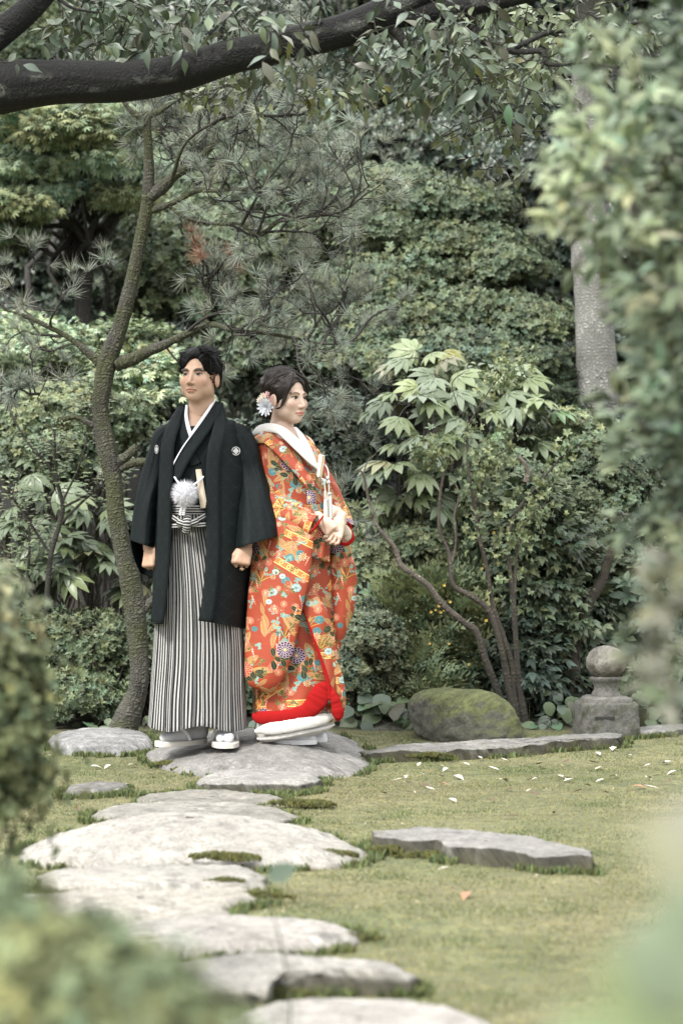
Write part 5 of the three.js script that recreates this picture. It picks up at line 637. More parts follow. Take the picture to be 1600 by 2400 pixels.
function headColor(fem, skin, lip) {
  const dark = rgb(0.02, 0.014, 0.011), brow = fem ? rgb(0.1, 0.062, 0.04) : rgb(0.022, 0.017, 0.014);
  return (x, y, z) => {
    const ax = Math.abs(x), c = skin.clone(); c.multiplyScalar(1 + 0.05 * fbm(x * 30, y * 30, z * 30, 3));
    if (z > 0.02) { c.lerp(rgb(skin.r * 1.02, skin.g * 0.8, skin.b * 0.76), 0.45 * Math.exp(-(((ax - 0.042) / 0.02) ** 2) - ((y + 0.03) / 0.018) ** 2)); c.lerp(rgb(skin.r * 0.98, skin.g * 0.8, skin.b * 0.76), 0.4 * Math.exp(-((x / 0.013) ** 2) - ((y + 0.037) / 0.012) ** 2)); }
    if (z < 0.0 && ax > 0.07) c.lerp(rgb(skin.r, skin.g * 0.74, skin.b * 0.68), 0.5);
    if (z > 0.03) {
      const bx = (ax - 0.031) / 0.0185, by = (y - (fem ? 0.0245 : 0.0225) + 0.0045 * bx * bx - 0.0015 * bx) / (fem ? 0.0036 : 0.0062); c.lerp(brow, clamp(1.7 - Math.hypot(Math.abs(bx) ** 2, by)) * 0.95);
      const ex = (ax - 0.031) / 0.0155, lid = 0.0052 * (1 - ex * ex) * (fem ? 1.15 : 0.95);
      if (Math.abs(ex) < 1 && z > 0.07) { const yy = y - 0.0015; if (yy < lid && yy > -lid * 0.85) { const ix = (ax - 0.031); c.copy(Math.hypot(ix, yy - 0.0004) < 0.0086 ? dark : rgb(0.42, 0.38, 0.35)); } if (yy >= lid - 0.0005 && yy < lid + (fem ? 0.004 : 0.0042)) c.copy(dark); }
      if (Math.abs(x) < 0.0245 && y < -0.054 && y > -0.081 && z > 0.06) { const k = x / 0.0245, top = -0.0665 + 0.0085 * (1 - k * k), bot = -0.0665 - 0.0105 * (1 - k * k); if (y < top && y > bot) c.lerp(lip, 0.85); if (Math.abs(y + 0.0665 + 0.001 * k * k) < 0.0016) c.lerp(rgb(0.13, 0.04, 0.03), 0.85); }
      if (Math.hypot((ax - 0.0068) / 0.0045, (y + 0.0475) / 0.003) < 1 && z > 0.09) c.lerp(rgb(0.1, 0.045, 0.035), 0.8);
    }
    return c;
  };
}
const place = (g, pos, yaw, pitch = 0, roll = 0, s = 1) => { g.scale(s, s, s); g.rotateZ(roll); g.rotateX(pitch); g.rotateY(yaw); g.translate(pos.x, pos.y, pos.z); return g; };
const fromCaps = (caps, k) => (x, y, z) => { let d = 1e9; for (const c of caps) { const q = sdCap(x, y, z, c[0], c[1], c[2], c[3]); d = d > 1e8 ? q : smin(d, q, c[4] ?? k); } return d; };
const box = (caps, pad) => { const lo = [1e9, 1e9, 1e9], hi = [-1e9, -1e9, -1e9]; for (const c of caps) for (const [p, r] of [[c[0], c[2]], [c[1], c[3]]]) for (let i = 0; i < 3; i++) { lo[i] = Math.min(lo[i], p[i] - r - pad); hi[i] = Math.max(hi[i], p[i] + r + pad); } return [lo, hi]; };
const arr = (v) => [v.x, v.y, v.z];
function limbs(caps, k, cell, col) { const [lo, hi] = box(caps, 0.02); return nets(fromCaps(caps, k), lo, hi, cell, col); }
// a closed or resting hand. at: wrist; axes: down the hand (f), across towards the thumb (s), out of the back of the hand (b)
function handCaps(w, f, s, b, k, curl, thumbDir, sz = 1, spread = 1) {
  const q = (F_, S_, B_) => arr(w.clone().addScaledVector(f, F_ * sz).addScaledVector(s, S_ * sz).addScaledVector(b, B_ * sz)), caps = [];
  caps.push([q(-0.025, 0, -0.006), q(0.02, 0, 0), 0.026 * sz, 0.027 * sz, 0.02]);
  for (const S_ of [-0.026, -0.009, 0.009, 0.026]) caps.push([q(0.02, S_ * 0.7, 0), q(0.078, S_ * 1.1, 0.004), 0.0165 * sz, 0.0125 * sz, 0.012]);
  const L = [[-0.031, 0.032, 0.021, 0.017], [-0.0105, 0.041, 0.026, 0.02], [0.0105, 0.044, 0.028, 0.021], [0.031, 0.039, 0.024, 0.019]];
  L.forEach(([S_, a, c, e], i) => { let p = [0.08, S_, 0.003], ang = 0; const r = [0.0097, 0.0088, 0.008].map((x) => x * (i === 0 ? 0.88 : 1)); [a, c, e].forEach((len, j) => { ang += curl[j] * (1 + 0.05 * (i - 1.5)); const n = [p[0] + Math.cos(ang) * len, p[1] + (S_ * 0.12 * spread) * (j === 0 ? 1 : -0.4), p[2] - Math.sin(ang) * len]; caps.push([q(...p), q(...n), r[j] * sz, r[Math.min(j + 1, 2)] * sz, 0.0035]); p = n; }); });
  const t0 = [0.018, 0.024, -0.006], t1 = [t0[0] + thumbDir[0][0], t0[1] + thumbDir[0][1], t0[2] + thumbDir[0][2]], t2 = [t1[0] + thumbDir[1][0], t1[1] + thumbDir[1][1], t1[2] + thumbDir[1][2]], t3 = [t2[0] + thumbDir[2][0], t2[1] + thumbDir[2][1], t2[2] + thumbDir[2][2]];
  caps.push([q(...t0), q(...t1), 0.0165 * sz, 0.0125 * sz, 0.01], [q(...t1), q(...t2), 0.0115 * sz, 0.0105 * sz, 0.004], [q(...t2), q(...t3), 0.0105 * sz, 0.0088 * sz, 0.003]);
  return caps;
}
// ------------------------------------------------------------------ the man in black
{
  const base = P(455, 1744, CZ), t = thing('person', 'man in black crested haori coat and striped trousers, gaze turned left', 'person', base.toArray()), r = rng(201);
  const W = (x, y, z) => P(x, y, CZ - z).sub(base), A = (x, y, z) => arr(W(x, y, z));
  const skin = rgb(0.47, 0.31, 0.222), hand = rgb(0.43, 0.275, 0.195), handC = (x, y, z) => hand.clone().multiplyScalar(1 + 0.16 * fbm(x * 45, y * 45, z * 45, 3));
  // body: head, neck, trunk, arms, hands and legs in one mesh
  const HP = W(468.5, 885, 0.0), yaw = -0.37, pitch = -0.09, hs = 1.03;
  const headG = place(nets(headSdf(false), [-0.1, -0.17, -0.12], [0.1, 0.13, 0.13], 0.0025, headColor(false, skin, rgb(0.4, 0.19, 0.14))), HP, yaw, pitch, 0, hs);
  const torso = [[A(468, 975, -0.03), A(466, 1010, -0.02), 0.058, 0.07], [A(410, 1030, -0.03), A(530, 1030, -0.03), 0.048, 0.048], [A(466, 1040, -0.01), A(462, 1150, 0.0), 0.11, 0.105], [A(430, 1060, 0), A(440, 1200, 0), 0.08, 0.09], [A(505, 1060, 0), A(490, 1200, 0), 0.08, 0.09], [A(455, 1190, 0), A(460, 1270, 0), 0.095, 0.095],
    [A(400, 1036, -0.03), A(348, 1160, -0.05), 0.042, 0.036], [A(348, 1160, -0.05), A(350, 1285, 0.03), 0.042, 0.028], [A(540, 1036, -0.03), A(598, 1160, -0.03), 0.042, 0.037], [A(598, 1160, -0.03), A(580, 1262, 0.075), 0.034, 0.026],
    [A(430, 1270, 0), A(420, 1480, 0.01), 0.09, 0.06], [A(420, 1480, 0.01), A(430, 1712, -0.02), 0.058, 0.04], [A(495, 1270, 0), A(510, 1480, 0.01), 0.09, 0.06], [A(510, 1480, 0.01), A(525, 1712, 0.0), 0.058, 0.04]];
  const bodyG = limbs(torso, 0.05, 0.012, () => skin.clone());
  const fist = [1.35, 1.5, 1.0];
  const lh = handCaps(W(577, 1281, 0.122), V(-0.26, -0.9, 0.36).normalize(), V(-0.93, 0.16, 0.33).normalize(), V(0.3, 0.1, 0.95).normalize(), 0.01, fist, [[0.03, 0.014, -0.006], [0.028, -0.004, -0.004], [0.02, -0.02, -0.006]], 0.98);
  const rh = handCaps(W(353, 1284, 0.05), V(-0.06, -0.98, 0.16).normalize(), V(0.68, 0.06, 0.72).normalize(), V(-0.7, 0.1, 0.68).normalize(), 0.01, fist, [[0.03, 0.012, -0.006], [0.028, -0.004, -0.008], [0.02, -0.016, -0.01]], 0.98);
  part('body', merge([headG, bodyG, limbs(lh, 0.006, 0.003, handC), limbs(rh, 0.006, 0.003, handC)]), skinMat, t);
  part('ring', new THREE.TorusGeometry(0.0105, 0.0016, 8, 20).rotateX(1.2).translate(...A(567, 1334, 0.19)), std(rgb(0.75, 0.6, 0.4), 0.25, { metalness: 1 }), t);
  // hair: a cap with a hairline, and locks combed back and aside
  {
    const cut = (x, y, z) => Math.min(sdEll(x, y, z, [0.004, -0.03, 0.115], [0.061, 0.115, 0.094]), sdEll(Math.abs(x), y, z, [0.09, -0.03, 0.002], [0.04, 0.06, 0.052]), sdEll(Math.abs(x), y, z, [0.075, -0.05, 0.075], [0.035, 0.075, 0.055]));
    const hair = (x, y, z) => { let d = sdEll(x, y, z, [0, 0.04, -0.014], [0.082, 0.0865, 0.1]); d = smin(d, sdEll(x, y, z, [-0.006, 0.094, 0.035], [0.052, 0.03, 0.046]), 0.03); d = smax(d, -cut(x, y, z), 0.006); d = smax(d, -(y + 0.034 + 0.25 * (z + 0.06)), 0.01); return d - 0.0035 * noise(x * 55, y * 22, z * 40) - 0.003 * noise(x * 110, y * 50, z * 90); };
    const gs = [nets(hair, [-0.11, -0.1, -0.14], [0.11, 0.16, 0.13], 0.003, (x, y, z) => { const k = 0.0035 * (1 + 0.6 * noise(x * 90, y * 20, z * 60)); return rgb(k, k * 0.93, k * 0.92); })];
    const lock = (p, d, n, l, w) => { const g = blade(w / l, 0.3, 0.18, [0.9, 1, 0.75, 0]); g.applyMatrix4(basis(p, d, n, l)); const k = 0.002 + 0.004 * r(); gs.push(paint(g, rgb(k, k * 0.93, k * 0.92))); };
    for (let i = 0; i < 1500; i++) {
      const v = rdir(r), p = V(v.x * 0.083, 0.04 + v.y * 0.0885, -0.014 + v.z * 0.101); if (p.y < -0.03 || cut(p.x, p.y, p.z) < 0.004) continue;
      const nrm = V(v.x / 0.086, v.y / 0.095, v.z / 0.102).normalize(), top = smooth(0.05, 0.12, p.y), front = smooth(0.0, 0.06, p.z);
      const flow = V(0.9 * (p.x + 0.02 > 0 ? 1 : -1), -0.9, -0.35).lerp(V((p.x > -0.015 ? 0.5 : -0.7), 0.5, 0.45 - 0.9 * (1 - front)), Math.max(top, front * 0.95)).addScaledVector(nrm, 0.03 + 0.1 * top * r() + (r() < 0.12 ? 0.3 * top : 0)).addScaledVector(rdir(r), 0.13), f2 = flow.addScaledVector(nrm, -flow.dot(nrm) * (0.75 - 0.45 * top));
      lock(p.addScaledVector(nrm, 0.001), f2, nrm, 0.022 + 0.02 * r() + 0.004 * top, 0.005 + 0.005 * r());
    }
    for (let i = 0; i < 22; i++) { const sgn = i % 2 ? 1 : -1, p = V(sgn * (0.058 + 0.016 * r()), 0.03 + 0.04 * r(), 0.05 + 0.02 * r() - (i % 2) * 0.012); lock(p, V(sgn * 0.35, -1, 0.05), V(sgn, 0.1, 0.4), 0.018 + 0.012 * r(), 0.005); }
    part('hair', place(merge(gs), HP, yaw, pitch, 0, hs), phys(0xffffff, 0.5, { vertexColors: true, specularIntensity: 0.3 }), t);
  }
  // cloth
  const blk = canvasTex(512, 512, (g, w) => { g.fillStyle = '#0d1415'; g.fillRect(0, 0, w, w); g.strokeStyle = 'rgba(80,92,92,0.34)'; g.lineWidth = 1.6; for (let i = -6; i < 12; i++) { g.beginPath(); g.moveTo(i * 85.33, 0); g.lineTo(i * 85.33 + 256, 512); g.moveTo(i * 85.33, 0); g.lineTo(i * 85.33 - 256, 512); g.stroke(); } for (let j = 0; j < 6; j++) { g.globalAlpha = j % 2 ? 0.9 : 0.4; g.beginPath(); g.moveTo(0, j * 85.33 + 4); g.lineTo(512, j * 85.33 + 4); g.stroke(); } });
  blk.repeat.set(4.2, 4.2);
  const haori = phys(0xffffff, 0.62, { map: blk, bumpMap: CLOTH.weave, bumpScale: 0.0004, sheen: 0.12, sheenRoughness: 0.5, sheenColor: rgb(0.1, 0.13, 0.135), specularIntensity: 0.3 }), plain = phys(rgb(0.0085, 0.0115, 0.012), 0.65, { sheen: 0.3, sheenRoughness: 0.5, sheenColor: rgb(0.1, 0.12, 0.125) });
  const white = std(rgb(0.7, 0.7, 0.72), 0.75);
  const stripe = canvasTex(64, 16, (g) => { g.fillStyle = '#121417'; g.fillRect(0, 0, 64, 16); g.fillStyle = '#acaba8'; for (let i = 0; i < 2; i++) g.fillRect(i * 32 + 2, 0, 14, 16); }), stripeH = (() => { const c = stripe.clone(); c.needsUpdate = true; return c; })();
  const hakamaM = std(0xffffff, 0.8, { map: stripe, bumpMap: CLOTH.weave, bumpScale: 0.0004 });
  // striped pleated trousers
  {
    const N = 420, rows = [], T = 46, edges = [-1.3, -0.86, -0.6, -0.5, -0.27, -0.03, 0.13, 0.44, 0.58, 0.72, 0.9, 1.3], arc = [0];
    for (let i = 0; i < T; i++) {
      const u = i / (T - 1), y = lerp(1188, 1700, u), cx = spline1([0, 0.5, 1], [443, 465, 463])(u), a = spline1([0, 0.3, 0.55, 1], [0.125, 0.17, 0.198, 0.222])(u), b = spline1([0, 0.3, 1], [0.125, 0.14, 0.185])(u), row = [];
      for (let j = 0; j < N; j++) {
        const th = j / N * 6.28319, ct = Math.cos(th), st = Math.sin(th), k = (Math.abs(ct) ** 2.5 + Math.abs(st) ** 2.5) ** (-1 / 2.5); let X = ct * k, z = st * k; const A_ = lerp(0.003, 0.015, Math.pow(u, 0.8)) * (1 - Math.abs(Math.min(1, Math.abs(X))) ** 8);
        if (st > -0.25) { let e = 0; while (e < edges.length - 2 && X > edges[e + 1]) e++; const s = (X - edges[e]) / (edges[e + 1] - edges[e]), up = X < 0.05 ? s : 1 - s, w = smooth(0, 0.07, s) * smooth(1, 0.93, s), off = (up * 1.3 - 0.6) * w - 0.5 * (1 - w); z += A_ * off * (e % 3 === 1 ? 1.25 : 0.9) / b * smooth(-0.25, 0.15, st); X += 0.012 * (1 - w) * (X < 0.05 ? -1 : 1) * u / a * 0.25; } else z += A_ * 0.5 * Math.sin(th * 14) / b;
        const p = W(cx, y, 0.0); p.x += X * a + 0.006 * noise(X * 3, u * 4, 1) * u; p.z += z * b - 0.01 + 0.010 * u * noise(X * 3.5, u * 3.2, 5) + 0.004 * noise(X * 9, u * 9, 2); if (u > 0.85) p.y += ((u - 0.85) / 0.15) * (0.012 * Math.sin(X * 5 + 1) - 0.006 * Math.abs(X)) ; row.push(p);
      }
      rows.push(row);
    }
    const last = rows[T - 1]; for (let j = 1; j <= N; j++) arc.push(arc[j - 1] + last[j % N].distanceTo(last[j - 1])); const K = Math.round(arc[N] / 0.019) / 2 / arc[N];
    rows.push(last.map((p) => p.clone().add(V(0, 0.004, -Math.sign(p.z) * 0.006))), last.map((p) => { const c = W(463, 1700, 0); return V(lerp(p.x, c.x, 0.1), p.y + 0.03, lerp(p.z, c.z, 0.14)); }));
    const g = sheet(rows, { closed: true, uvf: (i, j) => [arc[j] * K, 0] });
    part('striped_trousers', g, hakamaM, t);
  }
  // waistband, ties and their knot
  const bm = (rep) => { const c = stripe.clone(); c.repeat.set(rep, 1); c.rotation = 0; c.needsUpdate = true; return std(0xffffff, 0.8, { map: c }); };
  const bandM = bm(44), face = (u, p) => V((p.x + 0.02) * 2.2, 0, 1).normalize(), arcB = (y, z, x0 = 385, x1 = 500) => [W(x0, y, z - 0.05), W(lerp(x0, x1, 0.25), y, z - 0.008), W(lerp(x0, x1, 0.5), y, z), W(lerp(x0, x1, 0.75), y, z - 0.008), W(x1, y, z - 0.05)];
  part('waistband', ribbon(arcB(1195, 0.168), 0.04, face, { thick: 0.006 }), bandM, t); part('waistband', ribbon(arcB(1214, 0.16), 0.036, face, { thick: 0.006 }), hakamaM.clone(), t).material.map = (() => { const c = stripe.clone(); c.repeat.set(34, 34); c.center.set(0, 0); c.rotation = Math.PI / 2; c.needsUpdate = true; return c; })();
  part('waist_tie', ribbon([W(402, 1212, 0.176), W(420, 1222, 0.184), W(436, 1226, 0.188), W(460, 1220, 0.184), W(484, 1208, 0.172)], [0.026, 0.022, 0.016, 0.022, 0.026], face, { thick: 0.006, bow: 0.004 }), bandM, t); part('waist_tie', ribbon([W(402, 1234, 0.176), W(422, 1232, 0.184), W(437, 1228, 0.19), W(462, 1231, 0.184), W(484, 1230, 0.172)], [0.024, 0.02, 0.014, 0.02, 0.024], face, { thick: 0.006, bow: 0.004 }), bandM, t);
  const knot = part('knot', ribbon([W(437, 1206, 0.19), W(438, 1214, 0.204), W(438, 1226, 0.212), W(437, 1238, 0.206), W(434, 1250, 0.19)], [0.026, 0.034, 0.036, 0.034, 0.03], () => V(0, 0, 1), { thick: 0.014, bow: 0.008 }), hakamaM.clone(), t); knot.material.map = (() => { const c = stripe.clone(); c.repeat.set(0.001, 42); c.rotation = Math.PI / 2; c.center.set(0, 0); c.repeat.set(42, 42); c.needsUpdate = true; return c; })();
  part('knot', ribbon([W(416, 1224, 0.188), W(428, 1227, 0.202), W(438, 1228, 0.206), W(450, 1226, 0.202), W(464, 1222, 0.188)], [0.03, 0.026, 0.022, 0.026, 0.03], () => V(0, 0, 1), { thick: 0.01, bow: 0.008 }), bandM, t);
  // black kimono under the coat
  {
    const rows = [[957, 468, 0.062, 0.062, -0.03], [975, 467, 0.085, 0.075, -0.02], [1000, 465, 0.14, 0.1, -0.012], [1030, 463, 0.165, 0.12, -0.005], [1080, 458, 0.165, 0.132, 0], [1140, 452, 0.158, 0.137, 0.005], [1200, 448, 0.16, 0.14, 0.008]].map(([y, x, a, b, z]) => ring(W(x, y, z), a, b, { pow: 2.3 }));
    for (let k = 0; k < 2; k++) rows[k].forEach((p, j) => { const st = Math.sin(j / 64 * 6.28319); if (st > 0) p.y -= 0.11 * st * (k ? 0.5 : 1); });
    part('kimono', sheet(rows, { closed: true, uvf: (i, j, p) => [p.x, p.y] }), haori, t);
    const nb = (u, p) => V(p.x * 1.6 + 0.02, 0.35, 1).normalize();
    part('kimono_collar', ribbon([W(436, 958, -0.01), W(434, 985, 0.055), W(441, 1010, 0.098), W(455, 1045, 0.124), W(470, 1085, 0.138)], [0.034, 0.044, 0.048, 0.05, 0.05], nb, { thick: 0.006, shift: 0.42 }), haori, t);
    part('kimono_collar', ribbon([W(505, 944, -0.02), W(492, 966, 0.045), W(470, 996, 0.098), W(447, 1025, 0.128), W(426, 1055, 0.142), W(408, 1088, 0.15), W(396, 1115, 0.152)], [0.034, 0.046, 0.054, 0.058, 0.06, 0.06, 0.06], nb, { thick: 0.007, shift: -0.46, off: 0.006 }), haori, t);
    part('white_collar', ribbon([W(438, 950, -0.012), W(436.5, 975, 0.045), W(441, 1000, 0.085), W(448, 1024, 0.112)], [0.01, 0.014, 0.017, 0.016], nb, { thick: 0.005, off: 0.003 }), white, t); part('white_collar', ribbon([W(503, 938, -0.02), W(489, 962, 0.044), W(468, 993, 0.098), W(449, 1020, 0.128), W(444, 1029, 0.131)], [0.012, 0.012, 0.012, 0.01, 0.005], nb, { thick: 0.006, off: 0.008, shift: 0.1 }), white, t);
    part('white_edging', ribbon([W(449, 1020, 0.136), W(428, 1050, 0.149), W(409, 1084, 0.157), W(398, 1108, 0.158)], 0.005, nb, { thick: 0.003, off: 0.005 }), white, t);
  }
  // the coat: back and fronts in one sheet from the neck to the hem
  const S = (l) => { const ts = l.map((_, i) => i / (l.length - 1)), fx = spline1(ts, l.map((q) => q[0])), fy = spline1(ts, l.map((q) => q[1])), fz = spline1(ts, l.map((q) => q[2])); return (u) => W(fx(u), fy(u), fz(u)); };
  const FL = S([[434, 960, -0.02], [420, 1005, 0.1], [410, 1040, 0.145], [406, 1120, 0.165], [403, 1210, 0.178], [400, 1300, 0.186], [393, 1390, 0.196], [385, 1461, 0.2]]), FR = S([[504, 948, -0.03], [500, 1000, 0.1], [487, 1050, 0.15], [482, 1120, 0.166], [482, 1210, 0.178], [482, 1300, 0.19], [476, 1390, 0.2], [467, 1453, 0.206]]);
  const SL = S([[430, 964, -0.04], [404, 996, -0.04], [384, 1010, -0.04], [372, 1090, -0.03], [366, 1210, -0.03], [361, 1300, -0.02], [359, 1390, -0.02], [357, 1458, -0.02]]), SR = S([[511, 958, -0.04], [534, 982, -0.04], [556, 996, -0.04], [580, 1090, -0.03], [588, 1210, -0.03], [588, 1300, -0.02], [582, 1390, -0.02], [574, 1474, -0.02]]), BK = S([[472, 957, -0.095], [472, 985, -0.13], [470, 1020, -0.15], [470, 1110, -0.165], [470, 1210, -0.165], [470, 1300, -0.17], [468, 1390, -0.18], [466, 1462, -0.185]]);
  const q4 = (a, b, n, out) => Array.from({ length: n }, (_, i) => { const f = i / n * Math.PI / 2; return V(lerp(a.x, b.x, Math.sin(f)), lerp(a.y, b.y, i / n) , lerp(a.z, b.z, 1 - Math.cos(f))); });
  const q4b = (a, b, n) => Array.from({ length: n }, (_, i) => { const f = i / n * Math.PI / 2; return V(lerp(a.x, b.x, 1 - Math.cos(f)), lerp(a.y, b.y, i / n), lerp(a.z, b.z, Math.sin(f))); });
  {
    const rows = [], T = 64; for (let i = 0; i < T; i++) { const u = i / (T - 1), a = FL(u), b = SL(u), c = BK(u), d = SR(u), e = FR(u), row = [...q4(a, b, 14), ...q4b(b, c, 14), ...q4(c, d, 14), ...q4b(d, e, 14), e]; row.forEach((p, j) => { const w = smooth(0.25, 0.9, u); p.z += 0.012 * w * noise(p.x * 9, p.y * 1.6, j > 28 ? 4 : 9); p.x += 0.006 * w * noise(p.y * 3, p.z * 7, 1); }); rows.push(row); }
    const g = sheet(rows, { uvf: (i, j, p) => [p.x + (j > 14 && j < 42 ? 0.9 : 0) + p.z * 0.6, p.y] }); part('coat', g, haori, t);
    // hem turned up inside, so that the edge has a thickness
    part('coat_hem', tube(spline(rows[T - 1].filter((_, j) => j % 4 === 0), 60), 0.003, { seg: 6, n: 90 }), haori, t);
  }
  const lap = (pts, w, sh) => part('lapel', ribbon(pts, w, (u, p) => V(p.x * 1.3 + 0.03, 0.25, 1).normalize(), { n: 70, thick: 0.007, shift: sh, bow: 0.0015, off: 0.007 }), haori, t);
  lap([W(437, 957, -0.03), ...[0.06, 0.12, 0.2, 0.3, 0.42, 0.55, 0.7, 0.85, 1].map((u) => FL(u))], [0.035, 0.05, 0.056, 0.06, 0.062, 0.062, 0.062, 0.06], 0.5);
  lap([W(505, 944, -0.035), ...[0.06, 0.12, 0.2, 0.3, 0.42, 0.55, 0.7, 0.85, 1].map((u) => FR(u))], [0.035, 0.052, 0.058, 0.062, 0.062, 0.062, 0.062, 0.06], -0.5);
  // sleeves: wide tubes whose back half hangs below the hand
  const sleeve = (secs, hang, sg) => {
    const ts = secs.map((_, i) => i / (secs.length - 1)), f = [0, 1, 2, 3, 4, 5].map((k) => spline1(ts, secs.map((q) => q[k]))), rows = [], T = 40, n = 60;
    for (let i = 0; i < T; i++) { const u = i / (T - 1), c = W(f[0](u), f[1](u), f[4](u)), ux = f[2](u) * 0.001913, uy = -f[3](u) * 0.001913, v = f[5](u), row = [];
      for (let j = 0; j < n; j++) { const th = j / n * 6.28319, ct = Math.cos(th), st = Math.sin(th), k = (Math.abs(ct) ** 2.3 + Math.abs(st) ** 2.3) ** (-1 / 2.3), p = V(c.x + ux * ct * k, c.y + uy * ct * k, c.z + v * st * k); const bk = smooth(0.2, -0.8, st) * smooth(0.35, 1, u); p.y -= hang * bk; p.x -= sg * 0.02 * bk; const fold = 0.016 * u * noise(ct * 1.7 + 3 * sg, p.y * 2.2, st * 1.6) + 0.006 * noise(ct * 4, p.y * 5, st * 4); p.x += fold * ct * 0.5; p.z += fold * (st >= 0 ? 1 : -0.6) + 0.008 * u * Math.sin(ct * 4 + p.y * 3); row.push(p); } rows.push(row); }
    const inner = rows[T - 1].map((p) => p.clone().lerp(W(f[0](1), f[1](1), f[4](1)), 0.04)); rows.push(inner, rows[T - 3].map((p) => p.clone().lerp(W(f[0](0.9), f[1](0.9), f[4](0.9)), 0.12)));
    return part('sleeve', sheet(rows, { closed: true, uvf: (i, j, p) => [p.x + p.z * 0.5, p.y] }), haori, t);
  };
  sleeve([[540, 1012, 10, -22, -0.04, 0.05], [558, 1036, 24, -34, -0.04, 0.08], [578, 1072, 26, -30, -0.035, 0.09], [584, 1112, 31, -22, -0.03, 0.095], [592, 1165, 40, -17, 0.01, 0.105], [596, 1225, 50, -17, 0.045, 0.11], [597, 1272, 56, -16, 0.068, 0.115]], 0.19, 1);
  sleeve([[402, 1014, -10, -22, -0.04, 0.05], [384, 1040, -20, -32, -0.04, 0.08], [372, 1076, -21, -24, -0.035, 0.09], [363, 1112, -26, -20, -0.03, 0.095], [350, 1165, -28, -14, -0.015, 0.1], [342, 1225, -30, -12, 0.0, 0.1], [338, 1275, -31, -10, 0.008, 0.105]], 0.15, -1);
  // crests: white rings round a four petalled flower
  const crest = (pos, nor) => { const gs = [new THREE.RingGeometry(0.0165, 0.019, 40)]; for (let i = 0; i < 4; i++) { const g = new THREE.RingGeometry(0.0015, 0.0062, 18); g.scale(1, 1.05, 1); const a = i * Math.PI / 2; g.translate(Math.cos(a) * 0.0064, Math.sin(a) * 0.0064, 0); gs.push(g); } const g = merge(gs); g.applyMatrix4(basis(pos, V(0, 1, 0), nor, 1)); part('crest', g, std(rgb(0.62, 0.62, 0.62), 0.8), t); };
  crest(W(553, 1057, 0.094), V(0.25, 0.15, 1)); crest(W(367, 1053, 0.075), V(-0.85, 0.1, 0.5));
  // cord with its big white tassel ball
  {
    const c = W(434, 1158, 0.232), gs = [ball(c, 0.047, 0.05, 0.04, 24, 18)];
    for (let i = 0; i < 2600; i++) { const v = rdir(r); if (v.z < -0.6) continue; const l = 0.058 + 0.008 * r() + (v.y > 0.4 ? 0.006 * r() : 0), g = new THREE.BufferGeometry(), s = rdir(r).cross(v).normalize().multiplyScalar(0.0011), a = c.clone().addScaledVector(v, 0.035), b = c.clone().addScaledVector(V(v.x, v.y * 0.97, v.z * 0.86).addScaledVector(rdir(r), 0.12), l); g.setAttribute('position', new THREE.Float32BufferAttribute([...arr(a.clone().add(s)), ...arr(a.clone().sub(s)), ...arr(b)], 3)); g.setIndex([0, 1, 2]); g.computeVertexNormals(); g.setAttribute('uv', new THREE.Float32BufferAttribute([0, 0, 1, 0, 0, 1], 2)); gs.push(g); }
    part('tassel_ball', merge(gs), std(rgb(0.55, 0.55, 0.58), 0.9), t);
    part('cord', tube([W(409, 1118, 0.186), W(416, 1128, 0.2), W(424, 1136, 0.21)], 0.004, { seg: 8, n: 14 }), white, t); part('cord', tube([W(477, 1117, 0.186), W(468, 1126, 0.2), W(452, 1138, 0.212)], 0.004, { seg: 8, n: 14 }), white, t);
    const braid = (a, l, rr) => 0.0012 * Math.sin(l * 700); for (const x of [425, 432]) part('cord', tube([W(x + 4, 1182, 0.225), W(x, 1195, 0.222), W(x - 2, 1208, 0.214)], 0.0066, { seg: 10, n: 50, bump: braid }), white, t);
  }
  // split toed socks and thonged sandals
  const foot = (heel, toe, w, y0) => {
    const ax = toe.clone().sub(heel), L = ax.length(), f = ax.clone().normalize(), s = V(f.z, 0, -f.x), at = (u, v, y) => heel.clone().addScaledVector(f, u * L).addScaledVector(s, v).setY(y0 + y);
    const outline = (u) => w * (0.42 + 0.12 * Math.sin(u * 3.1) + 0.05 * u) * Math.pow(Math.max(0, 1 - Math.abs(2 * u - 1) ** 6), 0.4);
    const sole = []; for (const [y, k] of [[0, 0.94], [0.002, 1], [0.02, 1], [0.024, 0.97]]) { const row = []; for (let i = 0; i < 40; i++) { const u = i / 39; row.push(at(lerp(-0.04, 1.05, u), outline(u) * k * 1.04, y + (u < 0.5 ? 0.012 * (0.5 - u) : 0))); } for (let i = 39; i >= 0; i--) { const u = i / 39; row.push(at(lerp(-0.04, 1.05, u), -outline(u) * k * 1.04, y + (u < 0.5 ? 0.012 * (0.5 - u) : 0))); } sole.push(row); }
    const sd = part('sandal', sheet(sole, { closed: true, capA: true, capB: true }), std(rgb(0.5, 0.475, 0.43), 0.7), t);
    const q = (u, v, y) => arr(at(u, v, y)), caps = [[q(0.1, 0, 0.055), q(0.45, 0, 0.055), w * 0.33, w * 0.4, 0.02], [q(0.1, 0, 0.06), q(0.08, 0, 0.15), w * 0.34, w * 0.38, 0.03], [q(0.45, 0, 0.052), q(0.82, 0.012, 0.043), w * 0.4, w * 0.24, 0.012], [q(0.45, 0, 0.05), q(0.8, -0.022, 0.041), w * 0.36, w * 0.2, 0.012], [q(0.78, 0.018, 0.043), q(0.93, 0.016, 0.04), w * 0.2, w * 0.17, 0.004], [q(0.75, -0.02, 0.04), q(0.86, -0.022, 0.038), w * 0.19, w * 0.15, 0.004]];
    part('sock', limbs(caps, 0.012, 0.004, () => rgb(0.55, 0.56, 0.585)), std(0xffffff, 0.85, { vertexColors: true }), t);
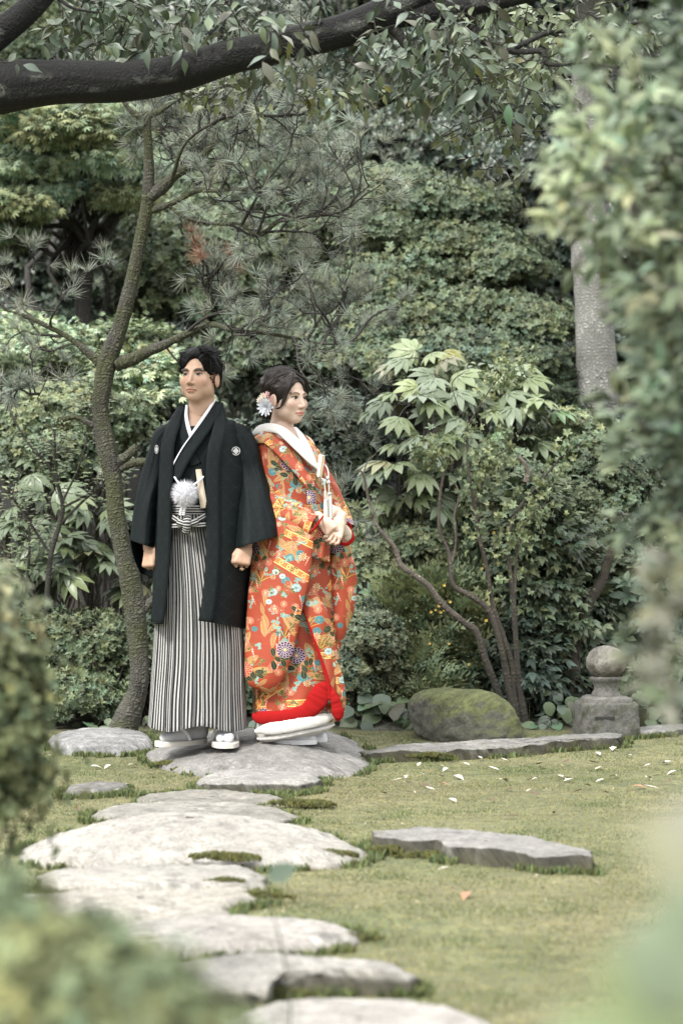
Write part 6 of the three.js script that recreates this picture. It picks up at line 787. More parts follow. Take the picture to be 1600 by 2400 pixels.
    for (const v of [1, -1]) part('thong', tube([at(0.8, -0.004, 0.074), at(0.66, v * w * 0.22, 0.084), at(0.5, v * w * 0.42, 0.064), at(0.42, v * w * 0.52, 0.026)], [0.006, 0.0085, 0.0085, 0.007], { seg: 10, n: 24 }), white, t);
  };
  const y0 = W(0, 1740, 0).y - 0.004; foot(W(478, 1722, -0.05).setY(0), W(372, 1740, 0.07).setY(0), 0.1, y0 - 0.008); foot(W(527, 1715, -0.08).setY(0), W(529, 1742, 0.17).setY(0), 0.105, y0 - 0.006);
}
// the folding fan tucked in his belt
{
  const b = P(470, 1140, CZ - 0.185), t = thing('folding_fan', 'closed pale folding fan tucked upright at the man\'s waist', 'fan', b.toArray()), a = P(465, 1100, CZ - 0.188).sub(b), e = P(478, 1190, CZ - 0.176).sub(b);
  for (let i = 0; i < 5; i++) { const o = V((i - 2) * 0.0026, 0, 0.003 * (i % 2)); part('rib', ribbon([a.clone().add(o), a.clone().lerp(e, 0.5).add(o), e.clone().add(o)], [0.013, 0.016, 0.019], () => V(0.25, 0, 1), { n: 8, thick: 0.003, m: 3, off: i * 0.0012 }), std(i % 2 ? rgb(0.62, 0.52, 0.4) : rgb(0.7, 0.64, 0.55), 0.55), t); }
}
// ------------------------------------------------------------------ the woman in the orange robe
{
  const base = P(680, 1742, CZ + 0.12), t = thing('person', 'woman in orange brocade wedding kimono with white collar, hands folded', 'person', base.toArray()), r = rng(301);
  const W = (x, y, z) => P(x, y, CZ + 0.12 - z).sub(base), A = (x, y, z) => arr(W(x, y, z));   // z from the plane she stands in
  const skin = rgb(0.64, 0.47, 0.375), hand = rgb(0.58, 0.41, 0.32), handC = (x, y, z) => hand.clone().multiplyScalar(1 + 0.1 * fbm(x * 45, y * 45, z * 45, 3));
  const HP = W(671, 934, 0.0), yaw = 0.86, pitch = 0.03, hs = 1.0;
  const headG = place(nets(headSdf(true), [-0.1, -0.17, -0.12], [0.1, 0.13, 0.13], 0.0025, headColor(true, skin, rgb(0.62, 0.2, 0.15))), HP, yaw, pitch, 0, hs);
  const torso = [[A(664, 985, -0.02), A(662, 1020, -0.01), 0.045, 0.055], [A(640, 1045, -0.03), A(705, 1045, 0.02), 0.05, 0.05], [A(670, 1060, 0.01), A(680, 1160, 0.01), 0.085, 0.09], [A(680, 1180, 0), A(680, 1300, 0), 0.1, 0.1], [A(660, 1300, 0), A(665, 1705, 0), 0.07, 0.04], [A(700, 1300, 0), A(700, 1705, 0), 0.07, 0.04],
    [A(632, 1050, -0.02), A(632, 1180, 0.06), 0.04, 0.036], [A(632, 1180, 0.06), A(750, 1216, 0.2), 0.036, 0.025], [A(716, 1050, 0), A(770, 1170, 0.04), 0.04, 0.034], [A(770, 1170, 0.04), A(800, 1222, 0.17), 0.034, 0.026]];
  const bodyG = limbs(torso, 0.04, 0.012, () => skin.clone());
  const rh = handCaps(W(752, 1217, 0.205), V(0.62, -0.72, 0.25).normalize(), V(0.55, 0.55, 0.55).normalize(), V(-0.1, 0.35, 0.93).normalize(), 0.01, [0.75, 0.9, 0.6], [[0.03, 0.014, 0], [0.028, 0.002, -0.004], [0.02, -0.004, -0.004]], 0.88);
  const lh = handCaps(W(798, 1219, 0.2), V(-0.3, -0.82, 0.3).normalize(), V(-0.62, 0.45, -0.3).normalize(), V(0.4, -0.1, 0.9).normalize(), 0.01, [0.45, 0.75, 0.55], [[0.026, 0.016, -0.012], [0.026, 0.006, -0.008], [0.02, 0, -0.006]], 0.88);
  part('body', merge([headG, bodyG, limbs(rh, 0.006, 0.003, handC), limbs(lh, 0.006, 0.003, handC)]), skinMat, t);
  // hair: parted, swept over the ears to a low bun, with waves and a loose lock
  {
    const cut = (x, y, z) => Math.min(sdEll(x, y, z, [-0.004, -0.028, 0.104], [0.06, 0.108, 0.088]), sdEll(Math.abs(x), y, z, [0.094, -0.024, 0.0], [0.026, 0.026, 0.022]), sdEll(Math.abs(x), y, z, [0.07, -0.09, 0.055], [0.05, 0.06, 0.08]), y < -0.02 && z > -0.03 ? 0.2 * (y + 0.045) : 1);
    const hair = (x, y, z) => { let d = sdEll(x, y, z, [0, 0.045, -0.022], [0.089, 0.094, 0.106]); d = smin(d, sdEll(x, y, z, [-0.01, 0.085, -0.045], [0.07, 0.055, 0.075]), 0.03); d = smax(d, -cut(x, y, z), 0.006); d = smin(d, sdEll(x, y, z, [-0.012, -0.055, -0.098], [0.052, 0.045, 0.042]), 0.02); return d - 0.0045 * Math.sin(x * 30 + y * 100 + 40 * z + 3 * noise(x * 20, y * 20, z * 20)) * smooth(0.06, -0.05, z) - 0.002 * noise(x * 90, y * 90, z * 50); };
    const hc = (k) => rgb(k * 1.25, k * 0.92, k * 0.74), gs = [nets(hair, [-0.12, -0.12, -0.17], [0.12, 0.17, 0.12], 0.003, (x, y, z) => hc(0.018 * (1 + 0.6 * noise(x * 20, y * 90, z * 30)) * (0.6 + 0.8 * smooth(-0.02, 0.12, y))))];
    const onHair = (v) => { let a = 0.03, b = 0.2; for (let i = 0; i < 18; i++) { const m = (a + b) / 2; if (hair(v.x * m, 0.03 + v.y * m, -0.02 + v.z * m) < 0) a = m; else b = m; } return V(v.x * a, 0.03 + v.y * a, -0.02 + v.z * a); };
    const strand = (d0, d1, d2, rad, wob) => { const pts = []; for (let i = 0; i <= 8; i++) { const u = i / 8, v = d0.clone().multiplyScalar((1 - u) ** 2).addScaledVector(d1, 2 * u * (1 - u)).addScaledVector(d2, u * u); v.x += wob * Math.sin(u * 9 + wob * 400); v.y += wob * Math.cos(u * 8 + wob * 300); pts.push(onHair(v.normalize())); } const k = 0.006 + 0.032 * r() * r(); gs.push(paint(tube(pts, [rad * 0.3, ...Array(7).fill(rad), rad * 0.3], { seg: 5, n: 22, cap: false }), hc(k))); };
    for (let i = 0; i < 95; i++) { const z0 = lerp(0.7, -0.5, r()), s = r() < 0.62 ? -1 : 1; strand(V(-0.1 + s * 0.03, 1, z0), V(s * (0.9 + 0.3 * r()), 0.55 - 0.5 * r(), 0.2 + 0.25 * z0), V(s * 0.3, -0.25 - 0.45 * r(), -1), 0.0022 + 0.0026 * r(), 0.05 * r()); }
    for (let i = 0; i < 30; i++) { const a = r() * 6.28; strand(V(-0.1 + 0.5 * Math.cos(a), -0.6 + 0.4 * Math.sin(a), -1), V(-0.12, -0.75, -0.9), V(-0.1 - 0.5 * Math.cos(a), -0.75 - 0.3 * Math.sin(a), -0.9), 0.003, 0.03); }
    for (const k of [0, 1, 2, 3]) gs.push(paint(tube([V(-0.034, 0.112, 0.07), V(-0.064 - 0.002 * k, 0.05, 0.073 - 0.004 * k), V(-0.07, 0.0, 0.058 - 0.004 * k), V(-0.0725, -0.038 - 0.003 * k, 0.035 - 0.004 * k), V(-0.084, -0.048, 0.008)], [0.004, 0.006, 0.005, 0.003, 0.001], { seg: 6, n: 30 }), hc(0.014)));
    for (const k of [0, 1]) gs.push(paint(tube([V(-0.02, 0.114, 0.072), V(0.035, 0.082, 0.086 - 0.003 * k), V(0.058, 0.035, 0.075), V(0.067, -0.01, 0.056)], [0.005, 0.009, 0.008, 0.002], { seg: 6, n: 24 }), hc(0.012)));
    for (let i = 0; i < 26; i++) { const v = V(-0.6 + 0.8 * r(), 0.5 * r() - 0.1, -0.9).normalize(), p = onHair(v), e = p.clone().addScaledVector(v, 0.018 + 0.02 * r()).add(rdir(r).multiplyScalar(0.012)); gs.push(paint(tube([p, p.clone().lerp(e, 0.6).add(V(0, 0.01, 0)), e], [0.0014, 0.001, 0.0004], { seg: 4, n: 8, cap: false }), hc(0.03))); }
    part('hair', place(merge(gs), HP, yaw, pitch, 0, hs), phys(0xffffff, 0.4, { vertexColors: true, specularIntensity: 0.6 }), t);
  }
  const blossom = (c, nor, R, rings, col, name, label) => { const gs = []; rings.forEach(([n, k, open, w]) => { for (let i = 0; i < n; i++) { const g = blade(w, 0.35, -0.15, [0.35, 0.8, 1, 0.85, 0.3]); g.scale(R * k, R * k, R * k); g.rotateX(-open * (0.9 + 0.2 * r())); g.rotateY(i / n * 6.283 + k * 3); gs.push(paint(g, jitter(col, r, 0.12, 0.05))); } }); const g = merge(gs); g.applyMatrix4(basis(c, nor, V(0, 1, 0.1), 1)); const m = part(name, g, std(0xffffff, 0.7, { vertexColors: true }), t); if (label) m.userData.label = label; };
  blossom(W(626, 953, 0.095), V(-0.5, -0.1, 0.85), 0.047, [[13, 1, 1.35, 0.34], [11, 0.85, 1.05, 0.36], [8, 0.6, 0.7, 0.4], [5, 0.4, 0.3, 0.4]], rgb(0.76, 0.76, 0.79), 'hair_flower', 'large white hair flower');
  for (const [x, y, c, R] of [[617, 930, rgb(0.75, 0.66, 0.55), 0.02], [627, 925, rgb(0.66, 0.42, 0.4), 0.018], [609, 938, rgb(0.76, 0.7, 0.6), 0.017], [632, 936, rgb(0.6, 0.36, 0.35), 0.017], [621, 939, rgb(0.72, 0.58, 0.52), 0.016]]) blossom(W(x, y, 0.085), V(-0.5, 0.3, 0.8), R, [[8, 1, 1.3, 0.4], [6, 0.7, 0.8, 0.4]], c, 'hair_flower', 'small blush hair flower');
  // the woven pattern: plumes, chrysanthemums, pine clusters, leaves and ribbons on orange
  const tex = canvasTex(1536, 1536, (g, S) => {
    const q = rng(77), T = 6.28319; g.fillStyle = '#98412a'; g.fillRect(0, 0, S, S);
    for (let i = 0; i < 900; i++) { g.fillStyle = i % 2 ? 'rgba(206,72,34,.3)' : 'rgba(222,108,70,.25)'; g.fillRect(q() * S, q() * S, 40 + 90 * q(), 1.5); }
    const wrap = (x, y, R, f) => { for (const dx of [-S, 0, S]) for (const dy of [-S, 0, S]) if (x + dx > -R && x + dx < S + R && y + dy > -R && y + dy < S + R) { g.save(); g.translate(x + dx, y + dy); f(); g.restore(); } };
    const petal = (l, w) => { g.beginPath(); g.moveTo(0, 0); g.bezierCurveTo(w, -l * 0.3, w, -l * 0.95, 0, -l); g.bezierCurveTo(-w, -l * 0.95, -w, -l * 0.3, 0, 0); g.fill(); g.stroke(); };
    const mum = (x, y, R, fill, edge, core, n = 13) => wrap(x, y, R * 1.2, () => { g.lineWidth = Math.max(1.6, R * 0.05); g.strokeStyle = edge; for (const [k, m] of [[1, n], [0.74, n - 2], [0.48, n - 5]]) for (let i = 0; i < m; i++) { g.save(); g.rotate(i / m * T + k * 5); g.translate(0, -R * k * 0.22); g.fillStyle = fill; petal(R * k * 0.8, R * k * 0.25); g.restore(); } g.fillStyle = core; g.beginPath(); g.arc(0, 0, R * 0.14, 0, T); g.fill(); });
    const plume = (x, y, L, a) => wrap(x, y, L, () => { g.rotate(a); const bend = (q() - 0.5) * 0.9; for (let i = 0; i < 46; i++) { const u = i / 46, px = L * u, py = bend * L * u * u * 0.5, w = L * 0.16 * Math.sin(Math.PI * Math.min(1, u * 0.9 + 0.08)); for (const s of [-1, 1]) { g.strokeStyle = ['#c2a56e', '#96703a', '#cfbd93', '#7d5426'][i % 4]; g.lineWidth = L * 0.014; g.beginPath(); g.moveTo(px, py); g.quadraticCurveTo(px + w * 0.5, py + s * w * 0.7, px + w * 0.9, py + s * w); g.stroke(); } } g.strokeStyle = '#a9601e'; g.lineWidth = 3; g.beginPath(); g.moveTo(0, 0); g.quadraticCurveTo(L * 0.5, 0, L, bend * L * 0.5); g.stroke(); });
    const cloud = (x, y, R, c1, c2) => wrap(x, y, R * 2, () => { for (let i = 0; i < 7; i++) { const a = i / 7 * T, cx = Math.cos(a) * R * 0.62, cy = Math.sin(a) * R * 0.5; g.fillStyle = c1; g.beginPath(); g.arc(cx, cy, R * 0.42, 0, T); g.fill(); g.strokeStyle = c2; g.lineWidth = 2; for (let k = 0; k < 7; k++) { g.beginPath(); g.moveTo(cx, cy); g.lineTo(cx + Math.cos(k * 0.9) * R * 0.38, cy + Math.sin(k * 0.9) * R * 0.38); g.stroke(); } } });
    const leaf = (x, y, L, a, f, e) => wrap(x, y, L, () => { g.rotate(a); g.fillStyle = f; g.strokeStyle = e; g.lineWidth = 2.2; petal(L, L * 0.34); g.beginPath(); g.moveTo(0, 0); g.lineTo(0, -L * 0.85); g.stroke(); });
    const sprig = (x, y, L, f, e) => { for (let i = 0; i < 6; i++) leaf(x + (q() - 0.5) * L, y + (q() - 0.5) * L, L * (0.55 + 0.3 * q()), q() * T, f, e); };
    const bandR = (x, y, L, w, a) => wrap(x, y, L, () => { g.rotate(a); g.fillStyle = '#cf7a3c'; g.fillRect(0, -w / 2, L, w); g.fillStyle = '#e6c379'; g.fillRect(0, -w / 2, L, w * 0.13); g.fillRect(0, w * 0.37, L, w * 0.13); for (let i = 0; i < L / w * 1.6; i++) { g.strokeStyle = i % 2 ? '#f0d9a0' : '#b7582b'; g.lineWidth = w * 0.07; g.beginPath(); g.arc(i * w * 0.62 + w * 0.3, 0, w * 0.24, 0, T); g.stroke(); } });
    const grassy = (x, y, L) => { for (let i = 0; i < 9; i++) wrap(x, y, L, () => { g.rotate((i - 4) * 0.22); g.strokeStyle = ['#3c3a26', '#7b6a33', '#c99c4a'][i % 3]; g.lineWidth = 5; g.beginPath(); g.moveTo(0, 0); g.quadraticCurveTo(8, -L * 0.6, (i - 4) * 9, -L); g.stroke(); }); };
    for (let i = 0; i < 130; i++) plume(q() * S, q() * S, 90 + 110 * q(), q() * T);
    for (let i = 0; i < 9; i++) bandR(q() * S, q() * S, 330 + 160 * q(), 54, (i % 2 ? 0.45 : -0.12) + 0.2 * q());
    for (let i = 0; i < 52; i++) cloud(q() * S, q() * S, 22 + 22 * q(), i % 3 ? '#55868a' : '#6b979e', i % 3 ? '#2f6468' : '#e3dcc0');
    for (let i = 0; i < 16; i++) grassy(q() * S, q() * S, 110);
    for (let i = 0; i < 210; i++) sprig(q() * S, q() * S, 38, ['#3f7d82', '#24392e', '#4d8a8d', '#2b3d2e'][i % 4], ['#a9b79f', '#a38a48'][i % 2]);
    for (let i = 0; i < 150; i++) mum(q() * S, q() * S, 20 + 15 * q(), ['#b03a26', '#b4664e', '#a8331f', '#cdb98f', '#b84a36'][i % 5], ['#d5b998', '#7e2a1c'][i % 5 === 1 || i % 5 === 3 ? 1 : 0], '#e9c25d', 9);
    for (const [x, y, k] of [[250, 260, 0], [980, 200, 1], [620, 640, 0], [1280, 760, 1], [220, 980, 1], [860, 1130, 0], [1330, 1330, 0], [470, 1400, 1], [1130, 480, 0], [60, 600, 0]]) { sprig(x - 70, y + 60, 100, '#1f2f25', '#8d7a40'); sprig(x + 60, y + 60, 90, '#1f2f25', '#8d7a40'); mum(x, y, 66, k ? '#a93a2b' : '#3a1c58', k ? '#d3ab8c' : '#cdbdb0', '#e9c25d', 14); }
    for (let i = 0; i < 60; i++) { const x = q() * S, y = q() * S; for (let k = 0; k < 8; k++) wrap(x + k * 4 * Math.sin(i), y + k * 9, 10, () => { g.fillStyle = k % 2 ? '#dcb9a4' : '#cf7f6a'; g.beginPath(); g.arc(0, 0, 6.5 - 0.5 * k, 0, T); g.fill(); }); }
  });
  const uv = 1 / 0.86, robeM = phys(0xffffff, 0.5, { map: tex, bumpMap: CLOTH.weave, bumpScale: 0.0005, sheen: 0.25, sheenRoughness: 0.4, sheenColor: rgb(1, 0.8, 0.6), specularIntensity: 0.6 }), red = phys(rgb(0.27, 0.008, 0.008), 0.9, { specularIntensity: 0.25 }), white = phys(rgb(0.6, 0.585, 0.55), 0.9, { bumpMap: CLOTH.weave, bumpScale: 0.0006 }), lining = std(rgb(0.62, 0.54, 0.42), 0.85);
  const U = (u, v) => [u * uv, v * uv];
  const fold = (p, k, s) => { p.z += k * noise(p.x * 8 + s, p.y * 2.4, 3 + s) + k * 0.4 * noise(p.x * 19, p.y * 7, s); p.x += k * 0.5 * noise(p.y * 4 + s, p.x * 6, p.z * 5); return p; };
  // robe: one upright loft between the back and front outlines
  {
    const sec = [[1005, 611, 690, 0.075, 0.02], [1022, 602, 712, 0.1, 0.02], [1045, 599, 730, 0.11, 0.02], [1080, 597, 746, 0.125, 0.02], [1130, 600, 757, 0.14, 0.02], [1200, 604, 766, 0.15, 0.02], [1270, 602, 774, 0.155, 0.02], [1350, 594, 782, 0.165, 0.02], [1450, 588, 788, 0.17, 0.02], [1550, 588, 794, 0.18, 0.02], [1630, 591, 799, 0.185, 0.02], [1690, 594, 801, 0.19, 0.02]];
    const ys = sec.map((q) => q[0]), f = [1, 2, 3, 4].map((k) => spline1(ys, sec.map((q) => q[k]))), rows = [], n = 110, neckline = spline1([590, 612, 636, 660, 676, 702, 746, 800], [1020, 1012, 1014, 1026, 1040, 1066, 1108, 1112]);
    for (let y = 1005; y <= 1690; y += 6.3) { const l = f[0](y), rr = f[1](y), c = W((l + rr) / 2, y, f[3](y)), a = (rr - l) / 2 * 0.001933, row = ring(c, a, f[2](y), { n, pow: 2.3 }); row.forEach((p) => fold(p, 0.018 * smooth(1150, 1500, y), 2)); if (y < 1035) row.forEach((p, j) => { const st = Math.sin(j / n * 6.283), ct = Math.cos(j / n * 6.283); p.y -= (0.11 * Math.max(0, st * 0.45 + ct * 0.88 - 0.12)) * smooth(1035, 1003, y); }); row.forEach((p) => { const lim = neckline(680 + p.x / 0.001934), v = 1742 - p.y / 0.001934; if (v < lim) p.y = (1742 - lim - 0.12 * (lim - v)) * 0.001934; }); rows.push(row); }
    const g = sheet(rows, { closed: true, uvf: (i, j, p) => U((j / n) * 1.02 + 0.1, p.y + base.y) }); part('robe', g, robeM, t);
  }
  // front panel that crosses over, its edge lined red
  const edge = [W(712, 1430, 0.215), W(736, 1500, 0.222), W(757, 1560, 0.226), W(769, 1604, 0.228), W(772, 1640, 0.226)];
  {
    const E = spline([W(708, 1395, 0.2), ...edge], 40), Rr = spline([W(742, 1395, 0.2), W(765, 1430, 0.2), W(785, 1500, 0.18), W(796, 1560, 0.16), W(802, 1620, 0.14), W(804, 1660, 0.13)], 40), rows = E.map((e, i) => Array.from({ length: 14 }, (_, k) => { const u = k / 13, p = e.clone().lerp(Rr[i], u); p.z += 0.02 * Math.sin(u * 3.14) + 0.006 * noise(p.x * 20, p.y * 6, 8); return p; }));
    part('front_panel', sheet(rows, { uvf: (i, j, p) => U(p.x + 0.33, p.y * 1.0 + 0.2) }), robeM, t);
    part('red_edge', tube([W(707, 1418, 0.212), ...edge], [0.002, 0.004, 0.006, 0.008, 0.01, 0.012], { seg: 10, n: 50 }), red, t);
  }
  // padded red hem
  const flat = (pts, ry, rz, n = 46, rp = 0.12) => { const c = spline(pts, n), fy = spline1(ry.map((_, i) => i / (ry.length - 1)), ry); return sheet(c.map((p, i) => { const u = i / (n - 1), h = fy(u), t0 = c[Math.min(n - 1, i + 1)].clone().sub(c[Math.max(0, i - 1)]).normalize(), s = V(-t0.y, t0.x, 0); return Array.from({ length: 24 }, (_, k) => { const a = k / 24 * 6.283; return p.clone().addScaledVector(s, Math.sin(a) * h * (1 + 0.16 * noise(p.x * 45, p.y * 20, Math.cos(a) * 2))).add(V(0, 0, Math.cos(a) * rz * Math.min(1, h / 0.02) * (1 + rp * noise(i * 0.55, 3, p.y * 9)) + 0.004 * noise(p.x * 50, p.y * 50, 2))); }); }), { closed: true, capA: true, capB: true, uvf: (i, k, p) => U(p.x, p.y) }); };
  part('red_hem', flat([W(592, 1672, 0.17), W(600, 1680, 0.2), W(640, 1682, 0.225), W(690, 1676, 0.232), W(722, 1664, 0.232), W(742, 1642, 0.23), W(754, 1615, 0.228), W(766, 1600, 0.222)], [0.014, 0.028, 0.03, 0.03, 0.036, 0.046, 0.036, 0.01], 0.015, 60), red, t);
  part('red_hem', flat([W(772, 1606, 0.225), W(781, 1630, 0.226), W(789, 1655, 0.224), W(792, 1678, 0.218), W(790, 1690, 0.21)], [0.006, 0.018, 0.026, 0.025, 0.006], 0.016, 40), red, t);
  part('robe_tail', flat([W(775, 1540, 0.19), W(790, 1590, 0.18), W(800, 1640, 0.17), W(804, 1668, 0.16)], [0.02, 0.028, 0.02, 0.008], 0.02, 30), robeM, t);
  // white underrobe with its quilted roll
  {
    const rows = []; for (const [y, l, rr, b] of [[1640, 640, 796, 0.16], [1670, 606, 790, 0.17], [1690, 596, 788, 0.2], [1703, 592, 789, 0.215], [1716, 594, 786, 0.21], [1726, 600, 775, 0.2], [1731, 606, 740, 0.18], [1728, 612, 720, 0.15]]) { const row = ring(W((l + rr) / 2, y - 3, 0.02), (rr - l) / 2 * 0.00186, b * 0.93, { n: 70, pow: 2.6 }); row.forEach((p, j) => { const ct = Math.cos(j / 70 * 6.283); p.y += (0.006 + 0.022 * ct) * smooth(1670, 1715, y) + 0.006 * noise(p.x * 14, p.y * 30, 4); p.z += 0.008 * noise(p.x * 16, p.y * 40, 6) + 0.005 * noise(p.x * 40, p.y * 60, 2) + 0.007 * Math.sin(p.y * 190 + p.x * 30 + 3 * noise(p.x * 9, p.y * 9, 1)) * smooth(1680, 1700, y); }); rows.push(row); }
    part('underrobe', sheet(rows, { closed: true, capB: true, uvf: (i, j, p) => [p.x, p.y] }), white, t); [[[597, 1710, 0.19], [625, 1704, 0.222], [670, 1698, 0.24], [722, 1688, 0.236], [765, 1678, 0.2], [789, 1668, 0.15]], [[597, 1722, 0.186], [630, 1718, 0.22], [672, 1712, 0.24], [722, 1702, 0.236], [768, 1692, 0.2], [790, 1684, 0.15]], [[602, 1732, 0.17], [634, 1729, 0.21], [672, 1723, 0.226], [720, 1714, 0.224], [762, 1706, 0.19], [785, 1698, 0.15]]].forEach((l, k) => { if (k !== 1) part('underrobe_layer', flat(l.map((q) => W(q[0], q[1] + (k ? 0 : 5), q[2])), k ? [0.006, 0.012, 0.012, 0.01, 0.009, 0.004] : [0.01, 0.027, 0.029, 0.028, 0.026, 0.01], 0.012, 50, 0.05), white, t); });
    part('underrobe_edge', ribbon([W(692, 1672, 0.24), W(698, 1690, 0.246), W(708, 1712, 0.235)], 0.012, () => V(0, 0, 1), { n: 14, thick: 0.005 }), white, t);
  }
  // sleeves: forearm tubes with red rims and the long hanging bags under them
  const sleeveTube = (pts, rad, flatZ, n = 60) => { const g = tube(pts, rad, { seg: 36, n, cap: false, bump: (a, l, q) => q * (0.10 * Math.sin(l * 34 + 2.2 * Math.sin(a * 2)) * smooth(0.05, 0.15, l) + 0.12 * noise(Math.cos(a) * 1.5, l * 9, Math.sin(a) * 1.5)) }); const p = g.attributes.position; const uvA = g.attributes.uv; for (let i = 0; i < p.count; i++) uvA.setXY(i, (uvA.getX(i) + 0.25) * uv, (uvA.getY(i) * -1 + 0.7) * uv); g.computeVertexNormals(); return part('sleeve', g, robeM, t); };
  sleeveTube([W(630, 1022, 0.0), W(624, 1060, 0.02), W(622, 1120, 0.05), W(640, 1180, 0.11), W(686, 1212, 0.17), W(738, 1234, 0.2)], [0.045, 0.058, 0.07, 0.078, 0.072, 0.06], 1);
  sleeveTube([W(706, 1030, 0.03), W(742, 1085, 0.02), W(768, 1145, 0.03), W(792, 1195, 0.08), W(803, 1240, 0.12)], [0.03, 0.04, 0.042, 0.046, 0.05], 1);
  const bag = (sec, seed, off, zo = 0, yw = 0, n = 56) => { const ys = sec.map((q) => q[0]), f = [1, 2, 3, 4].map((k) => spline1(ys, sec.map((q) => q[k]))), rows = [], y0 = ys[0], y1 = ys[ys.length - 1], T = 50; for (let i = 0; i < T; i++) { const y = lerp(y0, y1, i / (T - 1)), l = f[0](y), rr = f[1](y), row = ring(W((l + rr) / 2, y, f[3](y) + zo), (rr - l) / 2 * 0.0019 / Math.cos(yw), f[2](y) * 0.75, { n, pow: 1.6, yaw: yw }); row.forEach((p) => fold(p, 0.012, seed)); rows.push(row); } return part('hanging_sleeve', sheet(rows, { closed: true, capA: true, capB: true, uvf: (i, j, p) => U(p.x * 0.95 + off, p.y + off * 1.7) }), robeM, t); };
  bag([[1205, 612, 700, 0.05, 0.15], [1240, 600, 734, 0.062, 0.165], [1280, 592, 733, 0.06, 0.17], [1364, 584, 722, 0.055, 0.18], [1425, 579, 709, 0.055, 0.185], [1500, 575, 694, 0.055, 0.19], [1545, 574, 682, 0.055, 0.192], [1590, 574, 664, 0.045, 0.19], [1608, 582, 652, 0.034, 0.188], [1622, 618, 642, 0.012, 0.186]], 4, 0.05, 0.03, -0.28);
  bag([[1222, 786, 815, 0.03, 0.1], [1250, 778, 818, 0.036, 0.09], [1300, 772, 826, 0.045, 0.08], [1353, 772, 836, 0.05, 0.075], [1420, 773, 831, 0.05, 0.07], [1470, 774, 814, 0.045, 0.07], [1510, 776, 799, 0.035, 0.07], [1530, 780, 789, 0.012, 0.07]], 9, 0.55);
  // cuffs
  part('red_cuff', tube([W(757, 1209, 0.225), W(746, 1226, 0.262), W(733, 1243, 0.258), W(719, 1257, 0.225)], [0.003, 0.005, 0.005, 0.004], { seg: 8, n: 30 }), red, t);
  part('cuff_lining', flat([W(792, 1226, 0.16), W(806, 1240, 0.165), W(814, 1256, 0.16), W(808, 1266, 0.155)], [0.01, 0.022, 0.022, 0.012], 0.012, 24), lining, t);
  part('red_cuff', tube([W(778, 1266, 0.165), W(792, 1270, 0.172), W(808, 1276, 0.17), W(819, 1272, 0.165), W(827, 1262, 0.16), W(823, 1246, 0.16), W(818, 1228, 0.158), W(803, 1218, 0.16)], [0.003, 0.006, 0.008, 0.008, 0.008, 0.006, 0.005, 0.003], { seg: 8, n: 50 }), red, t);
  // collars
  const cn = (u, p) => V(0.45 + p.x * 1.2, 0.35, 1).normalize();
  part('white_collar', ribbon([W(602, 1022, -0.02), W(616, 1011, 0.035), W(636, 1008, 0.07), W(656, 1014, 0.098), W(676, 1030, 0.13), W(702, 1056, 0.155), W(726, 1084, 0.168), W(746, 1107, 0.172)], [0.02, 0.042, 0.044, 0.044, 0.048, 0.048, 0.036, 0.012], (u, p) => V(-0.15 + 0.7 * u, 0.32, 1).normalize(), { n: 60, thick: 0.009, bow: 0.004, off: 0.026 }), white, t);
  part('white_collar', ribbon([W(693, 1004, 0.05), W(704, 1018, 0.09), W(716, 1040, 0.125), W(730, 1070, 0.15), W(744, 1102, 0.165)], [0.02, 0.034, 0.044, 0.04, 0.016], (u, p) => V(0.65, 0.2, 0.8).normalize(), { n: 40, thick: 0.007, bow: 0.003, shift: 0.1, off: 0.004 }), white, t);
  part('white_collar', ribbon([W(681, 1017, 0.07), W(690, 1029, 0.11), W(705, 1046, 0.14), W(722, 1072, 0.158), W(740, 1098, 0.168)], [0.012, 0.022, 0.028, 0.026, 0.012], cn, { n: 40, thick: 0.006, bow: 0.003, off: 0.002 }), white, t);
  part('robe_collar', ribbon([W(600, 1022, -0.01), W(618, 1012, 0.055), W(642, 1014, 0.1), W(668, 1034, 0.135), W(698, 1068, 0.165), W(726, 1106, 0.18), W(742, 1136, 0.185), W(744, 1180, 0.185)], [0.03, 0.05, 0.055, 0.058, 0.056, 0.05, 0.045, 0.04], (u, p) => V(-0.2 + 0.6 * u, 0.45, 1).normalize(), { n: 60, thick: 0.008, bow: 0.004, shift: 0.8, off: 0.014, uvs: uv }), robeM, t);
  part('robe_collar', ribbon([W(716, 1022, 0.06), W(734, 1052, 0.1), W(750, 1085, 0.135), W(760, 1112, 0.15), W(764, 1150, 0.155)], [0.02, 0.03, 0.03, 0.03, 0.03], () => V(0.7, 0.2, 0.75).normalize(), { n: 40, thick: 0.008, bow: 0.003, shift: 0.2, off: 0.004, uvs: uv }), robeM, t);
  // sash gathered at the waist and the cord at its front
  { const rows = []; for (let i = 0; i <= 14; i++) { const u = i / 14, y = lerp(1222, 1306, u); rows.push(Array.from({ length: 12 }, (_, k) => { const s = k / 11, p = W(lerp(730, 776 - 4 * u, s), y + 14 * s * u, 0.2 - 0.05 * s * s + 0.012 * Math.sin(s * 9 + u * 3) + 0.02 * u); return p; })); } rows.push(rows[14].map((p) => p.clone().add(V(0, 0.004, -0.05)))); part('sash', sheet(rows, { uvf: (i, j, p) => U(p.x + 0.6, p.y + 0.33) }), robeM, t); }
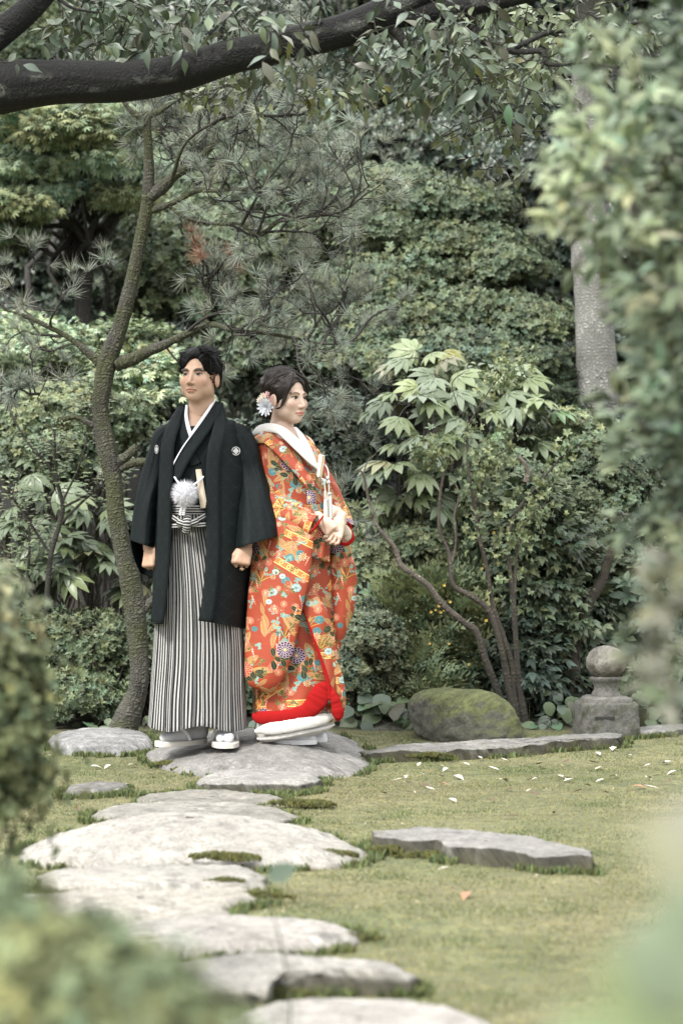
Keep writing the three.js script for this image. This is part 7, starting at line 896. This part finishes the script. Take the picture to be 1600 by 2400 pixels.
  // white tassels on their cord
  const tass = (x, y, y2, z, w) => part('tassel', (() => { const gs = [tube([W(x, y, z), W(x + 1, y + 6, z)], [w * 0.75, w * 0.8], { seg: 12, n: 6 })]; for (let i = 0; i < 34; i++) { const a = r() * 6.28, k = Math.sqrt(r()) * w * 0.9; gs.push(tube([W(x + 1, y + 5, z).add(V(Math.cos(a) * k * 0.8, 0, Math.sin(a) * k * 0.8)), W(x + 1.5, y2 - 3 * r(), z).add(V(Math.cos(a) * k * 1.1, 0, Math.sin(a) * k * 1.1))], 0.0024, { seg: 5, n: 5 })); } return merge(gs); })(), white, t);
  tass(763, 1168, 1212, 0.215, 0.012); tass(771, 1153, 1216, 0.212, 0.012);
  part('cord', tube([W(757, 1085, 0.185), W(767, 1098, 0.2), W(770, 1120, 0.212), W(771, 1153, 0.214)], 0.0028, { seg: 8, n: 24 }), white, t); part('cord', tube([W(745, 1119, 0.205), W(758, 1124, 0.215), W(761, 1140, 0.216), W(763, 1168, 0.216)], 0.0028, { seg: 8, n: 24 }), white, t); part('cord_knot', merge([ball(W(768, 1120, 0.214), 0.008), ball(W(770, 1130, 0.216), 0.008), ball(W(762, 1127, 0.216), 0.006)]), white, t);
  // white sandals and socks under the hem
  for (const [x0, x1, y, z] of [[640, 742, 1738, 0.12], [690, 767, 1732, 0.02]]) {
    const rows = []; for (const [dy, k] of [[9, 0.95], [8, 1], [-2, 1], [-3, 0.97]]) rows.push(ring(W((x0 + x1) / 2, y + dy - 3, z), (x1 - x0) / 2 * 0.00195 * k, 0.048 * k, { n: 40, pow: 3 })); part('sandal', sheet(rows, { closed: true, capA: true, capB: true }), std(rgb(0.72, 0.72, 0.74), 0.35), t);
    const c = [[A(x0 + 26, y - 10, z), A(x1 - 36, y - 9, z), 0.034, 0.034], [A(x1 - 36, y - 9, z), A(x1 - 14, y - 7, z + 0.012), 0.032, 0.02], [A(x1 - 36, y - 9, z), A(x1 - 10, y - 6, z - 0.02), 0.032, 0.019]]; part('sock', limbs(c, 0.006, 0.005, () => rgb(0.72, 0.74, 0.78)), std(0xffffff, 0.85, { vertexColors: true }), t);
  }
}
{ // the white and gold fan at her breast
  const b = P(752, 1090, CZ - 0.085), t = thing('folding_fan', 'narrow white and gold folded fan tucked in the woman\'s collar', 'fan', b.toArray()), a = P(756, 1066, CZ - 0.075).sub(b), e = P(749, 1118, CZ - 0.095).sub(b);
  part('case', ribbon([a, e], [0.026, 0.02], () => V(0.5, 0, 1), { n: 6, thick: 0.012, bow: 0.003 }), std(rgb(0.76, 0.74, 0.7), 0.6), t); part('gold_stick', ribbon([a.clone().add(V(0.001, -0.006, 0.005)), e.clone().add(V(0, 0, 0.005))], 0.005, () => V(0.5, 0, 1), { n: 6, thick: 0.003, off: 0.004 }), std(rgb(0.5, 0.32, 0.1), 0.35, { metalness: 0.6 }), t);
}
renderer.render(scene, camera);
